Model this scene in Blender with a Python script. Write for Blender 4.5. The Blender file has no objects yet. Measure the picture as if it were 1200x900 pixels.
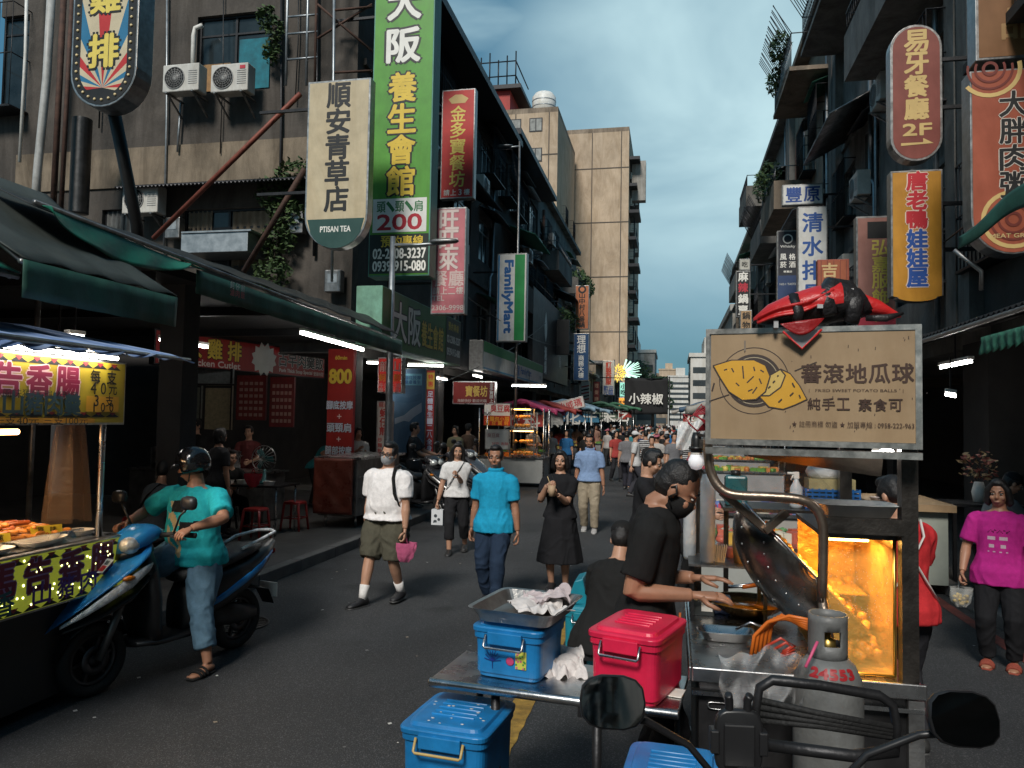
import bpy, bmesh, math, random
from mathutils import Matrix, Vector, noise as mnoise
R = math.radians
random.seed(7)
S = bpy.context.scene
COL = S.collection

# ---------------------------------------------------------------- camera
CAMZ = 1.95
FPX = 900.0                                   # focal length in px of the 1200 px wide photo
cd = bpy.data.cameras.new('camera'); CAM = bpy.data.objects.new('camera', cd); COL.objects.link(CAM)
cd.sensor_width = 36; cd.lens = 36 * FPX / 1200; cd.clip_start = .05; cd.clip_end = 3000
CM = Matrix.Rotation(R(11.831), 4, 'Z') @ Matrix.Rotation(R(92.595), 4, 'X') @ Matrix.Rotation(R(.974), 4, 'Z')
CAM.matrix_world = Matrix.Translation((0, 0, CAMZ)) @ CM
S.camera = CAM

# ---------------------------------------------------------------- world, sun, exposure
SUN_EL, SUN_AZ = R(42), R(186)                # azimuth clockwise from +Y
wd = bpy.data.worlds.new('World'); S.world = wd; wd.use_nodes = True
nt = wd.node_tree; N = nt.nodes; L = nt.links
bg = N['Background']
sky = N.new('ShaderNodeTexSky'); sky.sky_type = 'NISHITA'; sky.sun_disc = False
sky.sun_elevation = SUN_EL; sky.sun_rotation = SUN_AZ; sky.air_density = 1.3; sky.dust_density = .9; sky.ozone_density = 3
tc = N.new('ShaderNodeTexCoord'); mp = N.new('ShaderNodeMapping'); mp.inputs['Scale'].default_value = (1.6, 1.2, 3.4)
mp.inputs['Rotation'].default_value = (0, R(18), R(20)); mp.inputs['Location'].default_value = (.35, .1, .25)
L.new(tc.outputs['Generated'], mp.inputs['Vector'])
nz = N.new('ShaderNodeTexNoise'); nz.inputs['Scale'].default_value = 1.5; nz.inputs['Detail'].default_value = 5; nz.inputs['Roughness'].default_value = .5; nz.inputs['Distortion'].default_value = .35
L.new(mp.outputs[0], nz.inputs['Vector'])
rp = N.new('ShaderNodeValToRGB'); rp.color_ramp.elements[0].position = .52; rp.color_ramp.elements[1].position = .8
rp.color_ramp.elements[0].color = (0, 0, 0, 1); rp.color_ramp.elements[1].color = (1, 1, 1, 1)
L.new(nz.outputs['Fac'], rp.inputs[0])
sx = N.new('ShaderNodeSeparateXYZ'); L.new(tc.outputs['Generated'], sx.inputs[0])
mr = N.new('ShaderNodeMapRange'); mr.inputs[1].default_value = .03; mr.inputs[2].default_value = .32; L.new(sx.outputs['Z'], mr.inputs[0])
mu = N.new('ShaderNodeMath'); mu.operation = 'MULTIPLY'; L.new(rp.outputs[0], mu.inputs[0]); L.new(mr.outputs[0], mu.inputs[1])
tint = N.new('ShaderNodeMix'); tint.data_type = 'RGBA'; tint.blend_type = 'MULTIPLY'; tint.inputs[0].default_value = 1
tint.inputs[7].default_value = (.62, .83, .74, 1); L.new(sky.outputs[0], tint.inputs[6])
mx = N.new('ShaderNodeMix'); mx.data_type = 'RGBA'; vm = N.new('ShaderNodeVectorMath'); vm.operation = 'DOT_PRODUCT'; L.new(tc.outputs['Generated'], vm.inputs[0]); vm.inputs[1].default_value = (0.0442, 0.9296, 0.3659)
m2 = N.new('ShaderNodeMapRange'); m2.interpolation_type = 'SMOOTHSTEP'; m2.inputs[1].default_value = .95; m2.inputs[2].default_value = .998; L.new(vm.outputs['Value'], m2.inputs[0])
nm_ = N.new('ShaderNodeMath'); nm_.operation = 'MULTIPLY_ADD'; L.new(nz.outputs['Fac'], nm_.inputs[0]); nm_.inputs[1].default_value = 2.4; nm_.inputs[2].default_value = -.5; nm_.use_clamp = True
m3 = N.new('ShaderNodeMath'); m3.operation = 'MULTIPLY'; L.new(m2.outputs[0], m3.inputs[0]); L.new(nm_.outputs[0], m3.inputs[1])
m4 = N.new('ShaderNodeMath'); m4.operation = 'MAXIMUM'; L.new(m3.outputs[0], m4.inputs[0]); L.new(mu.outputs[0], m4.inputs[1])
L.new(m4.outputs[0], mx.inputs[0])
ov = N.new('ShaderNodeMix'); ov.data_type = 'RGBA'; ov.inputs[0].default_value = .8; L.new(tint.outputs[2], ov.inputs[6]); ov.inputs[7].default_value = (.42, 1.5, 2.5, 1)
L.new(ov.outputs[2], mx.inputs[6])
mx.inputs[7].default_value = (4.4, 6.2, 6.7, 1)
L.new(mx.outputs[2], bg.inputs[0]); bg.inputs[1].default_value = .057
sl = bpy.data.lights.new('sun', 'SUN'); SUN = bpy.data.objects.new('sun', sl); COL.objects.link(SUN)
sl.energy = 1.5; sl.angle = R(14); sl.color = (1, .95, .88)
SUN.rotation_euler = Vector((math.sin(SUN_AZ) * math.cos(SUN_EL), math.cos(SUN_AZ) * math.cos(SUN_EL), math.sin(SUN_EL))).to_track_quat('Z', 'Y').to_euler()
S.view_settings.view_transform = 'Standard'; S.view_settings.look = 'None'; S.view_settings.exposure = 1.12; S.view_settings.gamma = 1
S.cycles.max_bounces = 6; S.cycles.diffuse_bounces = 3; S.cycles.use_denoising = True; S.cycles.sample_clamp_indirect = 4
S.render.engine = 'CYCLES'

# ---------------------------------------------------------------- where a photo pixel lies in the place
def ray(px, py): return CM.to_3x3() @ Vector(((px - 600) / FPX, (450 - py) / FPX, -1))
def P(px, py, y): r = ray(px, py); k = y / r.y; return Vector((r.x * k, y, CAMZ + r.z * k))
def PX(px, py, x): r = ray(px, py); k = x / r.x; return Vector((x, r.y * k, CAMZ + r.z * k))
def PZ(px, py, z): r = ray(px, py); k = (z - CAMZ) / r.z; return Vector((r.x * k, r.y * k, z))

# ---------------------------------------------------------------- materials
MATS = {}
def mat(name, col, rough=.6, metal=0, var=.18, scale=6, bump=0, bscale=60, streak=0, emit=0, spec=.5, trans=0, alpha=1, speck=0, ecol=None):
    if name in MATS: return MATS[name]
    m = bpy.data.materials.new(name); m.use_nodes = True; MATS[name] = m
    t = m.node_tree; b = t.nodes['Principled BSDF']; nn = t.nodes.new; ln = t.links.new
    c = (*col, 1)
    b.inputs['Roughness'].default_value = rough; b.inputs['Metallic'].default_value = metal
    b.inputs['Specular IOR Level'].default_value = spec; b.inputs['Transmission Weight'].default_value = trans; b.inputs['Alpha'].default_value = alpha
    b.inputs['Base Color'].default_value = c
    m.diffuse_color = c
    if emit: b.inputs['Emission Color'].default_value = (*(ecol or col), 1); b.inputs['Emission Strength'].default_value = emit
    if var or streak or bump or speck:
        co = nn('ShaderNodeTexCoord')
    out = None
    if var:
        n = nn('ShaderNodeTexNoise'); n.inputs['Scale'].default_value = scale; n.inputs['Detail'].default_value = 6; n.inputs['Roughness'].default_value = .65
        ln(co.outputs['Object'], n.inputs['Vector'])
        r = nn('ShaderNodeValToRGB'); r.color_ramp.elements[0].position = .3; r.color_ramp.elements[1].position = .7
        r.color_ramp.elements[0].color = (*[max(0, x * (1 - var)) for x in col], 1); r.color_ramp.elements[1].color = (*[min(1, x * (1 + var)) for x in col], 1)
        ln(n.outputs['Fac'], r.inputs[0]); out = r.outputs[0]
        q = nn('ShaderNodeMapRange'); q.inputs[3].default_value = max(.03, rough - .12); q.inputs[4].default_value = min(1, rough + .12); ln(n.outputs['Fac'], q.inputs[0]); ln(q.outputs[0], b.inputs['Roughness'])
    if streak:
        mp_ = nn('ShaderNodeMapping'); mp_.inputs['Scale'].default_value = (.8, .8, .2); ln(co.outputs['Object'], mp_.inputs[0])
        n2 = nn('ShaderNodeTexNoise'); n2.inputs['Scale'].default_value = 1.6; n2.inputs['Detail'].default_value = 9; n2.inputs['Roughness'].default_value = .75; n2.inputs['Distortion'].default_value = .8; ln(mp_.outputs[0], n2.inputs['Vector'])
        r2 = nn('ShaderNodeValToRGB'); r2.color_ramp.elements[0].position = .36; r2.color_ramp.elements[1].position = .6
        k = 1 - streak; r2.color_ramp.elements[0].color = (k, k * .95, k * .88, 1); r2.color_ramp.elements[1].color = (1, 1, 1, 1); ln(n2.outputs['Fac'], r2.inputs[0])
        x = nn('ShaderNodeMix'); x.data_type = 'RGBA'; x.blend_type = 'MULTIPLY'; x.inputs[0].default_value = 1
        if out: ln(out, x.inputs[6])
        else: x.inputs[6].default_value = c
        ln(r2.outputs[0], x.inputs[7]); out = x.outputs[2]
    if speck:
        v = nn('ShaderNodeTexVoronoi'); v.inputs['Scale'].default_value = 170; ln(co.outputs['Object'], v.inputs['Vector'])
        v2 = nn('ShaderNodeSeparateColor'); ln(v.outputs['Color'], v2.inputs[0])
        r3 = nn('ShaderNodeValToRGB'); r3.color_ramp.elements[0].position = .78; r3.color_ramp.elements[1].position = .98
        r3.color_ramp.elements[0].color = (0, 0, 0, 1); r3.color_ramp.elements[1].color = (speck, speck, speck, 1); ln(v2.outputs[0], r3.inputs[0])
        x2 = nn('ShaderNodeMix'); x2.data_type = 'RGBA'; x2.blend_type = 'ADD'; x2.inputs[0].default_value = 1
        if out: ln(out, x2.inputs[6])
        else: x2.inputs[6].default_value = c
        ln(r3.outputs[0], x2.inputs[7]); out = x2.outputs[2]
    if out: ln(out, b.inputs['Base Color'])
    if bump:
        n3 = nn('ShaderNodeTexNoise'); n3.inputs['Scale'].default_value = bscale; n3.inputs['Detail'].default_value = 4; ln(co.outputs['Object'], n3.inputs['Vector'])
        bp = nn('ShaderNodeBump'); bp.inputs['Strength'].default_value = bump; bp.inputs['Distance'].default_value = .02; ln(n3.outputs['Fac'], bp.inputs['Height']); ln(bp.outputs[0], b.inputs['Normal'])
    return m
def asphalt():
    m = mat('asphalt', (.031, .032, .034), .8, var=.25, scale=.9, bump=.6, bscale=130, speck=.085); t = m.node_tree; b = t.nodes['Principled BSDF']; nn = t.nodes.new; ln = t.links.new
    src = b.inputs['Base Color'].links[0].from_socket; co = nn('ShaderNodeTexCoord')
    def layer(scale, lo, hi, dark, src, kind='n', det=6):
        n = nn('ShaderNodeTexNoise'); n.inputs['Detail'].default_value = det; n.inputs['Distortion'].default_value = .6; o = n.outputs['Fac']
        n.inputs['Scale'].default_value = scale
        ln(co.outputs['Object'], n.inputs['Vector'])
        r = nn('ShaderNodeMapRange'); r.inputs[1].default_value = lo; r.inputs[2].default_value = hi; r.inputs[3].default_value = dark; r.inputs[4].default_value = 1; ln(o, r.inputs[0])
        x = nn('ShaderNodeMix'); x.data_type = 'RGBA'; x.blend_type = 'MULTIPLY'; x.inputs[0].default_value = 1; ln(src, x.inputs[6]); ln(r.outputs[0], x.inputs[7]); return x.outputs[2]
    src = layer(.33, .35, .62, .62, src); src = layer(1.1, .3, .4, .55, src); ln(src, b.inputs['Base Color']); return m
def paint(col, key=None, **k):                 # flat sign paint with slight fading and dirt
    key = key or 'paint_%02x%02x%02x' % tuple(int(x * 255) for x in col)
    k.setdefault('rough', .45); k.setdefault('var', .12); k.setdefault('scale', 3.5)
    return mat(key, col, **k)
def clear_film(name, tint=(.8, .8, .8), op=.3, rough=.15):
    if name in MATS: return MATS[name]
    m = mat(name, tint, rough=rough, var=0, bump=.6, bscale=22); t = m.node_tree
    tr = t.nodes.new('ShaderNodeBsdfTransparent'); mix = t.nodes.new('ShaderNodeMixShader'); mix.inputs[0].default_value = op
    t.links.new(tr.outputs[0], mix.inputs[1]); t.links.new(t.nodes['Principled BSDF'].outputs[0], mix.inputs[2]); t.links.new(mix.outputs[0], t.nodes['Material Output'].inputs[0])
    return m
BLACK = mat('black_paint', (.012, .012, .012), .4); WHITE = mat('white_paint', (.75, .74, .7), .5, streak=.15)
DKMETAL = mat('dark_metal', (.03, .03, .032), .45, .6, bump=.1); STEEL = mat('steel', (.5, .5, .5), .28, 1, var=.25, bump=.05, bscale=25)
OLDSTEEL = mat('weathered_steel', (.3, .3, .3), .42, .9, var=.4, streak=.4, bump=.1); RUST = mat('rusty_steel', (.075, .038, .026), .75, .2, var=.5, bump=.3)
ALU = mat('aluminium_frame', (.42, .42, .42), .35, .9, var=.3, scale=12, streak=.25); GLASS = mat('dark_window_glass', (.02, .028, .032), .12, 0, var=.5, scale=1.5)
GALV = mat('galvanised_steel', (.35, .37, .38), .45, .8, var=.25); RUBBER = mat('tyre_rubber', (.012, .012, .012), .75, bump=.3, bscale=90)
PLASTIC = mat('black_plastic', (.014, .014, .015), .38); SKIN = mat('skin', (.44, .24, .155), .5, var=.1, scale=14); SKIN2 = mat('tanned_skin', (.33, .16, .095), .5, var=.12, scale=14)
HAIR = mat('black_hair', (.008, .007, .007), .5, bump=.3, bscale=160)

# ---------------------------------------------------------------- mesh builder
def dress(o, label=None, cat=None, group=None, kind=None):
    if label: o['label'] = label
    if cat: o['category'] = cat
    if group: o['group'] = group
    if kind: o['kind'] = kind
    return o
def thing(name, label, cat, loc=(0, 0, 0), rz=0, group=None):
    o = bpy.data.objects.new(name, None); COL.objects.link(o); o.location = loc; o.rotation_euler = (0, 0, rz); o.empty_display_size = .1
    return dress(o, label, cat, group)
def dup(o, loc=None, rz=None, label=None, parent=None):
    c = o.copy(); COL.objects.link(c)
    if parent: c.parent = parent
    if loc is not None: c.location = loc
    if rz is not None: c.rotation_euler = (0, 0, rz)
    if label: c['label'] = label
    for ch in o.children: dup(ch, parent=c)
    return c
def superring(rx, ry, n, e=2.0):
    out = []
    for i in range(n):
        a = 2 * math.pi * i / n; ca, sa = math.cos(a), math.sin(a)
        out.append((rx * math.copysign(abs(ca) ** (2 / e), ca), ry * math.copysign(abs(sa) ** (2 / e), sa)))
    return out
class MB:
    def __init__(s): s.v, s.f, s.m, s.s = [], [], [], []
    def add(s, vs, fs, mi=0, sm=False, M=None):
        k = len(s.v)
        s.v += [tuple(M @ Vector(v)) for v in vs] if M else [tuple(v) for v in vs]
        s.f += [[k + i for i in f] for f in fs]; s.m += [mi] * len(fs); s.s += [sm] * len(fs)
        return s
    def box(s, c, d, mi=0, rz=0, M=None):
        x, y, z = d[0] / 2, d[1] / 2, d[2] / 2
        T = Matrix.Translation(c) @ (M if M else Matrix.Rotation(rz, 4, 'Z'))
        return s.add([(-x, -y, -z), (x, -y, -z), (x, y, -z), (-x, y, -z), (-x, -y, z), (x, -y, z), (x, y, z), (-x, y, z)],
                     [(0, 3, 2, 1), (4, 5, 6, 7), (0, 1, 5, 4), (1, 2, 6, 5), (2, 3, 7, 6), (3, 0, 4, 7)], mi, False, T)
    def b2(s, a, b, mi=0):
        return s.box([(a[i] + b[i]) / 2 for i in range(3)], [abs(b[i] - a[i]) for i in range(3)], mi)
    def quad(s, a, b, c, d, mi=0): return s.add([a, b, c, d], [(0, 1, 2, 3)], mi)
    def rings(s, rs, mi=0, sm=True, cap=True):
        n = len(rs[0]); vs = [p for r in rs for p in r]; fs = []
        for j in range(len(rs) - 1):
            for i in range(n):
                a, b = j * n + i, j * n + (i + 1) % n
                fs.append((a, b, b + n, a + n))
        if cap: fs.append(tuple(range(n))[::-1]); fs.append(tuple(range((len(rs) - 1) * n, len(rs) * n)))
        return s.add(vs, fs, mi, sm)
    def tube(s, pts, r, n=8, mi=0, cap=True, flat=1.0, up=None):
        pts = [Vector(p) for p in pts]; rr = r if isinstance(r, (list, tuple)) else [r] * len(pts)
        rs = []; u = Vector(up) if up else None
        for i, p in enumerate(pts):
            t = (pts[min(i + 1, len(pts) - 1)] - pts[max(i - 1, 0)])
            t = t.normalized() if t.length > 1e-9 else Vector((0, 0, 1))
            if u is None: u = Vector((0, 0, 1)) if abs(t.z) < .9 else Vector((0, 1, 0))
            u = (u - t * u.dot(t)); u = u.normalized() if u.length > 1e-6 else t.orthogonal().normalized()
            w = t.cross(u)
            rs.append([p + (w * math.cos(2 * math.pi * k / n) * flat + u * math.sin(2 * math.pi * k / n)) * rr[i] for k in range(n)])
        return s.rings(rs, mi, True, cap)
    def bar(s, a, b, w, h=None, mi=0):            # square bar
        a, b = Vector(a), Vector(b); h = h or w; t = (b - a).normalized(); q = t.to_track_quat('X', 'Z').to_matrix().to_4x4()
        return s.box((a + b) / 2, ((b - a).length, w, h), mi, M=q)
    def lathe(s, prof, n=20, c=(0, 0, 0), mi=0, M=None, sm=True, ring=False):
        T = Matrix.Translation(c) @ (M or Matrix())
        if ring: prof = list(prof) + [prof[0]]
        return s.rings([[T @ Vector((r * math.cos(2 * math.pi * k / n), r * math.sin(2 * math.pi * k / n), z)) for k in range(n)] for r, z in prof], mi, sm, not ring)
    def ell(s, c, r, n=14, mi=0, M=None):
        prof = [(max(.02, math.sin(math.pi * j / (n // 2))), -math.cos(math.pi * j / (n // 2))) for j in range(n // 2 + 1)]
        T = Matrix.Translation(c) @ (M or Matrix()) @ Matrix.Diagonal((*r, 1))
        return s.rings([[T @ Vector((q * math.cos(2 * math.pi * k / n), q * math.sin(2 * math.pi * k / n), z)) for k in range(n)] for q, z in prof], mi)
    def prism(s, poly, a, b, axis='y', mi=0):     # polygon in the two other axes, extruded from a to b
        f = {'y': lambda u, v, w: (u, w, v), 'x': lambda u, v, w: (w, u, v), 'z': lambda u, v, w: (u, v, w)}[axis]
        n = len(poly); vs = [f(u, v, a) for u, v in poly] + [f(u, v, b) for u, v in poly]
        fs = [tuple(range(n)), tuple(range(n, 2 * n))[::-1]] + [(i, i + n, (i + 1) % n + n, (i + 1) % n) for i in range(n)]
        return s.add(vs, fs, mi)
    def sheet(s, fn, nu, nv, mi=0, sm=True):      # fn(u,v) in 0..1 -> point
        vs = [fn(i / nu, j / nv) for j in range(nv + 1) for i in range(nu + 1)]
        fs = [(j * (nu + 1) + i, j * (nu + 1) + i + 1, (j + 1) * (nu + 1) + i + 1, (j + 1) * (nu + 1) + i) for j in range(nv) for i in range(nu)]
        return s.add(vs, fs, mi, sm)
    def mesh(s, name='m', mats=()):
        me = bpy.data.meshes.new(name); me.from_pydata(s.v, [], s.f)
        for m in mats: me.materials.append(m)
        me.polygons.foreach_set('material_index', s.m); me.polygons.foreach_set('use_smooth', s.s)
        return me
    def build(s, name, mats, parent=None, bevel=0, loc=None, fix=True, solid=0, world=False, kind=None):
        if not isinstance(mats, (list, tuple)): mats = [mats]
        off = Vector(parent.location) if (parent and world) else (Vector(loc) if (loc is not None and world) else None)
        if off is not None: s.v = [tuple(Vector(v) - off) for v in s.v]
        me = s.mesh(name, mats)
        if fix:
            bm = bmesh.new(); bm.from_mesh(me); bmesh.ops.recalc_face_normals(bm, faces=bm.faces); bm.to_mesh(me); bm.free()
        o = bpy.data.objects.new(name, me); COL.objects.link(o)
        if parent: o.parent = parent
        if loc is not None: o.location = loc
        if solid: md = o.modifiers.new('thick', 'SOLIDIFY'); md.thickness = solid
        if bevel: md = o.modifiers.new('edge', 'BEVEL'); md.width = bevel; md.segments = 2; md.limit_method = 'ANGLE'; md.angle_limit = R(40)
        if kind: o['kind'] = kind
        return o
TMP = bpy.data.scenes.new('scratch')              # a scratch scene for evaluating text and remeshing, removed at the end
def evaluated(o):
    TMP.collection.objects.link(o); vl = TMP.view_layers[0]; vl.update()
    me = bpy.data.meshes.new_from_object(o.evaluated_get(vl.depsgraph)); TMP.collection.objects.unlink(o)
    return me
GL = {}
def glyphs(t):
    if t not in GL:
        cu = bpy.data.curves.new('writing', 'FONT'); cu.body = t; cu.size = 1; cu.resolution_u = 3
        o = bpy.data.objects.new('writing', cu); me = evaluated(o)
        vs = [v.co.copy() for v in me.vertices]; fs = [tuple(p.vertices) for p in me.polygons]
        xs = [v.x for v in vs] or [0]; ys = [v.y for v in vs] or [0]
        GL[t] = (vs, fs, min(xs), max(xs), min(ys), max(ys))
        bpy.data.objects.remove(o); bpy.data.curves.remove(cu); bpy.data.meshes.remove(me)
    return GL[t]
def write(mb, t, cx, cz, h, mi, w=None, bold=0, y=0, layer=0, M=None):
    """Text in the XZ plane facing -Y, its box centred on (cx, cz), h high and w wide (natural if None)."""
    vs, fs, x0, x1, z0, z1 = glyphs(t)
    if not vs: return layer
    k = h / max(z1 - z0, 1e-6); kx = w / max(x1 - x0, 1e-6) if w else k
    offs = [(0, 0)] if not bold else [(0, 0)] + [(bold * math.cos(a * math.pi / 3), bold * math.sin(a * math.pi / 3)) for a in range(6)]
    for dx, dz in offs:
        yy = y - layer * .0001; layer += 1
        mb.add([((v.x - (x0 + x1) / 2) * kx + cx + dx, yy, (v.y - (z0 + z1) / 2) * k + cz + dz) for v in vs], fs, mi, False, M)
    return layer
def column(mb, t, cx, ztop, zbot, size, mi, bold=0, wide=1.0, out=None, layer=0, y=0, M=None):
    n = len(t); st = (ztop - zbot) / n; size = min(size, st * 1.0)
    if out:
        for i, c in enumerate(t): write(mb, c, cx, ztop - st * (i + .5), size * .94, out[0], size * .94 * wide, bold + out[1], y, layer, M)
        layer += 7
    for i, c in enumerate(t): write(mb, c, cx, ztop - st * (i + .5), size * .94, mi, size * .94 * wide, bold, y, layer, M)
    return layer + 7
def row(mb, t, x0, x1, cz, size, mi, bold=0, out=None, layer=0, y=0, M=None):
    n = len(t); st = (x1 - x0) / n
    if out:
        for i, c in enumerate(t):
            if c != ' ': write(mb, c, x0 + st * (i + .5), cz, size, out[0], min(st * .92, size) if ord(c) > 9999 else None, bold + out[1], y, layer, M)
        layer += 7
    for i, c in enumerate(t):
        if c != ' ': write(mb, c, x0 + st * (i + .5), cz, size, mi, min(st * .92, size) if ord(c) > 9999 else None, bold, y, layer, M)
    return layer + 7
def remesh(mb, voxel, smooth=3, wrinkle=0, wscale=9, seed=0, stretch=(1, 1, 1)):
    me = mb.mesh(); o = bpy.data.objects.new('r', me); md = o.modifiers.new('r', 'REMESH'); md.mode = 'VOXEL'; md.voxel_size = voxel; md.use_smooth_shade = True
    if smooth: q = o.modifiers.new('s', 'SMOOTH'); q.iterations = smooth; q.factor = .5
    r = evaluated(o); bpy.data.objects.remove(o); bpy.data.meshes.remove(me)
    if wrinkle:
        sd = Vector((seed * 3.1, seed * 1.7, seed))
        nr = [v.normal.copy() for v in r.vertices]
        for v, n in zip(r.vertices, nr):
            p = Vector((v.co.x * stretch[0], v.co.y * stretch[1], v.co.z * stretch[2])) * wscale + sd
            q = mnoise.noise(p + Vector((mnoise.noise(p * .6) * 1.4, 0, mnoise.noise(p * .6 + Vector((5, 5, 5))) * 1.4)))
            v.co += n * (wrinkle * max(-.25, 1 - abs(q) * 2.6))
    r.polygons.foreach_set('use_smooth', [True] * len(r.polygons))
    return r
def mesh_obj(name, me, mats, parent=None):
    for m in (mats if isinstance(mats, (list, tuple)) else [mats]): me.materials.append(m)
    me.name = name; o = bpy.data.objects.new(name, me); COL.objects.link(o)
    if parent: o.parent = parent
    return o
# ================================================================ the setting: ground, road, pavements
ASPH = asphalt()
PAVE = mat('pavement_slabs', (.085, .08, .075), .8, var=.35, scale=2.2, bump=.3, streak=.2)
KERB = mat('kerb_stone', (.12, .115, .11), .8, var=.35, scale=4, bump=.3)
MB().box((0, 300, -.05), (3000, 3000, .1)).build('ground', mat('far_ground', (.06, .058, .055), .9), kind='structure')
MB().sheet(lambda u, v: (-4.55 + 7.65 * u, -12 + 262 * v ** 1.6, .004), 4, 60).build('road', ASPH, kind='structure')
lm = MB().b2((-13.5, -12, .0), (-4.7, 250, .13)); lm.build('left_pavement', PAVE, kind='structure', bevel=.02)
MB().b2((3.25, -12, .0), (12, 250, .13)).build('right_pavement', PAVE, kind='structure', bevel=.02)
for nm, xa, xb in (('left_kerb', -4.7, -4.55), ('right_kerb', 3.1, 3.25)):
    k = MB()
    for i in range(90): k.b2((xa, -12 + i * 1.0 + .006, 0), (xb, -12 + i * 1.0 + .994, .14))
    k.build(nm, KERB, kind='structure', bevel=.012)
yl = MB(); rnd = random.Random(3)
ys = [2.2 + .35 * i for i in range(18)]
for a in ys: yl.sheet(lambda u, v: (-1.06 + .15 * u + (.006 * math.sin(a * 7 + v * 9)), a + .352 * v, .0085), 1, 3)
yl.build('road_marking', mat('worn_yellow_paint', (.33, .2, .035), .75, var=.45, scale=14, streak=.3, bump=.4, bscale=120), kind='structure')
MB().sheet(lambda u, v: (2.86 + .12 * u, -6 + 30 * v, .0085), 1, 20).build('road_marking', mat('worn_red_paint', (.14, .028, .02), .75, var=.5, scale=9, bump=.4), kind='structure')
for (cx, cy, lab) in ((-3.95, 6.55, 'round iron manhole cover in the asphalt beside the blue scooter'),):
    t = thing('manhole_cover', lab, 'manhole cover', (cx, cy, .0)); m = MB().lathe([(.3, .004), (.3, .014), (.28, .014), (.28, .011), (.02, .011)], 32)
    for i in range(-4, 5): m.box((0, i * .055, .0125), (2 * math.sqrt(max(.01, .0676 - (i * .055) ** 2)), .02, .004))
    m.build('lid', mat('cast_iron', (.03, .028, .027), .6, .7, var=.4, bump=.3), t)

# ================================================================ building kit
def plane_map(o, u, n):                          # wall frame: along u, up z, out along n
    o, u, n = Vector(o), Vector(u).normalized(), Vector(n).normalized()
    return lambda a, z, d: o + u * a + n * d + Vector((0, 0, z))
def pbox(mb, f, a0, a1, z0, z1, d0, d1, mi=0):
    p = [f(a, z, d) for z in (z0, z1) for a, d in ((a0, d0), (a1, d0), (a1, d1), (a0, d1))]
    mb.add(p, [(0, 3, 2, 1), (4, 5, 6, 7), (0, 1, 5, 4), (1, 2, 6, 5), (2, 3, 7, 6), (3, 0, 4, 7)], mi)
def wall_band(mb, f, a0, a1, z0, z1, holes, t=.28):
    """One storey of wall with real openings; holes = [(a0,a1,z0,z1)] left to right."""
    hs = sorted(holes); x = a0
    for h in hs:
        if h[0] > x: pbox(mb, f, x, h[0], z0, z1, -t, 0)
        if h[2] > z0: pbox(mb, f, h[0], h[1], z0, h[2], -t, 0)
        if h[3] < z1: pbox(mb, f, h[0], h[1], h[3], z1, -t, 0)
        x = h[1]
    if x < a1: pbox(mb, f, x, a1, z0, z1, -t, 0)
CURT = [mat('beige_curtain', (.22, .18, .13), .9, var=.3, scale=3, streak=.5), mat('grey_curtain', (.2, .2, .19), .9, var=.3, streak=.4), mat('teal_curtain', (.02, .15, .19), .9, var=.3)]
def window(root, f, h, rnd, fm=ALU, gm=GLASS, grille=None, sash=2, cage=0, curtain=None, board=None):
    a0, a1, z0, z1 = h; m = MB(); w = .05
    for s in ((a0, a1, z0, z0 + w), (a0, a1, z1 - w, z1), (a0, a0 + w, z0 + w, z1 - w), (a1 - w, a1, z0 + w, z1 - w)): pbox(m, f, *s, -.16, -.09)
    for i in range(1, sash): x = a0 + (a1 - a0) * i / sash; pbox(m, f, x - .025, x + .025, z0 + w, z1 - w, -.155, -.1)
    if z1 - z0 > 1.1: pbox(m, f, a0 + w, a1 - w, z1 - .42, z1 - .38, -.15, -.105)
    fr = m.build('window', fm, root, world=True)
    g = MB()
    for i in range(sash):
        xa, xb = a0 + (a1 - a0) * i / sash + .03, a0 + (a1 - a0) * (i + 1) / sash - .03; dd = -.125 - .012 * (i % 2)
        g.add([f(xa, z0 + w, dd), f(xb, z0 + w, dd), f(xb, z1 - w, dd), f(xa, z1 - w, dd)], [(0, 1, 2, 3)])
    g.v = [tuple(Vector(v) - Vector(root.location)) for v in g.v]; go = g.build('pane', gm, fr)
    if curtain is not None:
        c = MB(); k0, k1 = (a0 + .06, a0 + (a1 - a0) * rnd.uniform(.3, .5))
        c.sheet(lambda u, v: f(k0 + (k1 - k0) * u, z0 + .03 + (z1 - z0 - .1) * v, -.2 + .025 * math.sin(u * 40)), 40, 1)
        c.v = [tuple(Vector(v) - Vector(root.location)) for v in c.v]; c.build('curtain', CURT[curtain], fr)
    if cage or grille:
        c = MB(); d = cage or .02; r = .011
        n = max(2, int((a1 - a0) / .14)); pz = [z0 - .05, (z0 + z1) / 2, z1 + .03]
        for i in range(n + 1): x = a0 - .05 + (a1 - a0 + .1) * i / n; c.tube([f(x, z0 - .05, d), f(x, z1 + .03, d)], r, 4)
        for z in pz:
            c.tube([f(a0 - .05, z, d), f(a1 + .05, z, d)], r * 1.4, 4)
            if cage: c.tube([f(a0 - .05, z, 0), f(a0 - .05, z, d)], r * 1.4, 4); c.tube([f(a1 + .05, z, 0), f(a1 + .05, z, d)], r * 1.4, 4)
        if cage: pbox(c, f, a0 - .08, a1 + .08, z0 - .09, z0 - .06, 0, d + .02)
        c.v = [tuple(Vector(v) - Vector(root.location)) for v in c.v]; c.build('grille', grille or DKMETAL, fr)
    return fr
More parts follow.
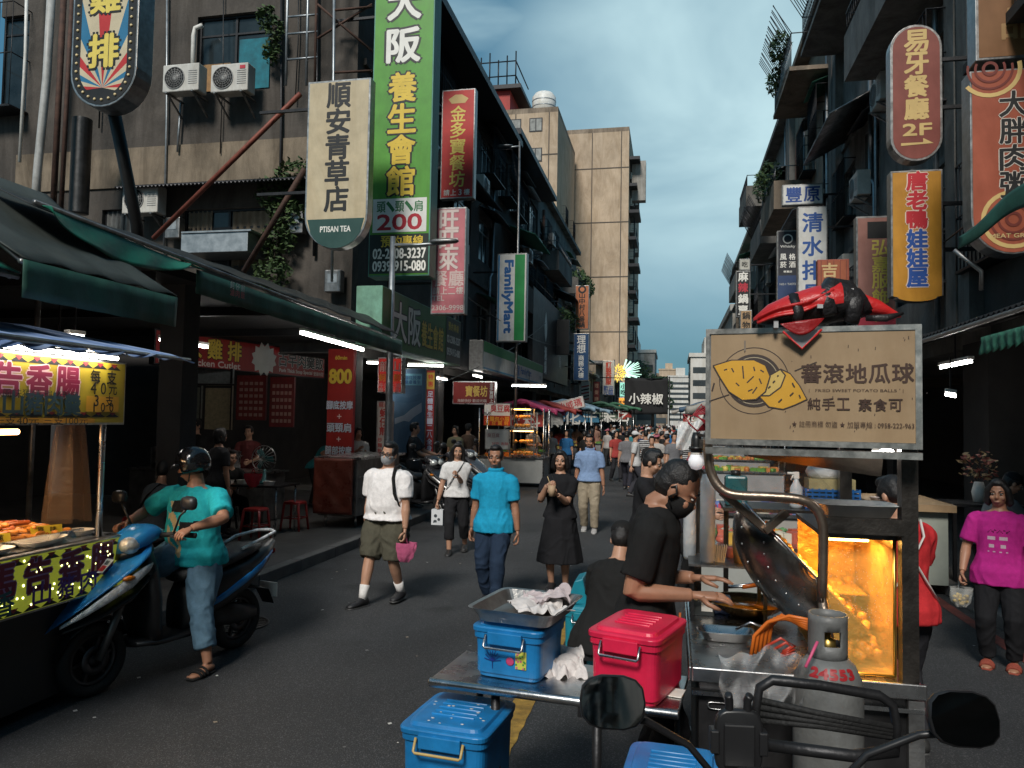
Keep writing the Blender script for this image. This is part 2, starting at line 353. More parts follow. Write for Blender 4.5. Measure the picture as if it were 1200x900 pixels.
def balcony(root, f, a0, a1, z, d, wm, rail, solid=True):
    m = MB(); pbox(m, f, a0, a1, z - .12, z, .002, d)
    if solid: pbox(m, f, a0, a1, z + .0, z + .85, d - .1, d); pbox(m, f, a0, a0 + .1, z, z + .85, .002, d - .1); pbox(m, f, a1 - .1, a1, z, z + .85, .002, d - .1)
    b = m.build('balcony', wm, root, world=True)
    r = MB(); n = int((a1 - a0) / .16); zt = z + (1.35 if solid else 1.0)
    for i in range(n + 1): x = a0 + .03 + (a1 - a0 - .06) * i / n; r.tube([f(x, z + (.85 if solid else 0), d - .05), f(x, zt, d - .05)], .01, 4)
    r.tube([f(a0, zt, d - .05), f(a1, zt, d - .05)], .02, 5); r.tube([f(a0, zt - .3, d - .05), f(a1, zt - .3, d - .05)], .012, 4)
    for a in (a0 + .03, a1 - .03): r.tube([f(a, zt, 0), f(a, zt, d - .05)], .018, 4)
    r.v = [tuple(Vector(v) - Vector(root.location)) for v in r.v]; r.build('railing', rail, b)
def corrugated(root, name, f, a0, a1, z0, z1, d, m, wave=.03, pitch=.09, holder=None):  # sloped corrugated canopy from the wall (z1) out to d (z0)
    n = int((a1 - a0) / pitch * 4); mb = MB()
    mb.sheet(lambda u, v: f(a0 + (a1 - a0) * u, z1 + (z0 - z1) * v + wave * math.sin(u * n / 4 * 2 * math.pi), .01 + d * v), n, 1)
    return mb.build(name, m, root, world=bool(root), solid=.012)
WALLS = dict(brown=mat('grimy_brown_concrete', (.085, .073, .062), .88, var=.35, scale=1.1, streak=.55, bump=.35, bscale=18),
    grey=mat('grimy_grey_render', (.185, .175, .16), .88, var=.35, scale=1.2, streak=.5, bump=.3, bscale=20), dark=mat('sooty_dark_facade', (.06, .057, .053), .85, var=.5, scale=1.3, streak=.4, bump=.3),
    beige=mat('stained_beige_tiles', (.52, .4, .285), .85, var=.16, scale=.5, streak=.28, bump=.2, bscale=8), tan=mat('tan_render', (.3, .235, .175), .85, var=.3, scale=1, streak=.5, bump=.3), pale=mat('pale_render', (.36, .34, .31), .85, var=.25, scale=.9, streak=.4))
TARPC = mat('green_tarp_canopy', (.03, .14, .09), .7)
SHADOW = mat('shade_black_wall', (.028, .026, .025), .9, var=.4, scale=2)  # near-black colour carries the deep shade of the arcades and shed
def block(name, label, side, xf, y0, y1, top, wm, fh=2.95, z0=3.5, bay=2.3, win=(1.5, 1.35), seed=0, eave=.6, roofm=None, arcade=True, cages=.4, balc=(), depth=9, pil=SHADOW, holes_end=None, ratio=.8, frame=None):
    """A walk-up block over an arcade. side -1: left of the street, +1: right of it."""
    rnd = random.Random(seed); root = thing(name, label, 'building', (xf, (y0 + y1) / 2, 0))
    f = plane_map((xf, y0, 0), (0, 1, 0), (-side, 0, 0)); Lh = y1 - y0; w = MB(); fl = int((top - z0) / fh + .3); allh = []
    for k in range(fl):
        za = z0 + k * fh; zb = top if k == fl - 1 else za + fh; hs = []; n = max(1, int(Lh / bay)); bw = Lh / n
        for i in range(n):
            if rnd.random() < ratio:
                ww = win[0] * rnd.uniform(.8, 1.15); c = bw * (i + .5); hs.append((c - ww / 2, c + ww / 2, za + .85, za + .85 + win[1] * rnd.uniform(.85, 1.1)))
        wall_band(w, f, 0, Lh, za, zb, hs); allh += [(h, k) for h in hs]
        pbox(w, f, 0, Lh, za - .08, za + .06, .001, .07)
    ya, yb = (0.0, Lh); pbox(w, f, 0, Lh, z0 - .25, top, -depth, -.28)
    w.build('wall', wm, root, world=True)
    e = MB(); pbox(e, f, -.05, Lh + .05, top, top + .22, -depth, eave); e.build('roof', roofm or wm, root, world=True)
    for h, k in allh:
        r = rnd.random(); window(root, f, h, rnd, frame or rnd.choice([ALU, DKMETAL, ALU]), GLASS, sash=rnd.choice([2, 2, 3]), cage=(rnd.uniform(.25, .5) if r < cages else 0), curtain=rnd.choice([None, 0, 1]) )
    for i, (h, k) in enumerate(allh):
        if rnd.random() < .4: corrugated(root, 'window_hood', f, h[0] - .12, h[1] + .12, h[3] + .06, h[3] + .28, rnd.uniform(.35, .7), rnd.choice([DKMETAL, OLDSTEEL, GALV, TARPC]), .012, .1)
    for (a0, a1, z, d, sol) in balc: balcony(root, f, a0, a1, z, d, wm, rnd.choice([OLDSTEEL, DKMETAL]), sol)
    if arcade:
        p = MB(); n = max(1, int(Lh / 4.6))
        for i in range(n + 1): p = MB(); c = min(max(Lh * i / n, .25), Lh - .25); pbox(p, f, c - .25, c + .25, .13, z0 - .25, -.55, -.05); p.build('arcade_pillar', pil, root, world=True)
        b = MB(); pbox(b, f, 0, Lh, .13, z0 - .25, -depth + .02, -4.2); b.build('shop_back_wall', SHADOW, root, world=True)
    return root, f
# ---------------------------------------------------------------- left row
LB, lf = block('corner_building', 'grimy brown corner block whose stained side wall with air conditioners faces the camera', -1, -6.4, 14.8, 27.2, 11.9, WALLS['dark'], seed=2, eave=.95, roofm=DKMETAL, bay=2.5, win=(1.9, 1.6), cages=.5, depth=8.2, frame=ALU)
sw = MB(); sf = plane_map((-14.6, 14.5, 0), (1, 0, 0), (0, -1, 0))          # the side wall that faces the camera
def ux(px, py): q = P(px, py, 14.5); return q.x + 14.6, q.z
def hole(px0, py0, px1, py1): a, zt = ux(px0, py0); b, zb = ux(px1, py1); return (a, b, zb, zt)
H3 = [hole(232, 20, 316, 104)]; H2 = [hole(120, 246, 160, 300), hole(214, 246, 318, 312)]; H3b = hole(2, 20, 30, 130)
wall_band(sw, sf, 0, 8.2, 3.5, 6.75, H2, .3); wall_band(sw, sf, 0, 8.2, 6.75, 11.9, H3 + [H3b], .3)
sw.build('side_wall', WALLS['brown'], LB, world=True)
bd = MB(); pbox(bd, sf, .02, 8.18, 6.85, 7.72, .001, .045); bd.build('render_band', mat('stained_ochre_render', (.24, .19, .135), .9, var=.3, scale=1.4, streak=.6, bump=.3), LB, world=True)
rn = random.Random(4)
window(LB, sf, H3[0], rn, DKMETAL, GLASS, sash=2, curtain=None); window(LB, sf, H3b, rn, DKMETAL, GLASS, sash=1, cage=.5)
for h in H2: window(LB, sf, h, rn, DKMETAL, GLASS, sash=2)
for (x0, y0, x1, y1, mm, nm, dd) in ((233, 74, 266, 103, mat('plywood', (.3, .17, .07), .8, var=.3, scale=9), 'boarded_pane', -.1), (278, 44, 312, 100, CURT[2], 'teal_cloth', -.1), (218, 247, 244, 311, CURT[0], 'curtain', -.1), (270, 247, 312, 311, CURT[0], 'curtain', -.1), (122, 247, 150, 300, CURT[1], 'curtain', -.1)):
    a, zt = ux(x0, y0); b, zb = ux(x1, y1); c = MB(); c.sheet(lambda u, v: sf(a + (b - a) * u, zb + (zt - zb) * v, dd + (.02 * math.sin(u * 34) if 'curt' in nm else .004 * math.sin(u * 9))), 40, 1)
    c.build(nm, mm, LB, world=True)
corrugated(LB, 'corrugated_canopy', sf, 3.2, 8.1, 6.62, 6.85, .75, DKMETAL)
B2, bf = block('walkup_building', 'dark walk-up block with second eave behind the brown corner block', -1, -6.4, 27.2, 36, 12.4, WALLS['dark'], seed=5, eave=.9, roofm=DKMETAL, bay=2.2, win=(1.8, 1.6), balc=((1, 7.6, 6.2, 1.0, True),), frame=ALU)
B3, b3f = block('walkup_building', 'grey walk-up block with planted balconies below the beige tower', -1, -6.4, 36, 51, 13.0, WALLS['grey'], seed=9, eave=.3, bay=2.3, win=(1.7, 1.5), balc=((.5, 6.6, 6.3, 1.0, True), (8, 14, 9.4, 1.0, True), (1, 6, 9.4, .9, True)), ratio=.9)
for (f_, a0, a1, z0_, z1_, d, mm, rt) in ((bf, 1, 4.5, 8.9, 9.4, 1.3, mat('green_tarp_canopy', (.03, .14, .09), .7), B2), (b3f, 3, 7, 8.3, 8.9, 1.4, OLDSTEEL, B3), (b3f, 8, 13, 5.6, 6.2, 1.5, mat('pale_blue_canopy', (.2, .33, .36), .6), B3), (lf, 4, 9, 8.6, 9.1, 1.0, DKMETAL, LB)):
    corrugated(rt, 'corrugated_canopy', f_, a0, a1, z0_, z1_, d, mm)
block('walkup_building', 'grey walk-up block behind the viewpoint, seen in the scooter mirrors', -1, -6.4, -40, -14, 13, WALLS['pale'], seed=3, arcade=False)
block('walkup_building', 'brown walk-up block across the street behind the viewpoint', 1, 4.5, -40, -14, 15, WALLS['tan'], seed=4, arcade=False)
# the beige towers behind
def slab_tower(name, label, x0, x1, y0, y1, top, gaps=True):
    t = thing(name, label, 'building', ((x0 + x1) / 2, (y0 + y1) / 2, 0)); m = MB().b2((x0, y0, 0), (x1, y1, top)); m.build('wall', WALLS['beige'], t, world=True)
    j = MB()
    for z in [top - 4.2 - i * 6.2 for i in range(6)]: j.b2((x0 + .05, y0 - .03, z), (x1, y0 - .002, z + .12))
    for x in (x1 - 4.2, x1 - .9): j.b2((x, y0 - .035, 0), (x + .1, y0 - .003, top))
    j.build('wall_joints', mat('dark_joint', (.1, .085, .07), .9), t, world=True)
    p = MB().b2((x0, y0, top), (x1, y1, top + .5)); p.build('parapet', WALLS['tan'], t, world=True)
    return t
TW = slab_tower('apartment_tower', 'tall beige apartment tower with a blank gable wall facing the street', -17, -5.0, 86, 112, 34.6)
ff = plane_map((-5.0, 86, 0), (0, 1, 0), (1, 0, 0)); rn = random.Random(8)
for k in range(9):
    for a in (2.2, 7.5, 13):
        h = (a, a + 2.6, 5 + k * 3.1, 6.7 + k * 3.1); window(TW, ff, h, rn, DKMETAL, GLASS, sash=2, cage=.5) if k % 2 == 0 or a == 2.2 else None
for k in range(10): bs = MB(); bs.b2((-5.0, 86.3, 4 + k * 3.05), (-4.1 + .3 * (k % 2), 91, 4.35 + k * 3.05)); bs.build('balcony_slab', DKMETAL, TW, world=True)
MB().b2((-4.75, 88, 27.2), (-3.2, 89.2, 31.8)).build('signboard', WALLS['pale'], TW, world=True)
TE = slab_tower('apartment_tower', 'beige apartment tower with red rooftop hut and water tank left of the blank gable', -26, -11.0, 72, 85, 31.6)
ef = plane_map((-11.0, 72, 0), (0, 1, 0), (1, 0, 0)); e2 = plane_map((-26, 72, 0), (1, 0, 0), (0, -1, 0))
for k in range(9):
    for a in (3.4, 9.2): window(TE, ef, (a, a + 1.9, 3.4 + k * 3.05, 5 + k * 3.05), rn, ALU, GLASS, cage=.4 if k % 3 == 0 else 0)
    for a in (9.3, 12): pass
for k in range(10):
    for a in (5.2, 9.2, 12.2):
        fz = 3.2 + k * 2.95; m = MB(); pbox(m, e2, a, a + (2.2 if a < 12 else 1.3), fz, fz + 1.35, .004, .05); w_ = m.build('window', DKMETAL, TE, world=True)
        g = MB(); pbox(g, e2, a + .1, a + (1.0 if a < 12 else .6), fz + .1, fz + 1.25, .052, .06, 0); pbox(g, e2, a + (1.15 if a < 12 else .7), a + (2.1 if a < 12 else 1.2), fz + .1, fz + 1.25, .052, .062, 0)
        g.v = [tuple(Vector(v) - Vector(TE.location)) for v in g.v]; g.build('pane', mat('pale_curtained_glass', (.25, .25, .23), .3, var=.4, scale=2), w_)
MB().b2((-26, 74, 32.1), (-16.2, 82, 34.9)).build('rooftop_hut', mat('red_roof_cladding', (.42, .035, .025), .6, var=.2, streak=.3), TE, world=True)
hr = MB().b2((-26.4, 73.4, 34.9), (-15.0, 82.4, 35.3))
for i in range(12): x = -25.6 + i * .9; hr.tube([(x, 74.2, 35.3), (x, 74.2, 38.2 + .4 * (i % 3))], .07, 4)
for z in (36.5, 38): hr.tube([(-25.6, 74.2, z), (-15.7, 74.2, z)], .07, 4); hr.tube([(-15.7, 74.2, z), (-15.7, 81, z)], .07, 4)
hr.b2((-21.5, 74.6, 35.3), (-20.2, 76, 39.3)); hr.build('rooftop_railing', DKMETAL, TE, world=True)
wt = thing('water_tank', 'white round water tank on the roof edge of the beige tower', 'water tank', (-12.9, 75, 32.1))
MB().lathe([(1.2, 0), (1.2, 2.2), (.9, 2.6), (.2, 2.75)], 20).build('tank', WHITE, wt)
lg = MB()
for i in range(4): a = i * 1.57; lg.tube([(math.cos(a), math.sin(a), 0), (math.cos(a), math.sin(a), -.02)], .05, 4)
for z in (.5, 1.1, 1.7): lg.lathe([(1.21, z), (1.23, z + .05), (1.21, z + .1)], 20)
lg.build('hoop', GALV, wt)
# low shops between the last walk-up and the tower
for i, (y0, y1, hgt, xf, wm, lab) in enumerate(((51.1, 60, 5.2, -6.1, 'pale', 'low pale shop house beyond the planted grey block'), (60, 72, 6.4, -5.9, 'tan', 'low tan shop house under the orange vertical sign'), (72, 85.8, 5.6, -5.4, 'grey', 'low grey shop house at the foot of the beige tower'))):
    block('shop_house', lab, -1, xf, y0, y1, hgt, WALLS[wm], z0=3.3, fh=2.4, seed=20 + i, eave=.5, bay=2.4, win=(1.5, .9), depth=6, roofm=OLDSTEEL)
# ---------------------------------------------------------------- right row
RB = []
for i, (y0, y1, top, wm, lab, bl) in enumerate((
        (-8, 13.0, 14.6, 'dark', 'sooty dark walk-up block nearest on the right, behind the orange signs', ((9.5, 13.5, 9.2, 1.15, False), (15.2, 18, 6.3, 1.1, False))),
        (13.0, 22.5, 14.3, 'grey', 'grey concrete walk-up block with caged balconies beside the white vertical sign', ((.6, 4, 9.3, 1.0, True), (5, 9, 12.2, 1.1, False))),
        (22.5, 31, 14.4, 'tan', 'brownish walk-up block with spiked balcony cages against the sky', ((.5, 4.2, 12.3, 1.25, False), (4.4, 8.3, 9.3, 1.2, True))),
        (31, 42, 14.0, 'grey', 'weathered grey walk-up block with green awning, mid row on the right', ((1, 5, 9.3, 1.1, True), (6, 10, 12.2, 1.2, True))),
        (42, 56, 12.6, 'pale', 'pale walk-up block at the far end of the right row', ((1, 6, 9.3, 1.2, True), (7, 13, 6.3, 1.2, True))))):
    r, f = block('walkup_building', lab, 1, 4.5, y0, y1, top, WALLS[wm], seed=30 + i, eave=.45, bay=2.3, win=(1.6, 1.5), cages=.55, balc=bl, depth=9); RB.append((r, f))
    for q in range(2): p = MB(); a = (.25, y1 - y0 - .3)[q]; pbox(p, f, a - .22, a + .22, 3.4, top, .002, .2); p.build('pilaster', WALLS['grey' if wm != 'pale' else 'tan'], r, world=True)
    d = MB(); d.tube([f(1.2, 3.5, .1), f(1.2, top, .1)], .05, 6); d.build('drain_pipe', GALV, r, world=True)
    d = MB(); d.tube([f(5.2, 3.5, .1), f(5.2, top - 2, .1)], .035, 6); d.build('drain_pipe', GALV, r, world=True)
    if i in (1, 2, 3, 4):
        q = MB(); rs = random.Random(50 + i); a0, a1, z, dd, _ = bl[0 if i != 1 else 1]
        for k in range(26):
            a = a0 + (a1 - a0) * k / 25; q.tube([f(a, z + 1.0, dd - .05), f(a + rs.uniform(-.1, .1), z + 1.9, dd + .45)], .012, 4)
        q.build('balcony_spikes', DKMETAL, r, world=True)
    corrugated(r, 'corrugated_canopy', f, (3, 5, 1, 6, 2)[i] if i else 10, (7, 8.5, 4, 9, 6)[i] if i else 14, (8.3, 8.9, 8.2, 5.9, 8.6)[i], (8.9, 9.5, 8.7, 6.4, 9.1)[i], 1.1, (DKMETAL, OLDSTEEL, OLDSTEEL, mat('green_tarp_canopy', (.03, .14, .09), .7), GALV)[i])
# far end of the street
def far_block(lab, x0, x1, y0, y1, top, wm, stripes=0, cat='building', roof=None):
    t = thing('distant_building', lab, cat, ((x0 + x1) / 2, (y0 + y1) / 2, 0)); MB().b2((x0, y0, 0), (x1, y1, top)).build('wall', wm, t, world=True)
    g = MB(); n = stripes or 4
    for k in range(n):
        z = top * (.16 + .8 * k / n); g.b2((x0 + .3, y0 - .06, z), (x1 - .3, y0 - .01, z + top * .36 / n))
        g.b2((x0 - .06, y0 + .4, z), (x0 - .01, y1 - .4, z + top * .36 / n))
    g.build('window_band', mat('distant_window_band', (.05, .06, .065), .3, var=.3, scale=.3), t, world=True)
    r = MB().b2((x0 - .2, y0 - .2, top), (x1 + .2, y1 + .2, top + .5)); r.b2((x0 + (x1 - x0) * .3, y0 + 1, top + .5), (x0 + (x1 - x0) * .65, y1 - 1, top + 2.6)); r.build('roof', roof or wm, t, world=True)
    return t
PALEW = mat('white_office_cladding', (.62, .6, .56), .7, var=.15, scale=.2, streak=.2)
far_block('white striped office slab at the far end of the street', -1.2, 5.6, 210, 225, 13.8, PALEW, 8)
far_block('pale concrete house with flat roof terrace above the trees', -11, -2.9, 128, 142, 13.2, WALLS['pale'], 4, roof=PALEW)
far_block('distant beige office block above the white striped one', -5, 2.5, 290, 310, 21, WALLS['beige'], 6)
far_block('narrow white building with red box sign, far right of the street', 2.2, 8, 100, 112, 10.2, PALEW, 5)
far_block('tan low-rise between the trees and the white office slab', -6.5, -1.0, 165, 176, 9.6, WALLS['tan'], 3)
far_block('low pale building at the far right behind the market', 4.4, 12, 60, 90, 10.4, WALLS['pale'], 4)
# ---------------------------------------------------------------- trees at the far end
LEAF = [mat('tree_leaves', (.035, .065, .022), .6, var=.5, scale=1.5), mat('light_tree_leaves', (.06, .1, .03), .6, var=.4, scale=2)]
BARK = mat('bark', (.06, .045, .032), .9, var=.4, bump=.4)
def leaf_cloud(mb, c, r, n, size, rnd, mi=(0, 1)):
    for _ in range(n):
        d = Vector((rnd.gauss(0, 1), rnd.gauss(0, 1), rnd.gauss(0, 1))).normalized() * rnd.uniform(.35, 1) ** .6
        p = Vector(c) + Vector((d.x * r[0], d.y * r[1], d.z * r[2])); s = size * rnd.uniform(.6, 1.4)
        u = Vector((rnd.gauss(0, 1), rnd.gauss(0, 1), rnd.gauss(0, .6))).normalized(); w = u.orthogonal().normalized() * s * .45; u = u * s
        mb.add([p - u * .5, p + w * .5, p + u * .5, p - w * .5], [(0, 1, 2, 3)], rnd.choice(mi))
def tree(x, y, h, r, lab, seed):
    rnd = random.Random(seed); t = thing('street_tree', lab, 'tree', (x, y, 0), 0)
    m = MB().tube([(0, 0, 0), (.1, 0, h * .3), (0, .1, h * .55), (.1, 0, h * .8)], [.28, .22, .16, .06], 8); cr = MB()
    for i in range(7):
        a = i * 2.4; e = Vector((math.cos(a) * r * .55, math.sin(a) * r * .55, h * (.55 + .06 * i))); m.tube([(0, 0, h * (.35 + .05 * i)), e * .6 + Vector((0, 0, h * .25)), e], [.12, .08, .03], 5)
        leaf_cloud(cr, e, (r * .55, r * .55, r * .42), 260, .6, rnd)
    leaf_cloud(cr, (0, 0, h * .88), (r * .5, r * .5, r * .4), 240, .6, rnd)
    m.build('trunk', BARK, t); cr.build('crown', LEAF, t, fix=False)
tree(-6.4, 108, 10.6, 3.6, 'leafy green tree right of the tower foot below the flat roof terrace', 1)
tree(-3.0, 118, 8.8, 3.0, 'smaller green tree above the black banner', 2)
tree(-9.5, 112, 12, 3.6, 'tall dark green tree beside the foot of the beige tower', 3)
# ================================================================ signs
class Faces:                                    # collects sign writing with one material per colour
    def __init__(s): s.mb = MB(); s.ix = {}; s.ms = []
    def c(s, col, emit=0):
        if (col, emit) not in s.ix:
            s.ix[(col, emit)] = len(s.ms)
            s.ms.append(paint(col) if not emit else mat('lit_' + '_'.join('%d' % (x * 255) for x in col) + '_%g' % emit, col, .4, emit=emit, var=0))
        return s.ix[(col, emit)]
def put_texts(F_, specs, w, h, y, layer=0):
    for sp in specs:
        k = sp[0]
        if k == 'col':
            _, t, cx, zt, zb, sz, col, bold, *o = sp; out = (F_.c(o[0]), o[1] * .75 * sz * w) if o and o[0] else None; wide = o[2] if len(o) > 2 else 1
            layer = column(F_.mb, t, (cx - .5) * w, zt * h, zb * h, sz * w, F_.c(col), bold * .65 * sz * w, wide, out, layer, y)
        elif k == 'row':
            _, t, x0, x1, zc, sz, col, bold, *o = sp; out = (F_.c(o[0]), o[1] * .75 * sz * w) if o and o[0] else None
            layer = row(F_.mb, t, (x0 - .5) * w, (x1 - .5) * w, zc * h, sz * w, F_.c(col), bold * .65 * sz * w, out, layer, y)
        elif k == 'txt':                          # one run of type fitted to a box
            _, t, x0, x1, zc, sz, col, bold, *o = sp
            if o: layer = write(F_.mb, t, ((x0 + x1) / 2 - .5) * w, zc * h, sz * w, F_.c(o[0]), (x1 - x0) * w, bold * sz * w + o[1] * sz * w, y, layer)
            layer = write(F_.mb, t, ((x0 + x1) / 2 - .5) * w, zc * h, sz * w, F_.c(col), (x1 - x0) * w, bold * sz * w, y, layer)
        elif k == 'turn':                         # type turned clockwise, running down the sign
            _, t, cx, zt, zb, sz, col, bold = sp; hh = (zt - zb) * h
            M_ = Matrix.Translation(((cx - .5) * w, 0, (zt + zb) / 2 * h)) @ Matrix.Rotation(R(90), 4, 'Y')
            layer = write(F_.mb, t, 0, 0, sz * w, F_.c(col), hh, bold * sz * w, y, layer, M_)
        elif k == 'panel':
            _, x0, x1, z0, z1, col = sp[:6]; yy = y - layer * .0001; layer += 1
            F_.mb.add([((x0 - .5) * w, yy, z0 * h), ((x1 - .5) * w, yy, z0 * h), ((x1 - .5) * w, yy, z1 * h), ((x0 - .5) * w, yy, z1 * h)], [(0, 1, 2, 3)], F_.c(col, sp[6] if len(sp) > 6 else 0))
        elif k == 'poly':
            _, pts, col = sp; yy = y - layer * .0001; layer += 1
            F_.mb.add([((x - .5) * w, yy, z * h) for x, z in pts], [tuple(range(len(pts)))], F_.c(col))
        elif k == 'disc':
            _, cx, cz, r, col, *o = sp; yy = y - layer * .0001; layer += 1; q = o[0] if o else 0
            n = 24; ra = r * w
            F_.mb.add([((cx - .5) * w + ra * math.cos(a * 2 * math.pi / n), yy, cz * h + ra * math.sin(a * 2 * math.pi / n)) for a in range(n)], [tuple(range(n))], F_.c(col))
    return layer
def outline(shape, w, h, g=0, n=14):
    a, b = -w / 2 + g, w / 2 - g
    if shape == 'rect': return [(a, g), (b, g), (b, h - g), (a, h - g)]
    r = w / 2 - g; bot = [(r * math.cos(t), w / 2 + r * math.sin(t)) for t in [math.pi + math.pi * i / n for i in range(n + 1)]]
    top = [(r * math.cos(t), h - w / 2 + r * math.sin(t)) for t in [math.pi * i / n for i in range(n + 1)]]
    if shape == 'pill': return bot + top
    if shape == 'roundbottom': return bot + [(b, h - g), (a, h - g)]
    if shape == 'bowl': return [(-r, .12 * w)] + [(r * .8 * math.sin(t), .1 * w - .09 * w * math.cos(t)) for t in [-1.57 + 3.14 * i / n for i in range(n + 1)]] + [(r, .12 * w), (b, h - g), (a, h - g)]
def sign(label, loc, w, h, t=.2, face=(.8, .8, .8), frame=ALU, shape='rect', specs=(), rz=0, brackets=(), lit=0, name='shop_sign', group=None, border=.03, cat='sign', extra=None):
    T = thing(name, label, cat, loc, rz, group)
    o = outline(shape, w, h); MB().prism(o, -t / 2, t / 2, 'y').build('casing', frame, T, bevel=.008 if w > .3 else 0)
    F_ = Faces(); i = outline(shape, w, h, border)
    fm = paint(face, streak=.18, key='sign_face_%02x%02x%02x' % tuple(int(x * 255) for x in face)) if not lit else mat('lit_face_' + '_'.join('%d' % (x * 255) for x in face), face, .5, emit=lit, var=0)
    MB().prism(i, -t / 2 - .004, -t / 2 - .0005, 'y').build('face_panel', fm, T)
    if specs: put_texts(F_, specs, w, h, -t / 2 - .007)
    if extra: extra(F_, T)
    if F_.mb.v: F_.mb.build('lettering', F_.ms, T, fix=False)
    for (zf, x1) in brackets:                      # steel arms to the wall
        e = 1 if x1 > 0 else -1
        MB().box((e * (w / 2 + x1 * e / 2), 0, zf * h), (abs(x1), .05, .05)).build('bracket', DKMETAL, T)
    return T
def psign(label, px0, py0, px1, py1, d, **k):
    pc = (px0 + px1) / 2; a = P(px0, (py0 + py1) / 2, d); b = P(px1, (py0 + py1) / 2, d); lo = P(pc, py1, d); hi = P(pc, py0, d)
    return sign(label, lo, abs(b.x - a.x), hi.z - lo.z, **k)
Y_ = (.72, .5, .05); YW = (.75, .6, .12); K = (.012, .012, .012); W_ = (.78, .76, .7); RD = (.55, .02, .025); BL = (.02, .09, .3); GN = (.03, .2, .03); GOLD = (.6, .42, .16); CREAM = (.58, .5, .34)
# ---- left side, hanging over the street
def barber(F_, T):
    w, h = .775, 2.15; i = 0; mb = F_.mb; c0 = F_.c(CREAM)
    n = 18; cols = [F_.c((.5, .03, .03)), c0, F_.c((.02, .16, .3)), c0]
    inner = outline('pill', w, h, .115)
    for k in range(-9, 9):                          # rays fanning from the foot of the sign
        a0, a1 = math.radians(90 + k * 11 - 5.5), math.radians(90 + k * 11 + 5.5); ori = (0, .2)
        poly = [ori, (ori[0] + 3 * math.cos(a0), ori[1] + 3 * math.sin(a0)), (ori[0] + 3 * math.cos(a1), ori[1] + 3 * math.sin(a1))]
        out = poly                                    # clip the ray to the inner pill
        m = len(inner)
        for q in range(m):
            (ax, az), (bx, bz) = inner[q], inner[(q + 1) % m]; res = []
            if abs(ax - bx) + abs(az - bz) < 1e-9: continue
            ins = lambda p: (bx - ax) * (p[1] - az) - (bz - az) * (p[0] - ax) >= -1e-9
            for e in range(len(out)):
                p0, p1 = out[e], out[(e + 1) % len(out)]
                i0, i1 = ins(p0), ins(p1)
                if i0: res.append(p0)
                if i0 != i1:
                    d0 = (bx - ax) * (p0[1] - az) - (bz - az) * (p0[0] - ax); d1 = (bx - ax) * (p1[1] - az) - (bz - az) * (p1[0] - ax); tt = d0 / (d0 - d1)
                    res.append((p0[0] + (p1[0] - p0[0]) * tt, p0[1] + (p1[1] - p0[1]) * tt))
            out = res
            if len(out) < 3: break
        if len(out) >= 3: mb.add([(x, -.1245, z) for x, z in out], [tuple(range(len(out)))], cols[k % 4])
    bulbs = MB(); ring = outline('pill', w, h, .075, 12); seg = []
    for a, b in zip(ring, ring[1:] + ring[:1]):
        d = math.hypot(b[0] - a[0], b[1] - a[1]); m = max(1, round(d / .085))
        for j in range(m): seg.append((a[0] + (b[0] - a[0]) * j / m, a[1] + (b[1] - a[1]) * j / m))
    b0 = bulbs.ell((0, 0, 0), (.016, .014, .016), 8).build('bulb', mat('bulb_cream', (.75, .6, .32), .3, var=0), T)
    for i, (x, z) in enumerate(seg):
        b = b0 if i == 0 else b0.copy(); b.location = (x, -.127, z)
        if i: COL.objects.link(b)
    put_texts(F_, [('col', '大雞排', .5, .93, .14, .46, YW, .055, K, .1)], w, h, -.127)
q = P(129, 131, 6.75)
sign('round ended striped red, white and blue chicken cutlet sign edged with bulbs', q, .775, 2.15, .24, K, ALU, 'pill', extra=barber, border=.025, brackets=((.8, -1.2),))
psign('cream vertical sign with black brush writing and dark green rounded foot', 359, 97, 432, 293, 12.6, t=.22, face=(.56, .47, .31), frame=ALU, shape='roundbottom', border=.035, brackets=((.35, -1.0), (.85, -1.0)),
      specs=[('col', '順安青草店', .5, .985, .215, .52, K, .035, None, 0, 1.0), ('poly', [(.05 + .9 * i / 16, .175 - (math.sqrt(max(0, 1 - (2 * i / 16 - 1) ** 2)) * .172 if 1 else 0)) for i in range(17)] , (.015, .06, .05)), ('txt', 'PTISAN TEA', .26, .74, .115, .085, W_, .03)])
psign('tall green vertical massage sign with white and yellow characters and phone numbers', 436, -58, 506, 326, 14.2, t=.42, face=(.085, .32, .03), frame=mat('pale_green_frame', (.1, .28, .22), .5, var=.2, streak=.2), border=.025, brackets=((.3, -1.0), (.8, -1.0), (.55, -1.0)),
      specs=[('col', '大阪', .5, .885, .625, .57, W_, .05, K, .085), ('col', '養生會館', .5, .61, .235, .48, Y_, .045, K, .085, .98), ('panel', .06, .94, .13, .23, (.72, .72, .68)), ('row', '頭、頸、肩', .12, .88, .206, .17, (.02, .16, .05), .03), ('txt', '200', .14, .86, .16, .24, (.42, .015, .03), .04),
             ('panel', .02, .98, .008, .124, (.012, .02, .016)), ('row', '預約專線', .2, .9, .103, .17, Y_, .03), ('txt', '02-2308-3237', .08, .94, .067, .155, W_, .035), ('txt', '0939-915-080', .08, .94, .03, .155, W_, .035)])
psign('red vertical restaurant sign with gold characters and a gold bowl', 517, 107, 556, 234, 17.6, t=.22, face=(.55, .025, .02), frame=ALU, brackets=((.3, -.9), (.8, -.9)),
      specs=[('poly', [(.3, .93), (.2, .91), (.3, .87), (.7, .87), (.8, .91), (.7, .93), (.6, .95), (.4, .95)], GOLD), ('col', '金多寶餐坊', .5, .85, .1, .5, YW, .025), ('row', '請上3樓', .1, .9, .055, .17, W_, .03)])
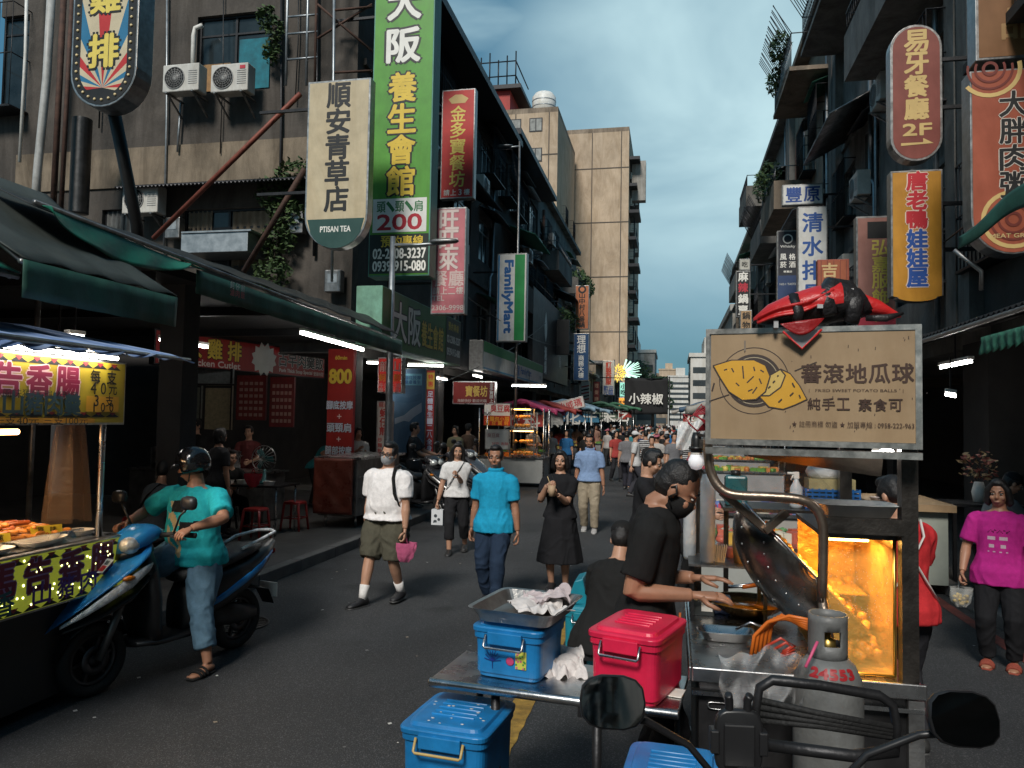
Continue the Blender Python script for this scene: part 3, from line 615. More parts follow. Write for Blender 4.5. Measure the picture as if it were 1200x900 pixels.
psign('faded pink vertical restaurant sign with pale characters', 506, 245, 546, 369, 14.62, t=.2, face=(.55, .17, .2), frame=ALU, brackets=((.3, -.9), (.8, -.9)),
      specs=[('col', '旺旺來', .5, .98, .41, .6, (.62, .52, .48), .04, (.35, .16, .17), .03), ('row', '餐廳', .04, .96, .335, .44, (.6, .45, .42), .03), ('row', '請上二樓', .05, .95, .22, .2, (.62, .5, .46), .02), ('txt', 'TEL', .05, .4, .15, .14, (.62, .5, .46), .02), ('txt', '2306-9998', .04, .96, .06, .14, (.62, .5, .46), .02)])
psign('white vertical convenience store sign with blue turned lettering and green stripe', 582, 298, 617, 401, 23.5, t=.25, face=(.82, .82, .8), frame=ALU, brackets=((.3, -.8), (.8, -.8)),
      specs=[('panel', .6, .93, .015, .985, (.02, .27, .07)), ('panel', .04, .09, .015, .985, (.03, .25, .5)), ('turn', 'FamilyMart', .36, .92, .1, .36, (.02, .13, .38), .06)])
# fascias along the street (left)
def fascia(label, y0, y1, z0, z1, x, side=-1, **k):
    t = k.pop('t', .16); return sign(label, (x, (y0 + y1) / 2, z0), y1 - y0, z1 - z0, t=t, rz=R(90) if side < 0 else R(-90), **k)
fascia('green massage parlour fascia over the arcade with white and yellow characters', 12.9, 18.1, 3.22, 4.3, -5.35, t=.5, face=(.05, .17, .035), frame=mat('mint_box_side', (.17, .36, .26), .6, var=.25, streak=.3), border=.02,
       specs=[('row', '大阪', .1, .42, .5, .14, W_, .035, K, .06), ('row', '養生會館', .42, .72, .44, .1, Y_, .035, K, .06), ('panel', .76, .997, .02, .98, (.012, .018, .015)), ('row', '預約專線', .79, .96, .8, .035, Y_, .03), ('txt', '02-2308-3237', .775, .985, .52, .032, W_, .04), ('txt', '0939-915-080', .775, .985, .25, .032, W_, .04)])
fascia('long white store fascia with green top band and small blue lettering', 20.6, 30.6, 3.3, 4.12, -5.35, t=.4, face=(.6, .61, .58), specs=[('panel', 0.005, .995, .62, .98, (.02, .23, .06)), ('panel', .005, .995, .04, .1, (.03, .25, .45)), ('row', '全家', .42, .53, .36, .035, (.02, .12, .35), .05), ('txt', 'FamilyMart', .54, .74, .36, .028, (.02, .12, .35), .05), ('txt', '便利', .92, .97, .36, .016, (.1, .15, .2), 0)])
fascia('tall black hot pot shop front with white leaf emblem and white characters', 29.6, 40, 3.7, 7.2, -5.5, t=.2, face=(.016, .016, .018), frame=DKMETAL, specs=[('poly', [(.3, .45), (.33, .55), (.335, .65), (.32, .75), (.3, .83), (.28, .75), (.265, .65), (.27, .55)], W_), ('col', '潮鍋', .3, .4, .06, .11, W_, .04), ('col', '涮涮鍋', .72, .8, .2, .06, (.4, .4, .38), .02)])
psign('black square blade sign beside the tall black shop front', 644, 375, 667, 416, 36, t=.2, face=(.014, .014, .015), frame=DKMETAL, brackets=((.5, -.6),))
psign('orange vertical sign with dark characters in front of the beige tower', 674, 335, 690, 386, 41, t=.22, face=(.5, .17, .07), frame=ALU, specs=[('disc', .5, .91, .3, K), ('disc', .5, .91, .16, (.5, .17, .07)), ('col', '山中村八番鍋', .5, .84, .03, .5, K, .04)], brackets=((.3, -1.2), (.8, -1.2)))
psign('blue vertical sign with pale characters under the orange one', 672, 391, 690, 446, 39, t=.22, face=(.02, .075, .19), frame=ALU, specs=[('col', '理想', .5, .96, .58, .6, W_, .03), ('col', '商務大樓', .5, .54, .05, .38, W_, .03)], brackets=((.3, -1.2), (.8, -1.2)))
psign('white vertical tailor sign with red characters at the foot of the tower', 706, 423, 720, 463, 56, t=.25, face=(.66, .62, .54), frame=ALU, specs=[('col', '訂製西服', .5, .97, .3, .72, (.55, .06, .03), .05), ('row', '歡迎', .08, .92, .2, .4, BL, .03), ('row', '光臨', .08, .92, .08, .4, BL, .03)], brackets=((.9, -2),))
psign('small dark red vertical sign beyond the blue one', 695, 447, 703, 474, 52, t=.2, face=(.16, .02, .02), frame=DKMETAL, specs=[('col', '理髮廳', .5, .95, .1, .6, (.5, .3, .2), .03)])
psign('small red and white diagonally striped barber light box', 681, 447, 691, 471, 46, t=.3, face=(.7, .68, .64), frame=ALU, specs=[('poly', [(.05, .04 + .16 * i), (.95, .12 + .16 * i), (.95, .19 + .16 * i), (.05, .11 + .16 * i)], K if i % 2 else (.4, .05, .04)) for i in range(5)])
# neon starburst
nq = P(729, 437, 58); NT = thing('neon_sign', 'lit yellow and pale green neon starburst over the market', 'neon sign', nq); c1, c2 = MB(), MB()
rn = random.Random(3)
for i in range(26):
    a = rn.uniform(-1.2, 1.3); r0, r1 = .3, rn.uniform(.7, 1.5); c2.tube([(r0 * math.cos(a), -.1, r0 * math.sin(a)), (r1 * math.cos(a), -.1, r1 * math.sin(a))], .028, 5)
for i in range(40): a = i * 2.4; r = .5 * math.sqrt(i / 40); c1.tube([(r * math.cos(a) - .35, -.12, r * math.sin(a)), ((r + .25) * math.cos(a) - .35, -.12, (r + .25) * math.sin(a))], .035, 5)
c2.build('neon_ray', mat('neon_mint', (.45, .75, .6), emit=.7, var=0), NT); c1.build('neon_core', mat('neon_yellow', (.8, .55, .08), emit=.6, var=0), NT)
MB().tube([(-.6, .1, -6), (-.6, .1, 1)], .06, 6).build('pole', DKMETAL, NT)
psign('small mint lit sign under the neon starburst', 726, 448, 735, 465, 57.6, t=.2, face=(.25, .6, .48), lit=.35, specs=[('col', '小吃', .5, .9, .1, .7, K, .06)])
psign('small orange lit sign under the mint one', 725, 466, 733, 476, 57.4, t=.2, face=(.75, .3, .04), lit=.5, specs=[('row', '美食', .05, .95, .5, .45, K, .04)])
# ---- under the left arcade and awning
def shop_red(F_, T):
    w, h = 4.88, .62; n = 12; mb = F_.mb; cx = .35
    star = [((.36 + .07 * (i % 2)) * math.cos(i * math.pi / n), .3 + (.26 + .1 * (i % 2)) * math.sin(i * math.pi / n)) for i in range(2 * n)]
    mb.add([(cx + x * .9, -.072, z) for x, z in star], [tuple(range(2 * n))], F_.c((.6, .6, .56)))
    put_texts(F_, [('row', '大雞排', .13, .45, .62, .075, (.62, .45, .06), .05, K, .06), ('row', '好大', .02, .13, .66, .05, (.62, .45, .06), .05), ('txt', 'Fried Chicken Cutlet', .02, .43, .17, .024, (.6, .58, .55), .04), ('txt', '$80', .51, .615, .5, .062, K, .06), ('row', '古早肉羹飯', .66, .985, .6, .068, K, .035, (.62, .62, .6), .045), ('txt', 'Pork Thick Soup Special', .67, .9, .17, .02, (.6, .58, .55), .04), ('row', '營業時間', .91, .985, .17, .018, (.6, .58, .55), .02)], w, h, -.066, 12)
a, b = Vector((-8.76, 11.6, 2.78)), Vector((-7.9, 16.4, 2.78)); mid = (a + b) / 2
sign('long dark red fried chicken shop board with a silver price burst', mid, (b - a).length, .62, .12, (.32, .02, .022), DKMETAL, rz=math.atan2(b.y - a.y, b.x - a.x), extra=shop_red)
psign('red foot massage price poster on a pillar with yellow 800', 383, 409, 413, 541, 13.4, t=.12, face=(.38, .025, .02), frame=paint((.4, .02, .02)), border=.008,
      specs=[('txt', '60min', .28, .74, .92, .14, Y_, .06), ('txt', '800', .08, .92, .755, .5, Y_, .06, K, .03), ('row', '腳底按摩', -.02, 1.02, .5, .3, (.62, .66, .75), .04, K, .05), ('row', '+', .3, .7, .4, .16, W_, .03), ('row', '頭頸肩', .02, .98, .3, .32, (.62, .66, .75), .04, K, .05), ('row', '+', .3, .7, .2, .16, W_, .03), ('row', '腿部按摩', -.02, 1.02, .1, .3, (.62, .66, .75), .04, K, .05)])
psign('red lit oyster omelette light box hanging under the awning', 444, 419, 473, 461, 13.9, t=.2, face=(.45, .03, .022), frame=STEEL, lit=.22, specs=[('row', '龍山', .08, .92, .74, .4, W_, .03), ('row', '蚵仔煎', .06, .94, .43, .28, (.8, .5, .03), .03), ('row', '牛肉大滷', .06, .94, .22, .17, W_, .02), ('row', '麵粥炒飯', .06, .94, .09, .17, W_, .02)])
psign('white vertical oyster omelette board with red characters under the red light box', 442, 470, 459, 533, 13.9, t=.14, face=(.62, .58, .52), frame=ALU, specs=[('row', '龍山', .1, .9, .93, .34, (.5, .04, .03), .03), ('col', '蚵仔煎', .5, .86, .36, .62, (.5, .04, .03), .05), ('col', '炒麵飯', .27, .33, .03, .3, (.5, .04, .03), .03), ('col', '貢丸湯', .73, .33, .03, .3, (.5, .04, .03), .03)])
def hands(F_, T):
    q = F_.c((.42, .5, .6)); d = F_.c((.08, .17, .28)); w, h = .62, 1.75
    for pts, c in (([(-.31, .75), (-.1, .82), (.05, .95), (.29, 1.1), (.3, .9), (.12, .78), (.02, .68), (-.1, .7), (-.31, .62)], q), ([(-.3, 1.25), (-.05, 1.2), (.29, 1.3), (.29, 1.16), (.0, 1.08), (-.3, 1.1)], d), ([(-.28, .05), (-.1, .05), (-.02, .4), (.1, .55), (-.02, .6), (-.2, .5)], d)):
        F_.mb.add([(x, -.045 - .001 * (c == q), z) for x, z in pts], [tuple(range(len(pts)))], c)
    put_texts(F_, [('panel', .28, .97, .84, .985, (.25, .55, .68)), ('row', '腳底按摩', .32, .93, .935, .14, BL, .02), ('row', '健康養生', .32, .93, .88, .14, BL, .02)], w, h, -.05, 3)
psign('tall blue massage poster showing pale hands on a foot', 459, 432, 498, 531, 15.9, t=.08, face=(.11, .22, .36), frame=ALU, border=.01, extra=hands)
psign('narrow red vertical strip sign at the arcade edge beside the blue poster', 499, 434, 509, 531, 15.2, t=.12, face=(.36, .03, .03), frame=DKMETAL, border=.01, specs=[('panel', .05, .95, .77, .97, (.5, .33, .05)), ('col', '特惠', .5, .96, .79, .6, RD, .03), ('col', '足體養生一二八全身', .5, .75, .02, .66, (.62, .62, .7), .03, BL, .03)])
psign('red restaurant light box with gold characters hung under the arcade', 531, 447, 581, 474, 20.5, t=.18, face=(.24, .018, .016), frame=STEEL, specs=[('row', '寶餐坊', .3, .82, .57, .24, (.75, .5, .1), .035), ('txt', '海鮮快炒 歡迎光臨', .12, .8, .16, .07, (.6, .5, .45), .02), ('col', '金多寶請上', .91, .94, .08, .09, W_, .02)])
psign('red and white stall board with yellow lettering over an orange strip', 567, 472, 599, 499, 23, t=.16, face=(.5, .47, .42), frame=DKMETAL, lit=.12, specs=[('panel', .02, .98, .02, .44, (.45, .04, .015)), ('row', '大腸包小腸', .05, .95, .3, .16, (.8, .45, .04), .03), ('row', '臭豆腐蚵', .05, .95, .12, .15, (.8, .45, .04), .03), ('row', '臭豆腐', .25, .97, .75, .26, (.5, .03, .03), .04), ('row', '好吃', .03, .3, .53, .12, K, .03)])
# ---- right side
def gruel(F_, T):
    w, h = .95, 2.05; c = F_.c(GOLD); d = F_.c((.16, .03, .02))
    for (cx, cz, rr) in ((-.2, 1.93, .3), (.0, .36, .3)):
        for r0, r1, cc, k in ((rr, rr * .86, c, 0), (rr * .74, rr * .66, d, 1), (rr * .5, rr * .42, d, 2), (rr * .26, rr * .16, d, 3)):
            n = 28
            for i in range(n):
                a0, a1 = 2 * math.pi * i / n, 2 * math.pi * (i + 1) / n
                pts = [(cx + r0 * math.cos(a0), cz + r0 * math.sin(a0)), (cx + r0 * math.cos(a1), cz + r0 * math.sin(a1)), (cx + r1 * math.cos(a1), cz + r1 * math.sin(a1)), (cx + r1 * math.cos(a0), cz + r1 * math.sin(a0))]
                if max(abs(x) for x, z in pts) < w / 2 - .03 and max(z for x, z in pts) < h - .03: F_.mb.add([(x, -.1275 - .0005 * k, z) for x, z in pts], [(0, 1, 2, 3)], cc)
psign('big orange red porridge sign with black characters and round gold emblem, far right', 1133, 86, 1231, 301, 8.7, t=.24, face=(.36, .085, .042), frame=ALU, shape='roundbottom', border=.02, extra=gruel, brackets=((.7, .6), (.4, .6)),
      specs=[('col', '大胖肉粥', .52, .88, .3, .45, K, .03, (.66, .58, .5), .03), ('txt', 'MEAT GRUEL', .22, .8, .1, .055, (.6, .45, .2), .02)])
psign('faded brown and gold sign at the top right over the orange red one', 1138, -60, 1240, 74, 8.9, t=.24, face=(.22, .1, .035), frame=ALU, specs=[('col', '金品', .5, .9, .1, .42, (.34, .2, .08), .03)], brackets=((.5, .6),))
psign('rust red round ended restaurant sign with gold characters and 2F', 1041, 33, 1102, 192, 11.6, t=.22, face=(.22, .05, .035), frame=ALU, shape='pill', border=.035, specs=[('col', '易牙餐廳', .5, .96, .3, .56, GOLD, .045), ('txt', '2F', .24, .78, .23, .24, GOLD, .05), ('poly', [(.2, .135), (.62, .135), (.62, .165), (.82, .125), (.2, .115)], GOLD)], brackets=((.4, .6), (.75, .6)))
psign('orange yellow vertical doll shop sign with red and blue characters and gold base', 1042, 202, 1103, 355, 11.3, t=.2, face=(.52, .24, .02), frame=ALU, shape='bowl', border=.025, specs=[('col', '唐老鴨', .5, .99, .55, .62, (.5, .02, .03), .045, (.7, .55, .45), .045), ('col', '娃娃屋', .5, .55, .11, .62, (.02, .08, .32), .045, (.7, .55, .45), .045)], brackets=((.4, .6), (.75, .6)))
psign('dull pink clothing shop sign with yellow characters and black square', 1002, 255, 1049, 386, 14.2, t=.2, face=(.36, .17, .14), frame=ALU, specs=[('panel', .28, .93, .8, .95, K), ('panel', .03, .97, .02, .12, (.35, .03, .05)), ('col', '弘嘉服飾行', .6, .79, .06, .46, (.62, .5, .1), .03)], brackets=((.4, .8), (.8, .8)))
psign('white vertical sign with dark blue brush characters', 934, 243, 969, 362, 20.5, t=.2, face=(.62, .63, .62), frame=ALU, specs=[('col', '清水排骨', .5, .96, .02, .72, (.015, .07, .26), .04)], brackets=((.4, .9), (.8, .9)))
psign('white horizontal sign with two dark blue characters', 916, 217, 964, 241, 21.6, t=.2, face=(.66, .67, .66), frame=ALU, specs=[('row', '豐原', .06, .94, .5, .38, (.015, .06, .25), .04)], brackets=((.5, .5),))
psign('navy and black liquor shop sign with white lettering', 910, 271, 935, 362, 22.6, t=.2, face=(.02, .022, .032), frame=ALU, specs=[('disc', .5, .89, .24, W_), ('disc', .5, .89, .18, (.02, .022, .032)), ('txt', 'Whisky', .15, .85, .79, .16, W_, .03), ('row', '風格', .08, .92, .66, .3, W_, .03), ('row', '菸酒', .08, .92, .56, .3, W_, .03), ('txt', '專賣店', .3, .7, .47, .1, W_, .02), ('panel', .03, .97, .12, .42, (.025, .05, .13)), ('txt', 'NO.1 TASTE', .12, .88, .31, .1, (.5, .5, .45), .02), ('txt', 'SINCE', .15, .85, .08, .08, W_, .02)], brackets=((.5, 1),))
psign('orange box sign with a pale character, ribbed face', 957, 305, 994, 356, 17.6, t=.2, face=(.36, .1, .045), frame=paint((.3, .07, .04)), specs=[('panel', .1 + .2 * i, .13 + .2 * i, .02, .98, (.2, .05, .03)) for i in range(5)] + [('col', '吉堂', .38, .97, .1, .5, (.6, .42, .2), .04)], brackets=((.5, 1),))
psign('black vertical hot pot sign with white and red characters, far right row', 862, 318, 879, 372, 30, t=.2, face=(.016, .016, .017), frame=ALU, specs=[('col', '麻', .5, .99, .76, .7, W_, .05), ('col', '辣', .5, .76, .52, .7, (.5, .03, .05), .05), ('col', '鍋賣', .5, .52, .03, .7, W_, .05)], brackets=((.5, 1.9),))
psign('small tan hot pot sign under the black one', 867, 364, 881, 388, 29, t=.2, face=(.46, .3, .16), frame=ALU, specs=[('col', '鍋物', .5, .96, .04, .66, K, .04)], brackets=((.5, 1.9),))
psign('small white sign on top of the black vertical one', 866, 304, 879, 317, 30.3, t=.2, face=(.5, .5, .45), frame=ALU, specs=[('row', '吃', .2, .8, .5, .5, K, .04)], brackets=((.5, 1.9),))
# black banner across the market
bq = P(757, 464, 50); BT = thing('hanging_banner', 'black cloth banner with three white characters over the crowd', 'banner', bq)
bw, bh = 2.75, 2.3; n = 24
MB().sheet(lambda u, v: ((u - .5) * bw, .07 * math.sin(u * 9 + v * 2) + .03 * math.sin(u * 23 + v * 7), (v - .5) * bh - .08 * math.sin(u * math.pi) * v + .12 * (1 - u) * (v - .5)), n, 12).build('cloth', mat('black_cloth', (.014, .014, .015), .85, var=.3), BT, solid=.01)
F_ = Faces(); put_texts(F_, [('row', '小辣椒', .1, .9, .42, .25, W_, .03)], bw, bh, -.13); F_.mb.v = [(x, y, z - bh / 2 - .0) for x, y, z in F_.mb.v]; F_.mb.build('lettering', F_.ms, BT, fix=False)
MB().tube([(-bw / 2 - 1.6, 0, bh / 2 + .02), (bw / 2 + .1, 0, bh / 2 - .06)], .03, 6).build('rail', DKMETAL, BT)
MB().tube([(bw / 2 + .1, 0, bh / 2 + .1), (bw / 2 + .1, 0, -bq.z)], .035, 6).build('post', DKMETAL, BT)
# ================================================================ clutter on the walls
def ac_unit(name='air_conditioner'):
    T = thing(name, 'x', 'air conditioner'); W = paint((.62, .61, .57), 'ac_casing', streak=.3, var=.15)
    MB().box((0, 0, .3), (.84, .3, .58)).build('casing', W, T, bevel=.02)
    g = MB(); g.lathe([(.235, -.012), (.235, .012), (.22, .012), (.22, -.012)], 28, (-.14, -.155, .3), M=Matrix.Rotation(R(90), 4, 'X'), ring=True)
    for r in (.04, .085, .13, .175): g.lathe([(r, -.005), (r + .008, 0), (r, .005)], 22, (-.14, -.16, .3), M=Matrix.Rotation(R(90), 4, 'X'), ring=True)
    for i in range(8): a = i * math.pi / 8; g.tube([(-.14 + .22 * math.cos(a), -.158, .3 + .22 * math.sin(a)), (-.14 - .22 * math.cos(a), -.158, .3 - .22 * math.sin(a))], .005, 4)
    g.build('fan_grille', mat('ac_grille', (.3, .3, .29), .5), T)
    MB().lathe([(.215, 0), (.215, .006)], 28, (-.14, -.151, .3), M=Matrix.Rotation(R(90), 4, 'X')).build('fan_opening', BLACK, T)
    v = MB()
    for i in range(7): v.box((.28, -.153, .16 + i * .045), (.2, .01, .012))
    v.build('side_louvre', mat('ac_grille', (.3, .3, .29)), T)
    for x in (-.3, .3): b = MB(); b.box((x, .1, -.015), (.04, .6, .03)); b.bar((x, -.15, -.02), (x, .38, -.36), .03); b.build('bracket', OLDSTEEL, T)
    return T
AC = ac_unit(); spots = [(222, 98, 'left of the pair of white air conditioners under the boarded window', 14.2), (278, 98, 'white air conditioner with red sticker, under the teal curtained window', 14.2), (175, 238, 'dusty air conditioner by itself beside the lower curtained windows', 14.2)]
for i, (px, py, lab, y) in enumerate(spots):
    q = P(px, py, y); o = AC if i == 0 else dup(AC); o.location = (q.x, q.y - .15, q.z - .3); o['label'] = lab; o['group'] = 'air conditioners on the side wall'
    if i == 1: MB().box((.3, -.155, .5), (.12, .008, .07)).build('sticker', paint((.5, .03, .05)), o)
for i, (y, z, xx, side, lab) in enumerate(((15.0, 5.9, 4.25, 1, 'air conditioner on the right facade behind the round ended sign'), (19, 7.2, 4.25, 1, 'air conditioner above the dull pink clothing sign'), (24.5, 8.4, 4.25, 1, 'air conditioner under the spiked balcony cage'), (29, 6.0, 4.25, 1, 'air conditioner behind the white brush character sign'), (36, 8.2, 4.25, 1, 'air conditioner on the weathered block mid row'), (21.5, 6.5, -6.1, -1, 'air conditioner on the dark facade above the store fascia'), (32, 8.6, -6.1, -1, 'air conditioner over the black shop front'), (40, 5.6, -6.1, -1, 'air conditioner beside the orange vertical sign'), (45, 8.8, -6.1, -1, 'air conditioner by the planted balconies'))):
    dup(AC, (xx, y, z), R(-90) if side > 0 else R(90), lab)
def run(name, label, cat, pts, r, m, n=8, group=None):
    o = Vector(pts[0]); b = MB().tube([Vector(p) - o for p in pts], r, n).build(name, m, None, loc=o); return dress(b, label, cat, group)
run('drain_pipe', 'pale vertical drain pipe at the far left of the side wall', 'pipe', [P(62, -40, 13.9), P(55, 90, 13.9), P(44, 200, 13.9), P(40, 262, 13.9)], .085, mat('pale_pvc', (.42, .42, .4), .5, streak=.4))
run('drain_pipe', 'thin white pipe left of the pale drain pipe', 'pipe', [P(32, -40, 14.0), P(30, 60, 14.0), P(23, 190, 14.0)], .035, WHITE)
run('drain_pipe', 'white elbow pipe beside the boarded window', 'pipe', [P(237, 30, 14.3), P(229, 33, 14.3), P(227, 42, 14.3), P(226, 82, 14.3)], .05, WHITE)
run('drain_pipe', 'thin pipe under the left air conditioner of the pair', 'pipe', [P(212, 118, 14.4), P(208, 178, 14.4)], .025, GALV)
run('steel_pole', 'rust brown pole beside the ribbed duct', 'pole', [P(76, -30, 13.2), P(62, 250, 13.2)], .06, RUST)
run('steel_pole', 'second thinner rusty pole between drain pipe and duct', 'pole', [P(86, -30, 13.0), P(71, 255, 13.0)], .045, RUST)
dm = MB(); prof = []
for i in range(90): prof += [(.19, i * .022), (.165, i * .022 + .011)]
q = P(92, 250, 13.4); dress(dm.lathe(prof, 18).build('ribbed_duct', mat('dull_duct', (.09, .09, .09), .4, .7, var=.3), None, loc=q), 'ribbed grey exhaust duct under the striped round sign', 'duct')
run('brace_pole', 'long rusty red brace pole slanting up to the cream sign', 'pole', [P(180, 279, 13.9), P(352, 110, 12.9)], .05, mat('rusty_red_pole', (.2, .055, .035), .6, .3, var=.4))
run('brace_pole', 'shorter brown brace pole leaning behind the cream sign', 'pole', [P(286, 318, 13.6), P(357, 198, 12.9)], .055, RUST)
run('sign_post', 'black leaning post that carries the striped round sign', 'post', [P(133, 128, 6.9), P(160, 262, 7.6), P(166, 330, 7.8)], .07, BLACK)
sc = thing('sign_scaffold', 'steel ladder scaffold beside the green vertical sign', 'scaffold', P(370, 100, 13.9)); b0 = Vector(sc.location)
for px in (338, 362, 372, 392): m = MB(); m.tube([P(px, -60, 13.9) - b0, P(px - 3, 100 if px < 380 else 330, 13.9) - b0], .03, 6); m.build('upright', GALV if px != 372 else RUST, sc)
for py in (-10, 20, 40, 70): MB().tube([P(336, py, 13.9) - b0, P(372, py - 3, 13.9) - b0], .022, 6).build('rung', GALV, sc)
for (a, b) in (((372, 45), (436, 5)), ((372, 5), (436, 60)), ((392, 85), (436, 83)), ((392, 12), (436, 8))): MB().tube([P(*a, 13.9) - b0, P(*b, 14.3) - b0], .025, 6).build('brace', RUST, sc)
dbx = P(257, 298, 14.0); dt = thing('vent_box', 'dented silver metal vent box on the shed roof', 'vent box', dbx)
MB().box((0, .2, .2), (1.5, .8, .4)).build('body', GALV, dt, bevel=.01); MB().box((.05, .2, .42), (1.56, .86, .035)).build('lid', GALV, dt)
# creeper on the side wall
rn = random.Random(12)
def creeper(label, pts, r, n, size, seed):
    rnd = random.Random(seed); T = thing('wall_creeper', label, 'plant', pts[0]); o = Vector(pts[0]); cl = MB(); st = MB()
    for p in pts: leaf_cloud(cl, Vector(p) - o, r, n, size, rnd)
    st.tube([Vector(p) - o for p in pts], .012, 5) if len(pts) > 1 else None
    cl.build('foliage', LEAF, T, fix=False)
    if st.v: st.build('stem', BARK, T)
creeper('bushy green creeper climbing the wall left of the cream sign', [P(318, 320, 14.1), P(325, 280, 14.2), P(335, 250, 14.2), P(320, 225, 14.2), P(345, 205, 14.2)], (.45, .18, .38), 300, .13, 3)
creeper('small leafy plant growing from the wall beside the teal curtained window', [P(318, 60, 14.2), P(322, 35, 14.2), P(312, 20, 14.2)], (.22, .15, .3), 130, .13, 4)
creeper('planted greenery spilling from the grey block balcony on the left', [Vector((-5.5, 38, 7.1)), Vector((-5.4, 41, 7.2))], (.5, 1.3, .5), 400, .2, 5)
creeper('potted shrubs on the upper balcony near the beige tower', [Vector((-5.5, 45.5, 10.3)), Vector((-5.4, 48.5, 10.4))], (.5, 1.5, .7), 400, .25, 6)
creeper('dry plant hanging over the spiked balcony on the right', [Vector((3.2, 24.5, 13.6)), Vector((3.3, 26, 13.2))], (.35, .9, .4), 250, .2, 7)
creeper('leafy pots on the second right balcony against the sky', [Vector((3.3, 28, 10.6)), Vector((3.3, 30, 10.9))], (.4, .9, .6), 300, .2, 8)
# street lamps
def lamp(label, base, top, arm):
    T = thing('street_lamp', label, 'street lamp', base); h = top - base[2]
    MB().tube([(0, 0, 0), (0, 0, h * .5), (0, 0, h)], [.075, .065, .05] if h < 8 else [.055, .045, .035], 12).build('pole', GALV if h < 8 else OLDSTEEL, T)
    MB().tube([(0, 0, h - .15), (arm * .5, 0, h - .17), (arm, 0, h - .15)], .03, 8).build('arm', GALV, T)
    MB().rings([[(arm - .28 + x, y, h - .12 + z) for y, z in superring(.09 * k, .05 * k, 10)] for x, k in ((0, .5), (.1, 1), (.3, 1.1), (.5, .8), (.55, .3))]).build('lamp_head', OLDSTEEL, T)
lamp('grey street lamp standing through the awning in front of the green sign', (-5.12, 13.4, .13), 5.3, 1.0)
lamp('tall thin street lamp in front of the second dark eave', (-4.95, 24.2, .13), 11.0, -.5)

# ================================================================ left market shed, awnings
sh = thing('market_shed', 'low black roofed market shed along the left pavement, dark inside', 'shed', (-9, 3, .13))
MB().b2((-13.4, -8, 3.42), (-5.25, 14.3, 3.52)).build('roof', mat('black_roof_sheet', (.012, .012, .012), .8), sh, world=True)
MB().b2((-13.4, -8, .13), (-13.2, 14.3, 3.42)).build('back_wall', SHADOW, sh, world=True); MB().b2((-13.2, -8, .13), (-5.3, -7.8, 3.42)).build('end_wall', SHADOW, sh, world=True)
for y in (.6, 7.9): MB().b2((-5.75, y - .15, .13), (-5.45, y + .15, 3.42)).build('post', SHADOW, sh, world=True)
for y in (2, 4.5, 7, 9.5, 12): MB().b2((-13.2, y - .04, 3.3), (-5.3, y + .04, 3.415)).build('rafter', DKMETAL, sh, world=True)
TARP = mat('teal_green_tarp', (.012, .15, .1), .5, var=.3, scale=2.5, streak=.25, bump=.25, bscale=9); TARPD = mat('dark_green_tarp', (.024, .095, .068), .6, var=.35, scale=2, streak=.5, bump=.25, bscale=9); TARPG = mat('grey_green_tarp', (.045, .055, .05), .65, var=.3, scale=1.6, streak=.3, bump=.25, bscale=7)
aw = thing('tarp_awning', 'long green tarp awning edge with a loose bright flap, over the left pavement', 'awning', (-4.85, 9.4, 3.2))
def swag(u, v):
    y = 5.06 + 2.05 * u; dr = .26 * math.sin(math.pi * min(1, u * 1.15)) ** .6 * (1 - .25 * u) + .015
    return (-4.85 + .10 * v + .02 * math.sin(u * 22 + v * 3) * v, y, 3.56 - .1 * u - dr * v * 1.0)
MB().sheet(swag, 40, 6).build('loose_flap', TARP, aw, world=True, solid=.006)
MB().sheet(lambda u, v: (-4.83 + .012 * math.sin(u * 60) * v, 7.05 + 6.2 * u, 3.44 - .12 * u - .25 * v), 70, 3).build('valance', TARPD, aw, world=True, solid=.006)
MB().sheet(lambda u, v: (-5.35 + .5 * v, 5.0 + 8.25 * u, 3.76 - (.22 + .1 * max(0, (u - .25) / .75)) * v - .02 * math.sin(u * 30) ** 2), 50, 4).build('top_sheet', mat('black_tarp', (.014, .016, .016), .6, bump=.2, bscale=9), aw, world=True, solid=.008)
MB().tube([(-4.86, 5.0, 3.57), (-4.86, 13.25, 3.33)], .022, 8).build('edge_pipe', OLDSTEEL, aw, world=True)
Fa = Faces(); put_texts(Fa, [('row', '蚵仔煎', .1, .9, .7, .2, W_, .02), ('row', '滷肉飯', .1, .9, .3, .2, (.5, .1, .1), .02)], .4, .2, -.012); bq = [Matrix.Translation((-4.80, 7.75, 3.24)) @ Matrix.Rotation(R(90), 4, 'Z') @ Vector(v) - Vector(aw.location) for v in Fa.mb.v]; Fa.mb.v = [tuple(v) for v in bq]; Fa.mb.build('lettering', Fa.ms, aw, fix=False)
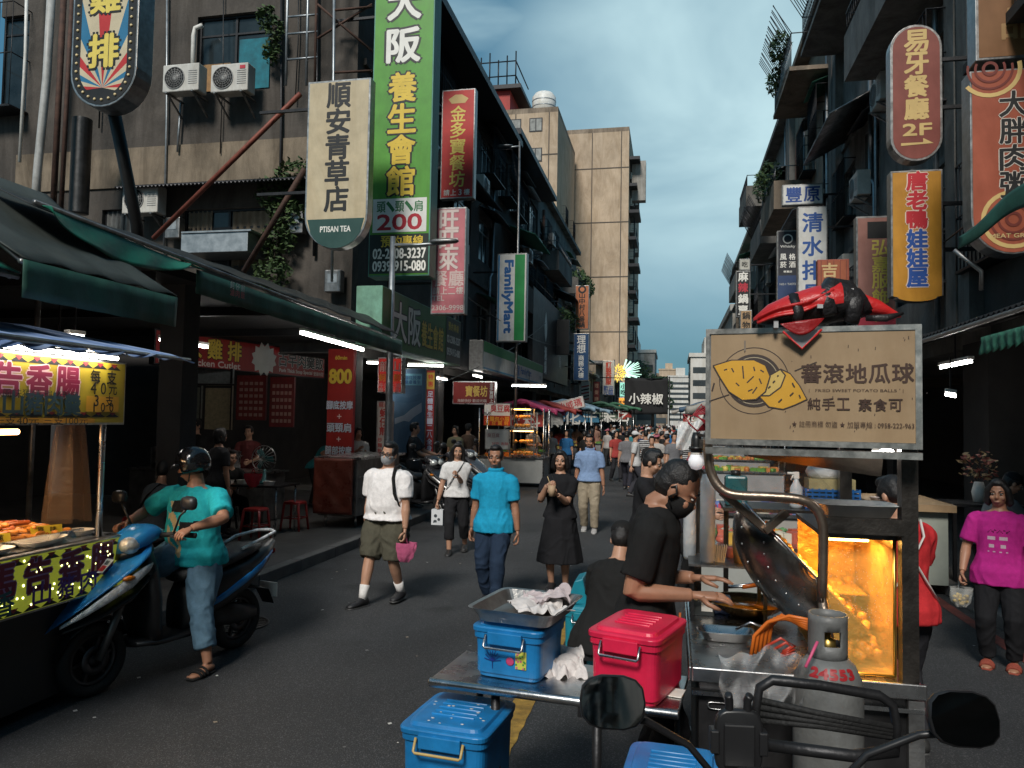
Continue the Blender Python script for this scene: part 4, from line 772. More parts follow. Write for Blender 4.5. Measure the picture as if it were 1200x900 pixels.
def slope_canopy(label, y0, y1, xf, zf, xb, zb, m, mv, drop, side_drop=True, sag=.05):
    T = thing('stall_canopy', label, 'canopy', (xf, (y0 + y1) / 2, zf)); n = 24
    MB().sheet(lambda u, v: (xb + (xf - xb) * v, y0 + (y1 - y0) * u, zb + (zf - zb) * v - sag * math.sin(math.pi * v) - .012 * math.sin(u * 25) * v), n, 8).build('roof_sheet', m, T, world=True, solid=.008)
    if drop: MB().sheet(lambda u, v: (xf + .012 + .012 * math.sin(u * 30) * v, y0 + (y1 - y0) * u, zf - .01 - drop * v), 40, 3).build('valance', mv, T, world=True, solid=.006)
    if side_drop: MB().sheet(lambda u, v: (xf - .75 * u, y1 + .004, zf + (zb - zf) * (.75 * u / (xf - xb)) - sag * math.sin(math.pi * (1 - .75 * u / (xf - xb))) - drop * v * (1 - u)), 10, 3).build('side_flap', mv, T, world=True, solid=.006)
    MB().tube([(xf - .02, y0, zf - .02), (xf - .02, y1, zf - .02)], .02, 6).build('front_pipe', OLDSTEEL, T, world=True)
    for y in (y0 + .05, y1 - .05): MB().tube([(xf - .03, y, zf - .03), (xb, y, zb - .03)], .018, 6).build('rafter', OLDSTEEL, T, world=True)
    MB().tube([(xb + .02, y1 - .06, .13), (xb + .02, y1 - .06, zb - .03)], .025, 6).build('back_post', OLDSTEEL, T, world=True)
    return T
slope_canopy('dark grey green sloped tarp canopy with green valance over the sausage stall', 4.35, 6.0, -4.3, 2.98, -5.7, 3.95, TARPG, TARPD, .26)
slope_canopy('brighter green sloped tarp canopy at the left edge', 1.8, 4.4, -4.36, 2.88, -5.3, 3.5, TARP, TARP, 0, False)
MARK = set(COL.objects)
# sausage stall -------------------------------------------------------------
st = thing('sausage_stall', 'sausage stall with yellow sign board and glowing yellow green front panel', 'stall', (-4.6, 4.3, 0))
MB().b2((-5.4, 2.6, .08), (-3.98, 5.62, 1.03)).build('counter', mat('dark_cart_body', (.02, .02, .02), .6), st, world=True)
MB().b2((-5.45, 2.55, 1.03), (-3.92, 5.68, 1.07)).build('counter_top', STEEL, st, world=True, bevel=.008)
for (x, y) in ((-3.98, 5.5), (-5.3, 5.5), (-3.98, 2.7), (-5.3, 2.7)): MB().tube([(x, y, 1.07), (x, y, 2.42)], .022, 8).build('post', STEEL, st, world=True)
def zig(F_, w, z0, z1, n, col):
    for i in range(n):
        a = -w / 2 + w * i / n; b = w / n
        F_.mb.add([(a, -.052, z0), (a + b, -.052, z0), (a + b / 2, -.052, z1)], [(0, 1, 2)], F_.c(col)); F_.mb.add([(a + b * .25, -.0526, z1), (a + b * .75, -.0526, z1), (a + b / 2, -.0526, z0 + .01)], [(0, 1, 2)], F_.c((.25, .02, .02)))
def stall_board(label, x, y0, y1, z0, z1, face, lit, texts, zz, name, parent=None, dots=0):
    w, h = y1 - y0, z1 - z0; F_ = Faces()
    for (a, b) in zz: zig(F_, w * .96, h * a, h * b, 22, K)
    put_texts(F_, texts, w, h, -.053)
    M_ = Matrix.Translation((x, (y0 + y1) / 2, z0)) @ Matrix.Rotation(R(90), 4, 'Z'); off = Vector(parent.location)
    cs = MB().box((0, 0, h / 2), (w, .09, h)); cs.v = [tuple(M_ @ Vector(v) - off) for v in cs.v]; c = cs.build(name, ALU, parent)
    fp = MB().box((0, -.0475, h / 2), (w - .03, .004, h - .03)); fp.v = [tuple(M_ @ Vector(v) - off) for v in fp.v]; fp.build('face_panel', face, c)
    F_.mb.v = [tuple(M_ @ Vector(v) - off) for v in F_.mb.v]; F_.mb.build('lettering', F_.ms, c, fix=False)
    if dots:
        d = MB(); rr = random.Random(2)
        for i in range(dots): d.ell((rr.uniform(-w / 2, w / 2) * .97, -.053, rr.uniform(.1, .9) * h), (.008, .005, .008), 6)
        d.v = [tuple(M_ @ Vector(v) - off) for v in d.v]; d.build('led_dots', mat('led_yellow', (.8, .8, .3), emit=2.5, var=0), c)
DR = (.2, .012, .04)
stall_board('b', -3.95, 2.5, 5.62, 1.86, 2.31, paint((.4, .29, .02), 'stall_yellow', streak=.15), 0, [('row', '飛鼠豬肉香腸', .02, .53, .62, .062, DR, .06, (.62, .45, .4), .06), ('row', '馬告香腸', .56, .86, .62, .062, DR, .06, (.62, .45, .4), .06), ('row', '每支', .875, .975, .74, .03, K, .02), ('row', '40元', .88, .97, .56, .026, K, .02), ('panel', .875, .975, .2, .44, (.55, .27, .02)), ('row', '3支', .885, .965, .37, .025, K, .02), ('row', '100', .885, .965, .27, .02, K, .02),
    ('txt', '原住民山豬肉 手工香腸 嚴選食材', .05, .53, .44, .018, K, 0), ('txt', '馬告香料 風味獨特 現烤現賣', .56, .85, .43, .018, K, 0), ('row', '刺蔥香腸', .03, .2, .3, .045, (.03, .02, .06), .05), ('row', '七里香', .23, .42, .3, .045, (.02, .07, .07), .05), ('row', '山豬肉串', .44, .64, .3, .045, DR, .05), ('row', '山豬肉羹', .66, .86, .3, .045, (.02, .05, .06), .05), ('panel', .0, .27, .03, .1, (.55, .25, .02)), ('panel', .62, .9, .03, .1, (.55, .25, .02)), ('txt', '現烤香腸 每日限量', .03, .25, .065, .018, K, 0), ('txt', '一支40元 三支100元', .64, .88, .065, .018, K, 0)], ((.86, .95), (.12, .19)), 'sign_board', st)
lp = mat('glowing_yellow_green_panel', (.2, .24, .025), .4, var=.35, scale=5, emit=.22, ecol=(.3, .33, .03))
stall_board('b', -3.92, 2.5, 5.64, .7, 1.07, lp, .3, [('row', '山豬肉香腸', .2, .6, .62, .062, DR, .05, (.35, .2, .45), .05), ('row', '馬告香腸', .62, .97, .62, .066, DR, .05, (.35, .2, .45), .05), ('row', '刺蔥香腸', .3, .5, .27, .045, (.03, .03, .2), .04), ('row', '七里香', .54, .7, .27, .045, (.02, .1, .12), .04), ('row', '山豬肉串', .73, .98, .3, .045, (.1, .03, .25), .04)], ((.84, .95), (.05, .15)), 'front_panel', st, dots=130)
for (y, z) in ((3.6, 1.8), (4.6, 1.8)): MB().tube([(-4.5, y, z), (-4.5, y + .7, z)], .02, 8).build('warm_tube', mat('warm_lamp', (1, .5, .2), emit=9, var=0), st, world=True)
wl = bpy.data.lights.new('stall_light', 'AREA'); wl.energy = 14; wl.size = .9; wl.color = (1, .68, .38); wo = bpy.data.objects.new('stall_light', wl); COL.objects.link(wo); wo.location = (-4.5, 4.5, 1.78)
# scalloped blue striped canopy
bc = thing('scalloped_canopy', 'pale blue striped cloth canopy with wavy scalloped edge above the yellow board', 'canopy', (-4.1, 4.3, 2.4))
def scal(u, v):
    y = 2.4 + 3.75 * u; z = 2.62 - .27 * v - .035 * abs(math.sin(u * 40)) * (v > .99) - .03 * math.sin(u * 5); return (-5.2 + 1.5 * v + .03 * math.sin(u * 60), y, z - .22 * u * 0)
sb = MB().sheet(scal, 160, 8); sb.m = [(i % 160) // 4 % 2 for i in range(len(sb.f))]
sb.build('cloth', [mat('pale_blue_cloth', (.3, .4, .6), .7), mat('blue_stripe_cloth', (.17, .26, .48), .7)], bc, world=True, solid=.004)
MB().tube([(-3.72, 2.4, 2.37), (-3.72, 6.1, 2.37)], .015, 6).build('rod', OLDSTEEL, bc, world=True)
# food on the stall
SAUS = [mat('roast_sausage', (.3, .07, .018), .28, var=.4, scale=25), mat('golden_sausage', (.5, .19, .035), .3, var=.4, scale=25)]
s0 = dress(MB().tube([(-.075, 0, .0), (-.055, .002, 0), (0, .012, 0), (.055, .002, 0), (.075, 0, 0)], [.004, .017, .019, .017, .004], 8).build('sausage', SAUS[0], None), 'grilled sausage in the glossy heap on the stall counter', 'sausage', 'grilled sausages heaped on the stall counter')
s1m = s0.data.copy(); s1m.materials.clear(); s1m.materials.append(SAUS[1]); rn = random.Random(6); first = True
tr = thing('food_tray', 'wide steel tray under the sausage heap', 'tray', (-4.55, 4.75, 1.07)); MB().b2((-.5, -.85, 0), (.45, .75, .02)).b2((-.5, -.85, .02), (-.48, .75, .05)).b2((.43, -.85, .02), (.45, .75, .05)).build('pan', STEEL, tr)
for i in range(150):
    y = rn.uniform(-.78, .68); x = rn.uniform(-.44, .38); lay = rn.choice([0, 0, 1, 1, 2]); o = s0 if first else s0.copy()
    if not first: COL.objects.link(o)
    first = False
    o.location = (-4.55 + x * (1 - .2 * lay), 4.75 + y * (1 - .12 * lay), 1.112 + .033 * lay); o.rotation_euler = (rn.uniform(-.15, .15), rn.uniform(-.2, .2), rn.gauss(.3, .5))
    if rn.random() < .55: o.data = s1m
def plate(label, x, y, z, rx, ry, rz, m, name='foam_tray', cat='tray', h=.035, group=None):
    T = MB().rings([[(a, b, zz) for a, b in superring(rx * k, ry * k, 24, 3)] for k, zz in ((.8, 0), (1, h), (1.04, h), (.97, h - .004), (.78, .008))], sm=False).build(name, m, None, loc=(x, y, z)); T.rotation_euler = (0, 0, rz); return dress(T, label, cat, group)
FOAM = paint((.7, .68, .63), 'white_foam')
plate('long white foam tray lying at the front of the sausage counter', -4.08, 5.1, 1.072, .1, .2, .2, FOAM); plate('second white foam tray nearer the left edge of the counter', -4.07, 4.62, 1.072, .1, .2, -.1, FOAM); plate('white foam bowl beside the price cards', -4.12, 4.2, 1.072, .12, .14, 0, FOAM, 'foam_bowl', 'bowl', .07)
plate('foam tray by the post at the far end of the sausage counter', -4.15, 5.5, 1.072, .09, .1, 0, FOAM)
pc = None
for i, (x, y, lab) in enumerate(((-4.1, 3.95, 'yellow handwritten price card leaning at the left end of the counter'), (-4.2, 4.42, 'yellow price card in front of the sausages, second from left'), (-4.2, 4.85, 'yellow price card in the middle of the sausage row'), (-4.2, 5.28, 'yellow price card nearest the steel post'))):
    F_ = Faces(); F_.mb.box((0, 0, .045), (.2, .006, .09), F_.c((.6, .47, .04))); put_texts(F_, [('row', ('山豬肉', '馬告', '刺蔥', '原味')[i], .1, .9, .66, .2, K, .02), ('row', '40元', .2, .8, .28, .16, (.45, .03, .02), .02)], .2, .09, -.005)
    c = F_.mb.build('price_card', F_.ms, None, loc=(x, y, 1.075), fix=False); c.rotation_euler = (R(-15), 0, R(65)); dress(c, lab, 'price card', 'price cards on the sausage counter')
cb = thing('cardboard_box', 'brown cardboard box of paper bags at the left end of the stall', 'box', (-4.75, 3.75, 1.07)); CARD = mat('cardboard', (.25, .16, .09), .8, var=.2); m = MB()
for s in (-1, 1): m.box((s * .2, 0, .12), (.008, .3, .24)); m.box((0, s * .15, .12), (.4, .008, .24))
m.box((0, 0, .01), (.4, .3, .01)); m.build('body', CARD, cb); m = MB()
for i in range(9): m.box((-.15 + i * .038, .0, .2 + .02 * (i % 3)), (.006, .24, .2), rz=.1 * (i % 3 - 1))
m.build('paper_bags', mat('kraft_paper', (.4, .3, .2), .85), cb)
bk = thing('steel_bracket', 'bent steel tube stand on the counter behind the sausages', 'stand', (-4.9, 4.3, 1.07)); MB().tube([(.1, 0, 0), (.1, 0, .42), (.1, .05, .47), (.1, .3, .47), (.1, .42, .5)], .014, 8).build('tube', STEEL, bk); MB().box((.1, -.05, .56), (.1, .25, .02)).build('shelf', STEEL, bk)
FILM = clear_film('amber_film', (.16, .1, .06), .3, .35); pb = thing('plastic_bag', 'clear brownish plastic bag hanging at the far end of the sausage stall', 'bag', (-4.3, 5.55, 1.15))
MB().sheet(lambda u, v: (.16 * math.cos(u * 6.28) * (.35 + .65 * (1 - v) ** .6) * (1 + .12 * math.sin(u * 31)), .13 * math.sin(u * 6.28) * (.35 + .65 * (1 - v) ** .6) + .02 * math.sin(u * 25), .8 * v), 40, 10).build('film', FILM, pb)
for o in COL.objects:
    if o not in MARK and o.parent is None: o.location.y -= .72
# fluorescent tubes under the roofs
TUBE = mat('fluorescent_tube', (1, .97, .92), emit=17, var=0)
def tube_lamp(label, a, b, r=.02):
    a, b = Vector(a), Vector(b); T = thing('fluorescent_lamp', label, 'lamp', (a + b) / 2); o = Vector(T.location)
    MB().tube([a - o, b - o], r, 8).build('tube', TUBE, T); u = Vector((0, 0, .05)); MB().bar(a - o + u, b - o + u, .07, .04).build('fitting', WHITE, T); MB().bar(Vector((0, 0, .07)), Vector((0, 0, .45)), .015).build('hanger', DKMETAL, T)
tube_lamp('long white fluorescent tube under the awning above the 800 poster', PX(353, 390, -5.3), PX(425, 410, -5.3), .024)
tube_lamp('short white tube at the far left above the blue canopy', PX(55, 398, -5.6), PX(82, 402, -5.6), .03); tube_lamp('short white tube just behind it above the blue canopy', PX(78, 394, -6.0), PX(97, 396, -6.0), .026)
for i, (px, py, d, l, lab) in enumerate(((430, 425, 15.5, .7, 'white tube lamp behind the oyster omelette light box'), (512, 443, 20, .9, 'white tube lamp under the arcade before the red light box'), (600, 452, 22.5, 1.0, 'white tube lamp in the steel framed stall front'), (555, 440, 22, 1.0, 'white tube lamp over the red light box'), (478, 428, 17, .8, 'white tube lamp above the blue massage poster'))):
    a = P(px, py, d); tube_lamp(lab, a, a + Vector((0, l, 0)) if i % 2 else a + Vector((l, .2, 0)))
tube_lamp('small white tube glowing in the dark right hand shop', P(1108, 462, 10), P(1120, 464, 10)); tube_lamp('white tube inside the dark right arcade behind the counter', P(1022, 530, 11), P(1040, 530, 11))
# covered steel cart with red brown tarp board
ct = thing('steel_food_cart', 'steel food cart with a red brown plastic covered board on its end', 'cart', (-5.3, 12.6, .13))
MB().b2((-5.68, 11.75, .32), (-5.0, 13.7, 1.24)).build('body', OLDSTEEL, ct, world=True, bevel=.01); MB().b2((-5.74, 11.7, 1.24), (-4.92, 13.8, 1.28)).build('top', STEEL, ct, world=True)
m = MB().sheet(lambda u, v: (-5.72 + .68 * u, 11.66 - .012 * math.sin(u * 13 + v * 9) * math.sin(v * 7), .36 + .9 * v), 20, 20).build('covered_board', mat('red_brown_plastic', (.17, .04, .025), .3, var=.3, bump=.6, bscale=7), ct, world=True, solid=.01)
for (x, y) in ((-5.6, 11.9), (-5.08, 11.9), (-5.6, 13.5), (-5.08, 13.5)): MB().tube([(x, y, .13), (x, y, .34)], .025, 8).build('leg', STEEL, ct, world=True)
for z in (.6, .95): MB().b2((-4.998, 11.8, z), (-4.985, 13.65, z + .012)).build('trim', STEEL, ct, world=True)
# table, fan, stools
tb = thing('folding_table', 'dark folding table with dishes beside the red brown board', 'table', (-6.3, 10.9, .13)); MB().box((0, 0, .74), (1.1, .7, .03)).build('top', DKMETAL, tb)
for x in (-.5, .5):
    for y in (-.3, .3): MB().tube([(x, y, 0), (x, y, .73)], .016, 6).build('leg', STEEL, tb)
fn = thing('desk_fan', 'teal desk fan on the folding table', 'fan', (-6.2, 10.95, .885)); MB().lathe([(.12, 0), (.12, .03), (.03, .05), (.02, .22)], 16).build('stand', mat('teal_plastic', (.03, .16, .17), .5), fn)
m = MB()
for i in range(20): a = i * math.pi / 10; m.tube([(0, -.08, .38), (.12 * math.cos(a), -.09, .38 + .12 * math.sin(a)), (.2 * math.cos(a), -.03, .38 + .2 * math.sin(a))], .004, 4)
m.lathe([(.2, -.01), (.21, 0), (.2, .01)], 24, (0, -.03, .38), M=Matrix.Rotation(R(90), 4, 'X'), ring=True); m.build('guard', STEEL, fn); m = MB()
for i in range(3): m.box((.09 * math.cos(i * 2.09), -.04, .38 + .09 * math.sin(i * 2.09)), (.15, .01, .09), M=Matrix.Rotation(-i * 2.09, 4, 'Y') @ Matrix.Rotation(.4, 4, 'X'))
m.build('blades', mat('teal_plastic', (.03, .16, .17)), fn)
for i, (x, y, lab) in enumerate(((-6.6, 10.6, 'white soup bowl at the left of the folding table'), (-6.45, 10.75, 'white soup bowl next to the desk fan'), (-5.95, 10.65, 'white bowl at the right end of the folding table'))): plate(lab, x, y, .886, .08, .08, 0, FOAM, 'soup_bowl', 'bowl', .06, 'bowls on the folding table')
RP = mat('red_plastic', (.33, .02, .018), .35)
def stool(label, x, y, z=.13, m=RP):
    T = thing('plastic_stool', label, 'stool', (x, y, z)); MB().rings([[(a, b, zz) for a, b in superring(.15 * k, .15 * k, 16, 4)] for k, zz in ((1.03, .42), (1.03, .44), (.97, .455), (.2, .455))], sm=False).build('seat', m, T)
    for s in (-1, 1):
        for r in (-1, 1): MB().tube([(s * .12, r * .12, .43), (s * .16, r * .16, 0)], [.022, .018], 6).build('leg', m, T)
    for zz in (.2,): MB().tube([(.14, .14, zz), (-.14, .14, zz), (-.14, -.14, zz), (.14, -.14, zz), (.14, .14, zz)], .01, 5).build('rail', m, T)
    return T
stool('red plastic stool in front of the folding table', -5.95, 10.3); stool('second red stool beside the red brown board', -5.85, 11.3); stool('red stool under the left arcade behind the scooter rider', -6.9, 9.0)

# ================================================================ stalls further down
def goods(root, x0, x1, y0, y1, z, cols, n, rnd, name='goods', r=.06):
    for k, c in enumerate(cols):
        m = MB()
        for i in range(n):
            p = (rnd.uniform(x0, x1), rnd.uniform(y0, y1), z + r * .6); q = [r * rnd.uniform(.7, 1.4) for _ in range(3)]
            if (i + k) % 3 == 0: m.ell(p, (q[0], q[1], q[2] * .8), 8)
            else: m.box((p[0], p[1], z + q[2] * .6), (q[0] * 2.2, q[1] * 1.5, q[2] * 1.2), rz=rnd.uniform(-.6, .6))
        m.build(name, paint(c), root)
def market_stall(label, x, y, w, d, canopy, top, cols, seed, slope=0, face=None, panel=(.3, .3, .3), side=-1, lit=0, words=None, cm=None):
    rnd = random.Random(seed); T = thing('market_stall', label, 'stall', (x, y, 0)); zc = top
    MB().b2((-w / 2, -d / 2, .12), (w / 2, d / 2, .82)).build('counter', paint(panel), T, bevel=.01); MB().b2((-w / 2 - .04, -d / 2 - .04, .82), (w / 2 + .04, d / 2 + .04, .86)).build('counter_top', STEEL, T)
    for sx in (-1, 1):
        for sy in (-1, 1): MB().tube([(sx * w / 2, sy * d / 2, 0), (sx * w / 2, sy * d / 2, zc - .05)], .02, 6).build('post', STEEL, T)
    if canopy:
        g = mat('cloth_%02x%02x%02x' % tuple(int(c * 255) for c in canopy), canopy, .7, bump=.2, bscale=8)
        e = .45; MB().sheet(lambda u, v: ((u - .5) * (w + 2 * e), (v - .5) * (d + 2 * e), zc + .38 * (1 - 2 * abs(u - .5)) - .05 * math.sin(v * math.pi) - .02 * math.sin(u * 18)), 16, 10).build('canopy', g, T, solid=.008)
        for yy in (-d / 2 - e, d / 2 + e): m = MB(); m.sheet(lambda u, v: ((u - .5) * (w + 2 * e), yy + .01 * math.sin(u * 30), zc + .38 * (1 - 2 * abs(u - .5)) - .02 * math.sin(u * 18) - .16 * v * (1 + .25 * math.sin(u * 40))), 40, 1); m.build('valance', g, T, solid=.005)
    goods(T, -w * .42, w * .42, -d * .42, d * .3, .86, cols, 14, rnd)
    if words:
        F_ = Faces(); ww, hh = w * .9, .4; F_.mb.b2((-ww / 2, -.03, 0), (ww / 2, .0, hh), F_.c(face, lit)); put_texts(F_, [('row', words, .05, .95, .5, .8 / max(2, len(words)), W_ if face[0] < .6 or face[1] < .3 else RD, .02)], ww, hh, -.033)
        F_.mb.v = [(a, b - d / 2 - .02, c + zc - .55) for a, b, c in F_.mb.v]; F_.mb.build('sign_board', F_.ms, T, fix=False)
    return T
def case(label, loc, w, d, h, m, emit_m):
    T = thing('food_display_case', label, 'display case', loc); f = MB()
    for sx in (-1, 1):
        for sy in (-1, 1): f.box((sx * w / 2, sy * d / 2, h / 2), (.03, .03, h))
    f.box((0, 0, .015), (w, d, .03)); f.box((0, 0, h), (w + .04, d + .04, .03)); f.build('frame', m, T); g = MB(); rr = random.Random(3)
    for z in (.05, h * .5):
        for i in range(14): g.ell((rr.uniform(-.4, .4) * w, rr.uniform(-.4, .3) * d, z + .05), (.06, .06, .05), 7)
    g.build('food', mat('fried_food', (.5, .22, .04), .4, var=.4), T); MB().box((0, 0, h - .03), (w * .8, d * .6, .02)).build('heat_lamp', emit_m, T)
AMB = mat('amber_heat_lamp', (1, .5, .12), emit=7, var=0)
s1 = market_stall('steel fried food stall with white menu board, under the red and white stall sign', -4.55, 22.2, 1.9, 1.0, None, 2.3, ((.5, .2, .03), (.4, .1, .02)), 3, panel=(.4, .4, .38)); case('glowing amber food case on the steel stall, lower', (-4.2, 21.8, .88), .7, .5, .75, STEEL, AMB); case('glowing amber food case above the other one', (-4.35, 22.4, 1.66), .6, .5, .6, STEEL, AMB)
psign('white menu board with red script on the steel stall', 568, 503, 597, 527, 21.6, t=.04, face=(.6, .6, .58), frame=ALU, specs=[('row', '臭豆腐', .1, .6, .7, .16, (.3, .1, .1), .01), ('txt', '好吃 香酥', .3, .95, .3, .12, (.5, .1, .1), .01)], cat='menu board', name='menu_board')
ps_ = ((-4.9, 25.6, 1.6, .9, (.42, .05, .14), 2.25, 'pink and white canopied drinks stall', (.5, .05, .05), '飲料'), (-4.75, 29, 1.7, 1, (.35, .05, .04), 2.3, 'red canopied snack stall with white sign', (.55, .53, .5), '紅茶'), (-4.5, 32.6, 1.9, 1, (.22, .35, .45), 2.45, 'pale blue canopied stall with blue board', (.06, .17, .3), '豆花'), (-4.2, 36.5, 1.9, 1, (.2, .3, .38), 2.4, 'second pale blue canopied stall with blue board', (.05, .2, .32), '果汁'), (-3.8, 41.5, 2.2, 1.1, (.03, .1, .06), 2.6, 'dark green canopied stall at the end of the left row', (.1, .14, .1), '水果'), (-3.5, 47.5, 2.4, 1.1, (.04, .15, .08), 2.7, 'green canopied stall before the black banner', (.35, .04, .03), '小吃'), (-4.2, 55, 2.2, 1.1, (.4, .38, .33), 2.6, 'pale canopied stall far down the left side', (.4, .05, .03), '麵線'), (1.6, 18.5, 1.7, 1, (.3, .29, .26), 2.3, 'pale canopied stall on the right behind the sweet potato cart', (.4, .06, .04), '滷味'), (1.9, 24, 1.8, 1, (.18, .03, .03), 2.35, 'dark red canopied stall further down the right side', (.5, .45, .3), '烤肉'), (1.7, 31, 2, 1.1, (.05, .1, .16), 2.5, 'navy canopied stall in the right row', (.5, .48, .42), '雞排'), (1.5, 40, 2.2, 1.1, (.35, .33, .3), 2.5, 'pale canopied stall deep in the right row', (.35, .05, .04), '魯肉'))
for i, (x, y, w, d, cc, top, lab, fc, wd_) in enumerate(ps_): market_stall(lab, x, y, w, d, cc, top, ((.45, .16, .04), (.1, .25, .05), (.5, .4, .1)), 40 + i, face=fc, words=wd_, lit=0)
market_stall('open table stall of packed snacks just behind the black shirted vendor', .95, 7.6, 1.5, .9, None, 1.0, ((.45, .1, .06), (.5, .45, .35), (.1, .22, .08), (.5, .3, .05)), 70, panel=(.32, .33, .31)); market_stall('second open table stall of packed snacks down the right side', .9, 10.2, 1.5, .9, None, 1.0, ((.4, .05, .1), (.1, .15, .35), (.55, .5, .4)), 71, panel=(.35, .33, .3))
# tilted white banner
q = P(669, 481, 30); tbn = sign('white banner with red characters tilted over the stalls', q, 1.2, .45, .03, (.62, .58, .54), ALU, specs=[('row', '沙威瑪', .08, .92, .5, .25, (.45, .05, .05), .03)], name='tilted_banner', cat='banner'); tbn.rotation_euler = (0, R(-14), 0)
# right hand side: awning roofs, fringe, counter
for (lab, y0, y1, xf, zf, xb, zb, m) in (('black sloped awning roof over the right pavement', 4.2, 10.4, 2.95, 3.02, 4.45, 3.5, mat('black_roof_sheet', (.012, .012, .012), .8)), ('grey awning roof beyond it on the right', 10.6, 15.5, 2.75, 3.0, 4.45, 3.45, DKMETAL), ('weathered awning roof further along the right', 16, 24, 2.6, 2.9, 4.45, 3.4, OLDSTEEL), ('pale awning roof far along the right', 25, 36, 2.6, 3.0, 4.45, 3.4, GALV)):
    T = thing('awning_roof', lab, 'awning', (xf, (y0 + y1) / 2, zf)); n = int((y1 - y0) / .12 * 4)
    MB().sheet(lambda u, v: (xb + (xf - xb) * v, y0 + (y1 - y0) * u, zb + (zf - zb) * v + .018 * math.sin(u * n / 4 * 6.283)), n, 2).build('roof_sheet', m, T, world=True, solid=.01)
    MB().tube([(xf + .02, y0, zf - .04), (xf + .02, y1, zf - .04)], .03, 6).build('edge_rail', OLDSTEEL, T, world=True)
gt = thing('fringed_awning', 'dark green awning with frilly lower edge on the right', 'awning', (2.5, 6, 2.65))
MB().sheet(lambda u, v: (3.3 - .8 * v, 5.0 + 2.0 * u, 2.85 - .16 * v), 10, 3).build('roof_sheet', TARPD, gt, world=True, solid=.006)
MB().sheet(lambda u, v: (2.5 + .02 * math.sin(u * 90 + v * 3) * v, 5.0 + 2.0 * u, 2.69 - (.1 + .05 * math.sin(u * 46) ** 2) * v), 120, 3).build('fringe', mat('frilled_green_cloth', (.03, .13, .08), .7, var=.5, scale=30), gt, world=True, solid=.004)
MB().tube([(3.28, 6.9, .13), (3.28, 6.9, 2.85)], .025, 6).build('post', OLDSTEEL, gt, world=True)
gf = thing('tarp_awning', 'rolled dark green tarp with white writing in front of the orange red sign', 'awning', P(1165, 262, 7.6)); o = Vector(gf.location)
MB().sheet(lambda u, v: P(1122 + 110 * u, 292 - 70 * u - 34 * v * (.4 + .6 * u) + 3 * math.sin(u * 9), 7.9 - 1.2 * u) + Vector((.0, -.05 * math.sin(v * 3.1), 0)) - o, 20, 6).build('cloth', TARPD, gf, solid=.01)
MB().tube([P(1118, 293, 7.9) - o, P(1150, 318, 7.9) - o, P(1150, 340, 7.9) - o], .02, 6).build('bracket', OLDSTEEL, gf)
cn = thing('shop_counter', 'tan topped shop counter with pale front in the dark right shop', 'counter', (2.8, 10.2, .13)); MB().b2((-.45, -.5, .0), (.3, .6, .84)).build('body', paint((.34, .36, .31)), cn); MB().b2((-.52, -.6, .84), (.36, .7, .92)).build('top', mat('tan_top', (.3, .2, .11), .5), cn)
plate('small tub on the tan counter in the right shop', 2.7, 9.9, 1.055, .07, .07, 0, FOAM, 'plastic_tub', 'tub', .09); plate('flat packed tray on the tan counter', 2.45, 10.0, 1.055, .12, .08, .3, mat('foil_food', (.35, .3, .28), .4), 'food_tray', 'tray', .03)
df = thing('flower_arrangement', 'dried flower arrangement glimpsed in the dark right shop', 'flowers', (3.6, 10.2, 1.05)); m = MB(); leaf_cloud(m, (0, 0, .42), (.22, .2, .22), 160, .07, random.Random(4)); m.build('blooms', [mat('dry_red', (.25, .05, .03)), mat('dry_tan', (.35, .22, .1))], df, fix=False); MB().lathe([(.06, 0), (.08, .12), (.05, .24)], 14).build('vase', WHITE, df)
dt_ = thing('shop_table', 'dark table under the dried flowers', 'table', (3.6, 10.2, .13)); MB().box((0, 0, .9), (.8, .6, .03)).build('top', DKMETAL, dt_)
for x in (-.35, .35):
    for y in (-.25, .25): MB().box((x, y, .445), (.04, .04, .88)).build('leg', DKMETAL, dt_)
# overhead cables
def cable(label, a, b, sag, r=.012):
    a, b = Vector(a), Vector(b); run('overhead_cable', label, 'cable', [a + (b - a) * t + Vector((0, 0, -sag * 4 * t * (1 - t))) for t in [i / 14 for i in range(15)]], r, BLACK, 5)
cable('black cable sagging from the white store fascia up to the green awning pole', PX(500, 455, -5.2), PX(640, 378, -5.4), .25); cable('thin cable along the left facades above the arcade', (-5.3, 15, 5.4), (-5.3, 38, 5.6), .5); cable('thin cable along the right facades under the balconies', (3.6, 8, 4.6), (3.5, 36, 5.0), .5)
cable('thin cable crossing high on the first left eave', P(545, 100, 20), P(575, 190, 24), .2, .01)
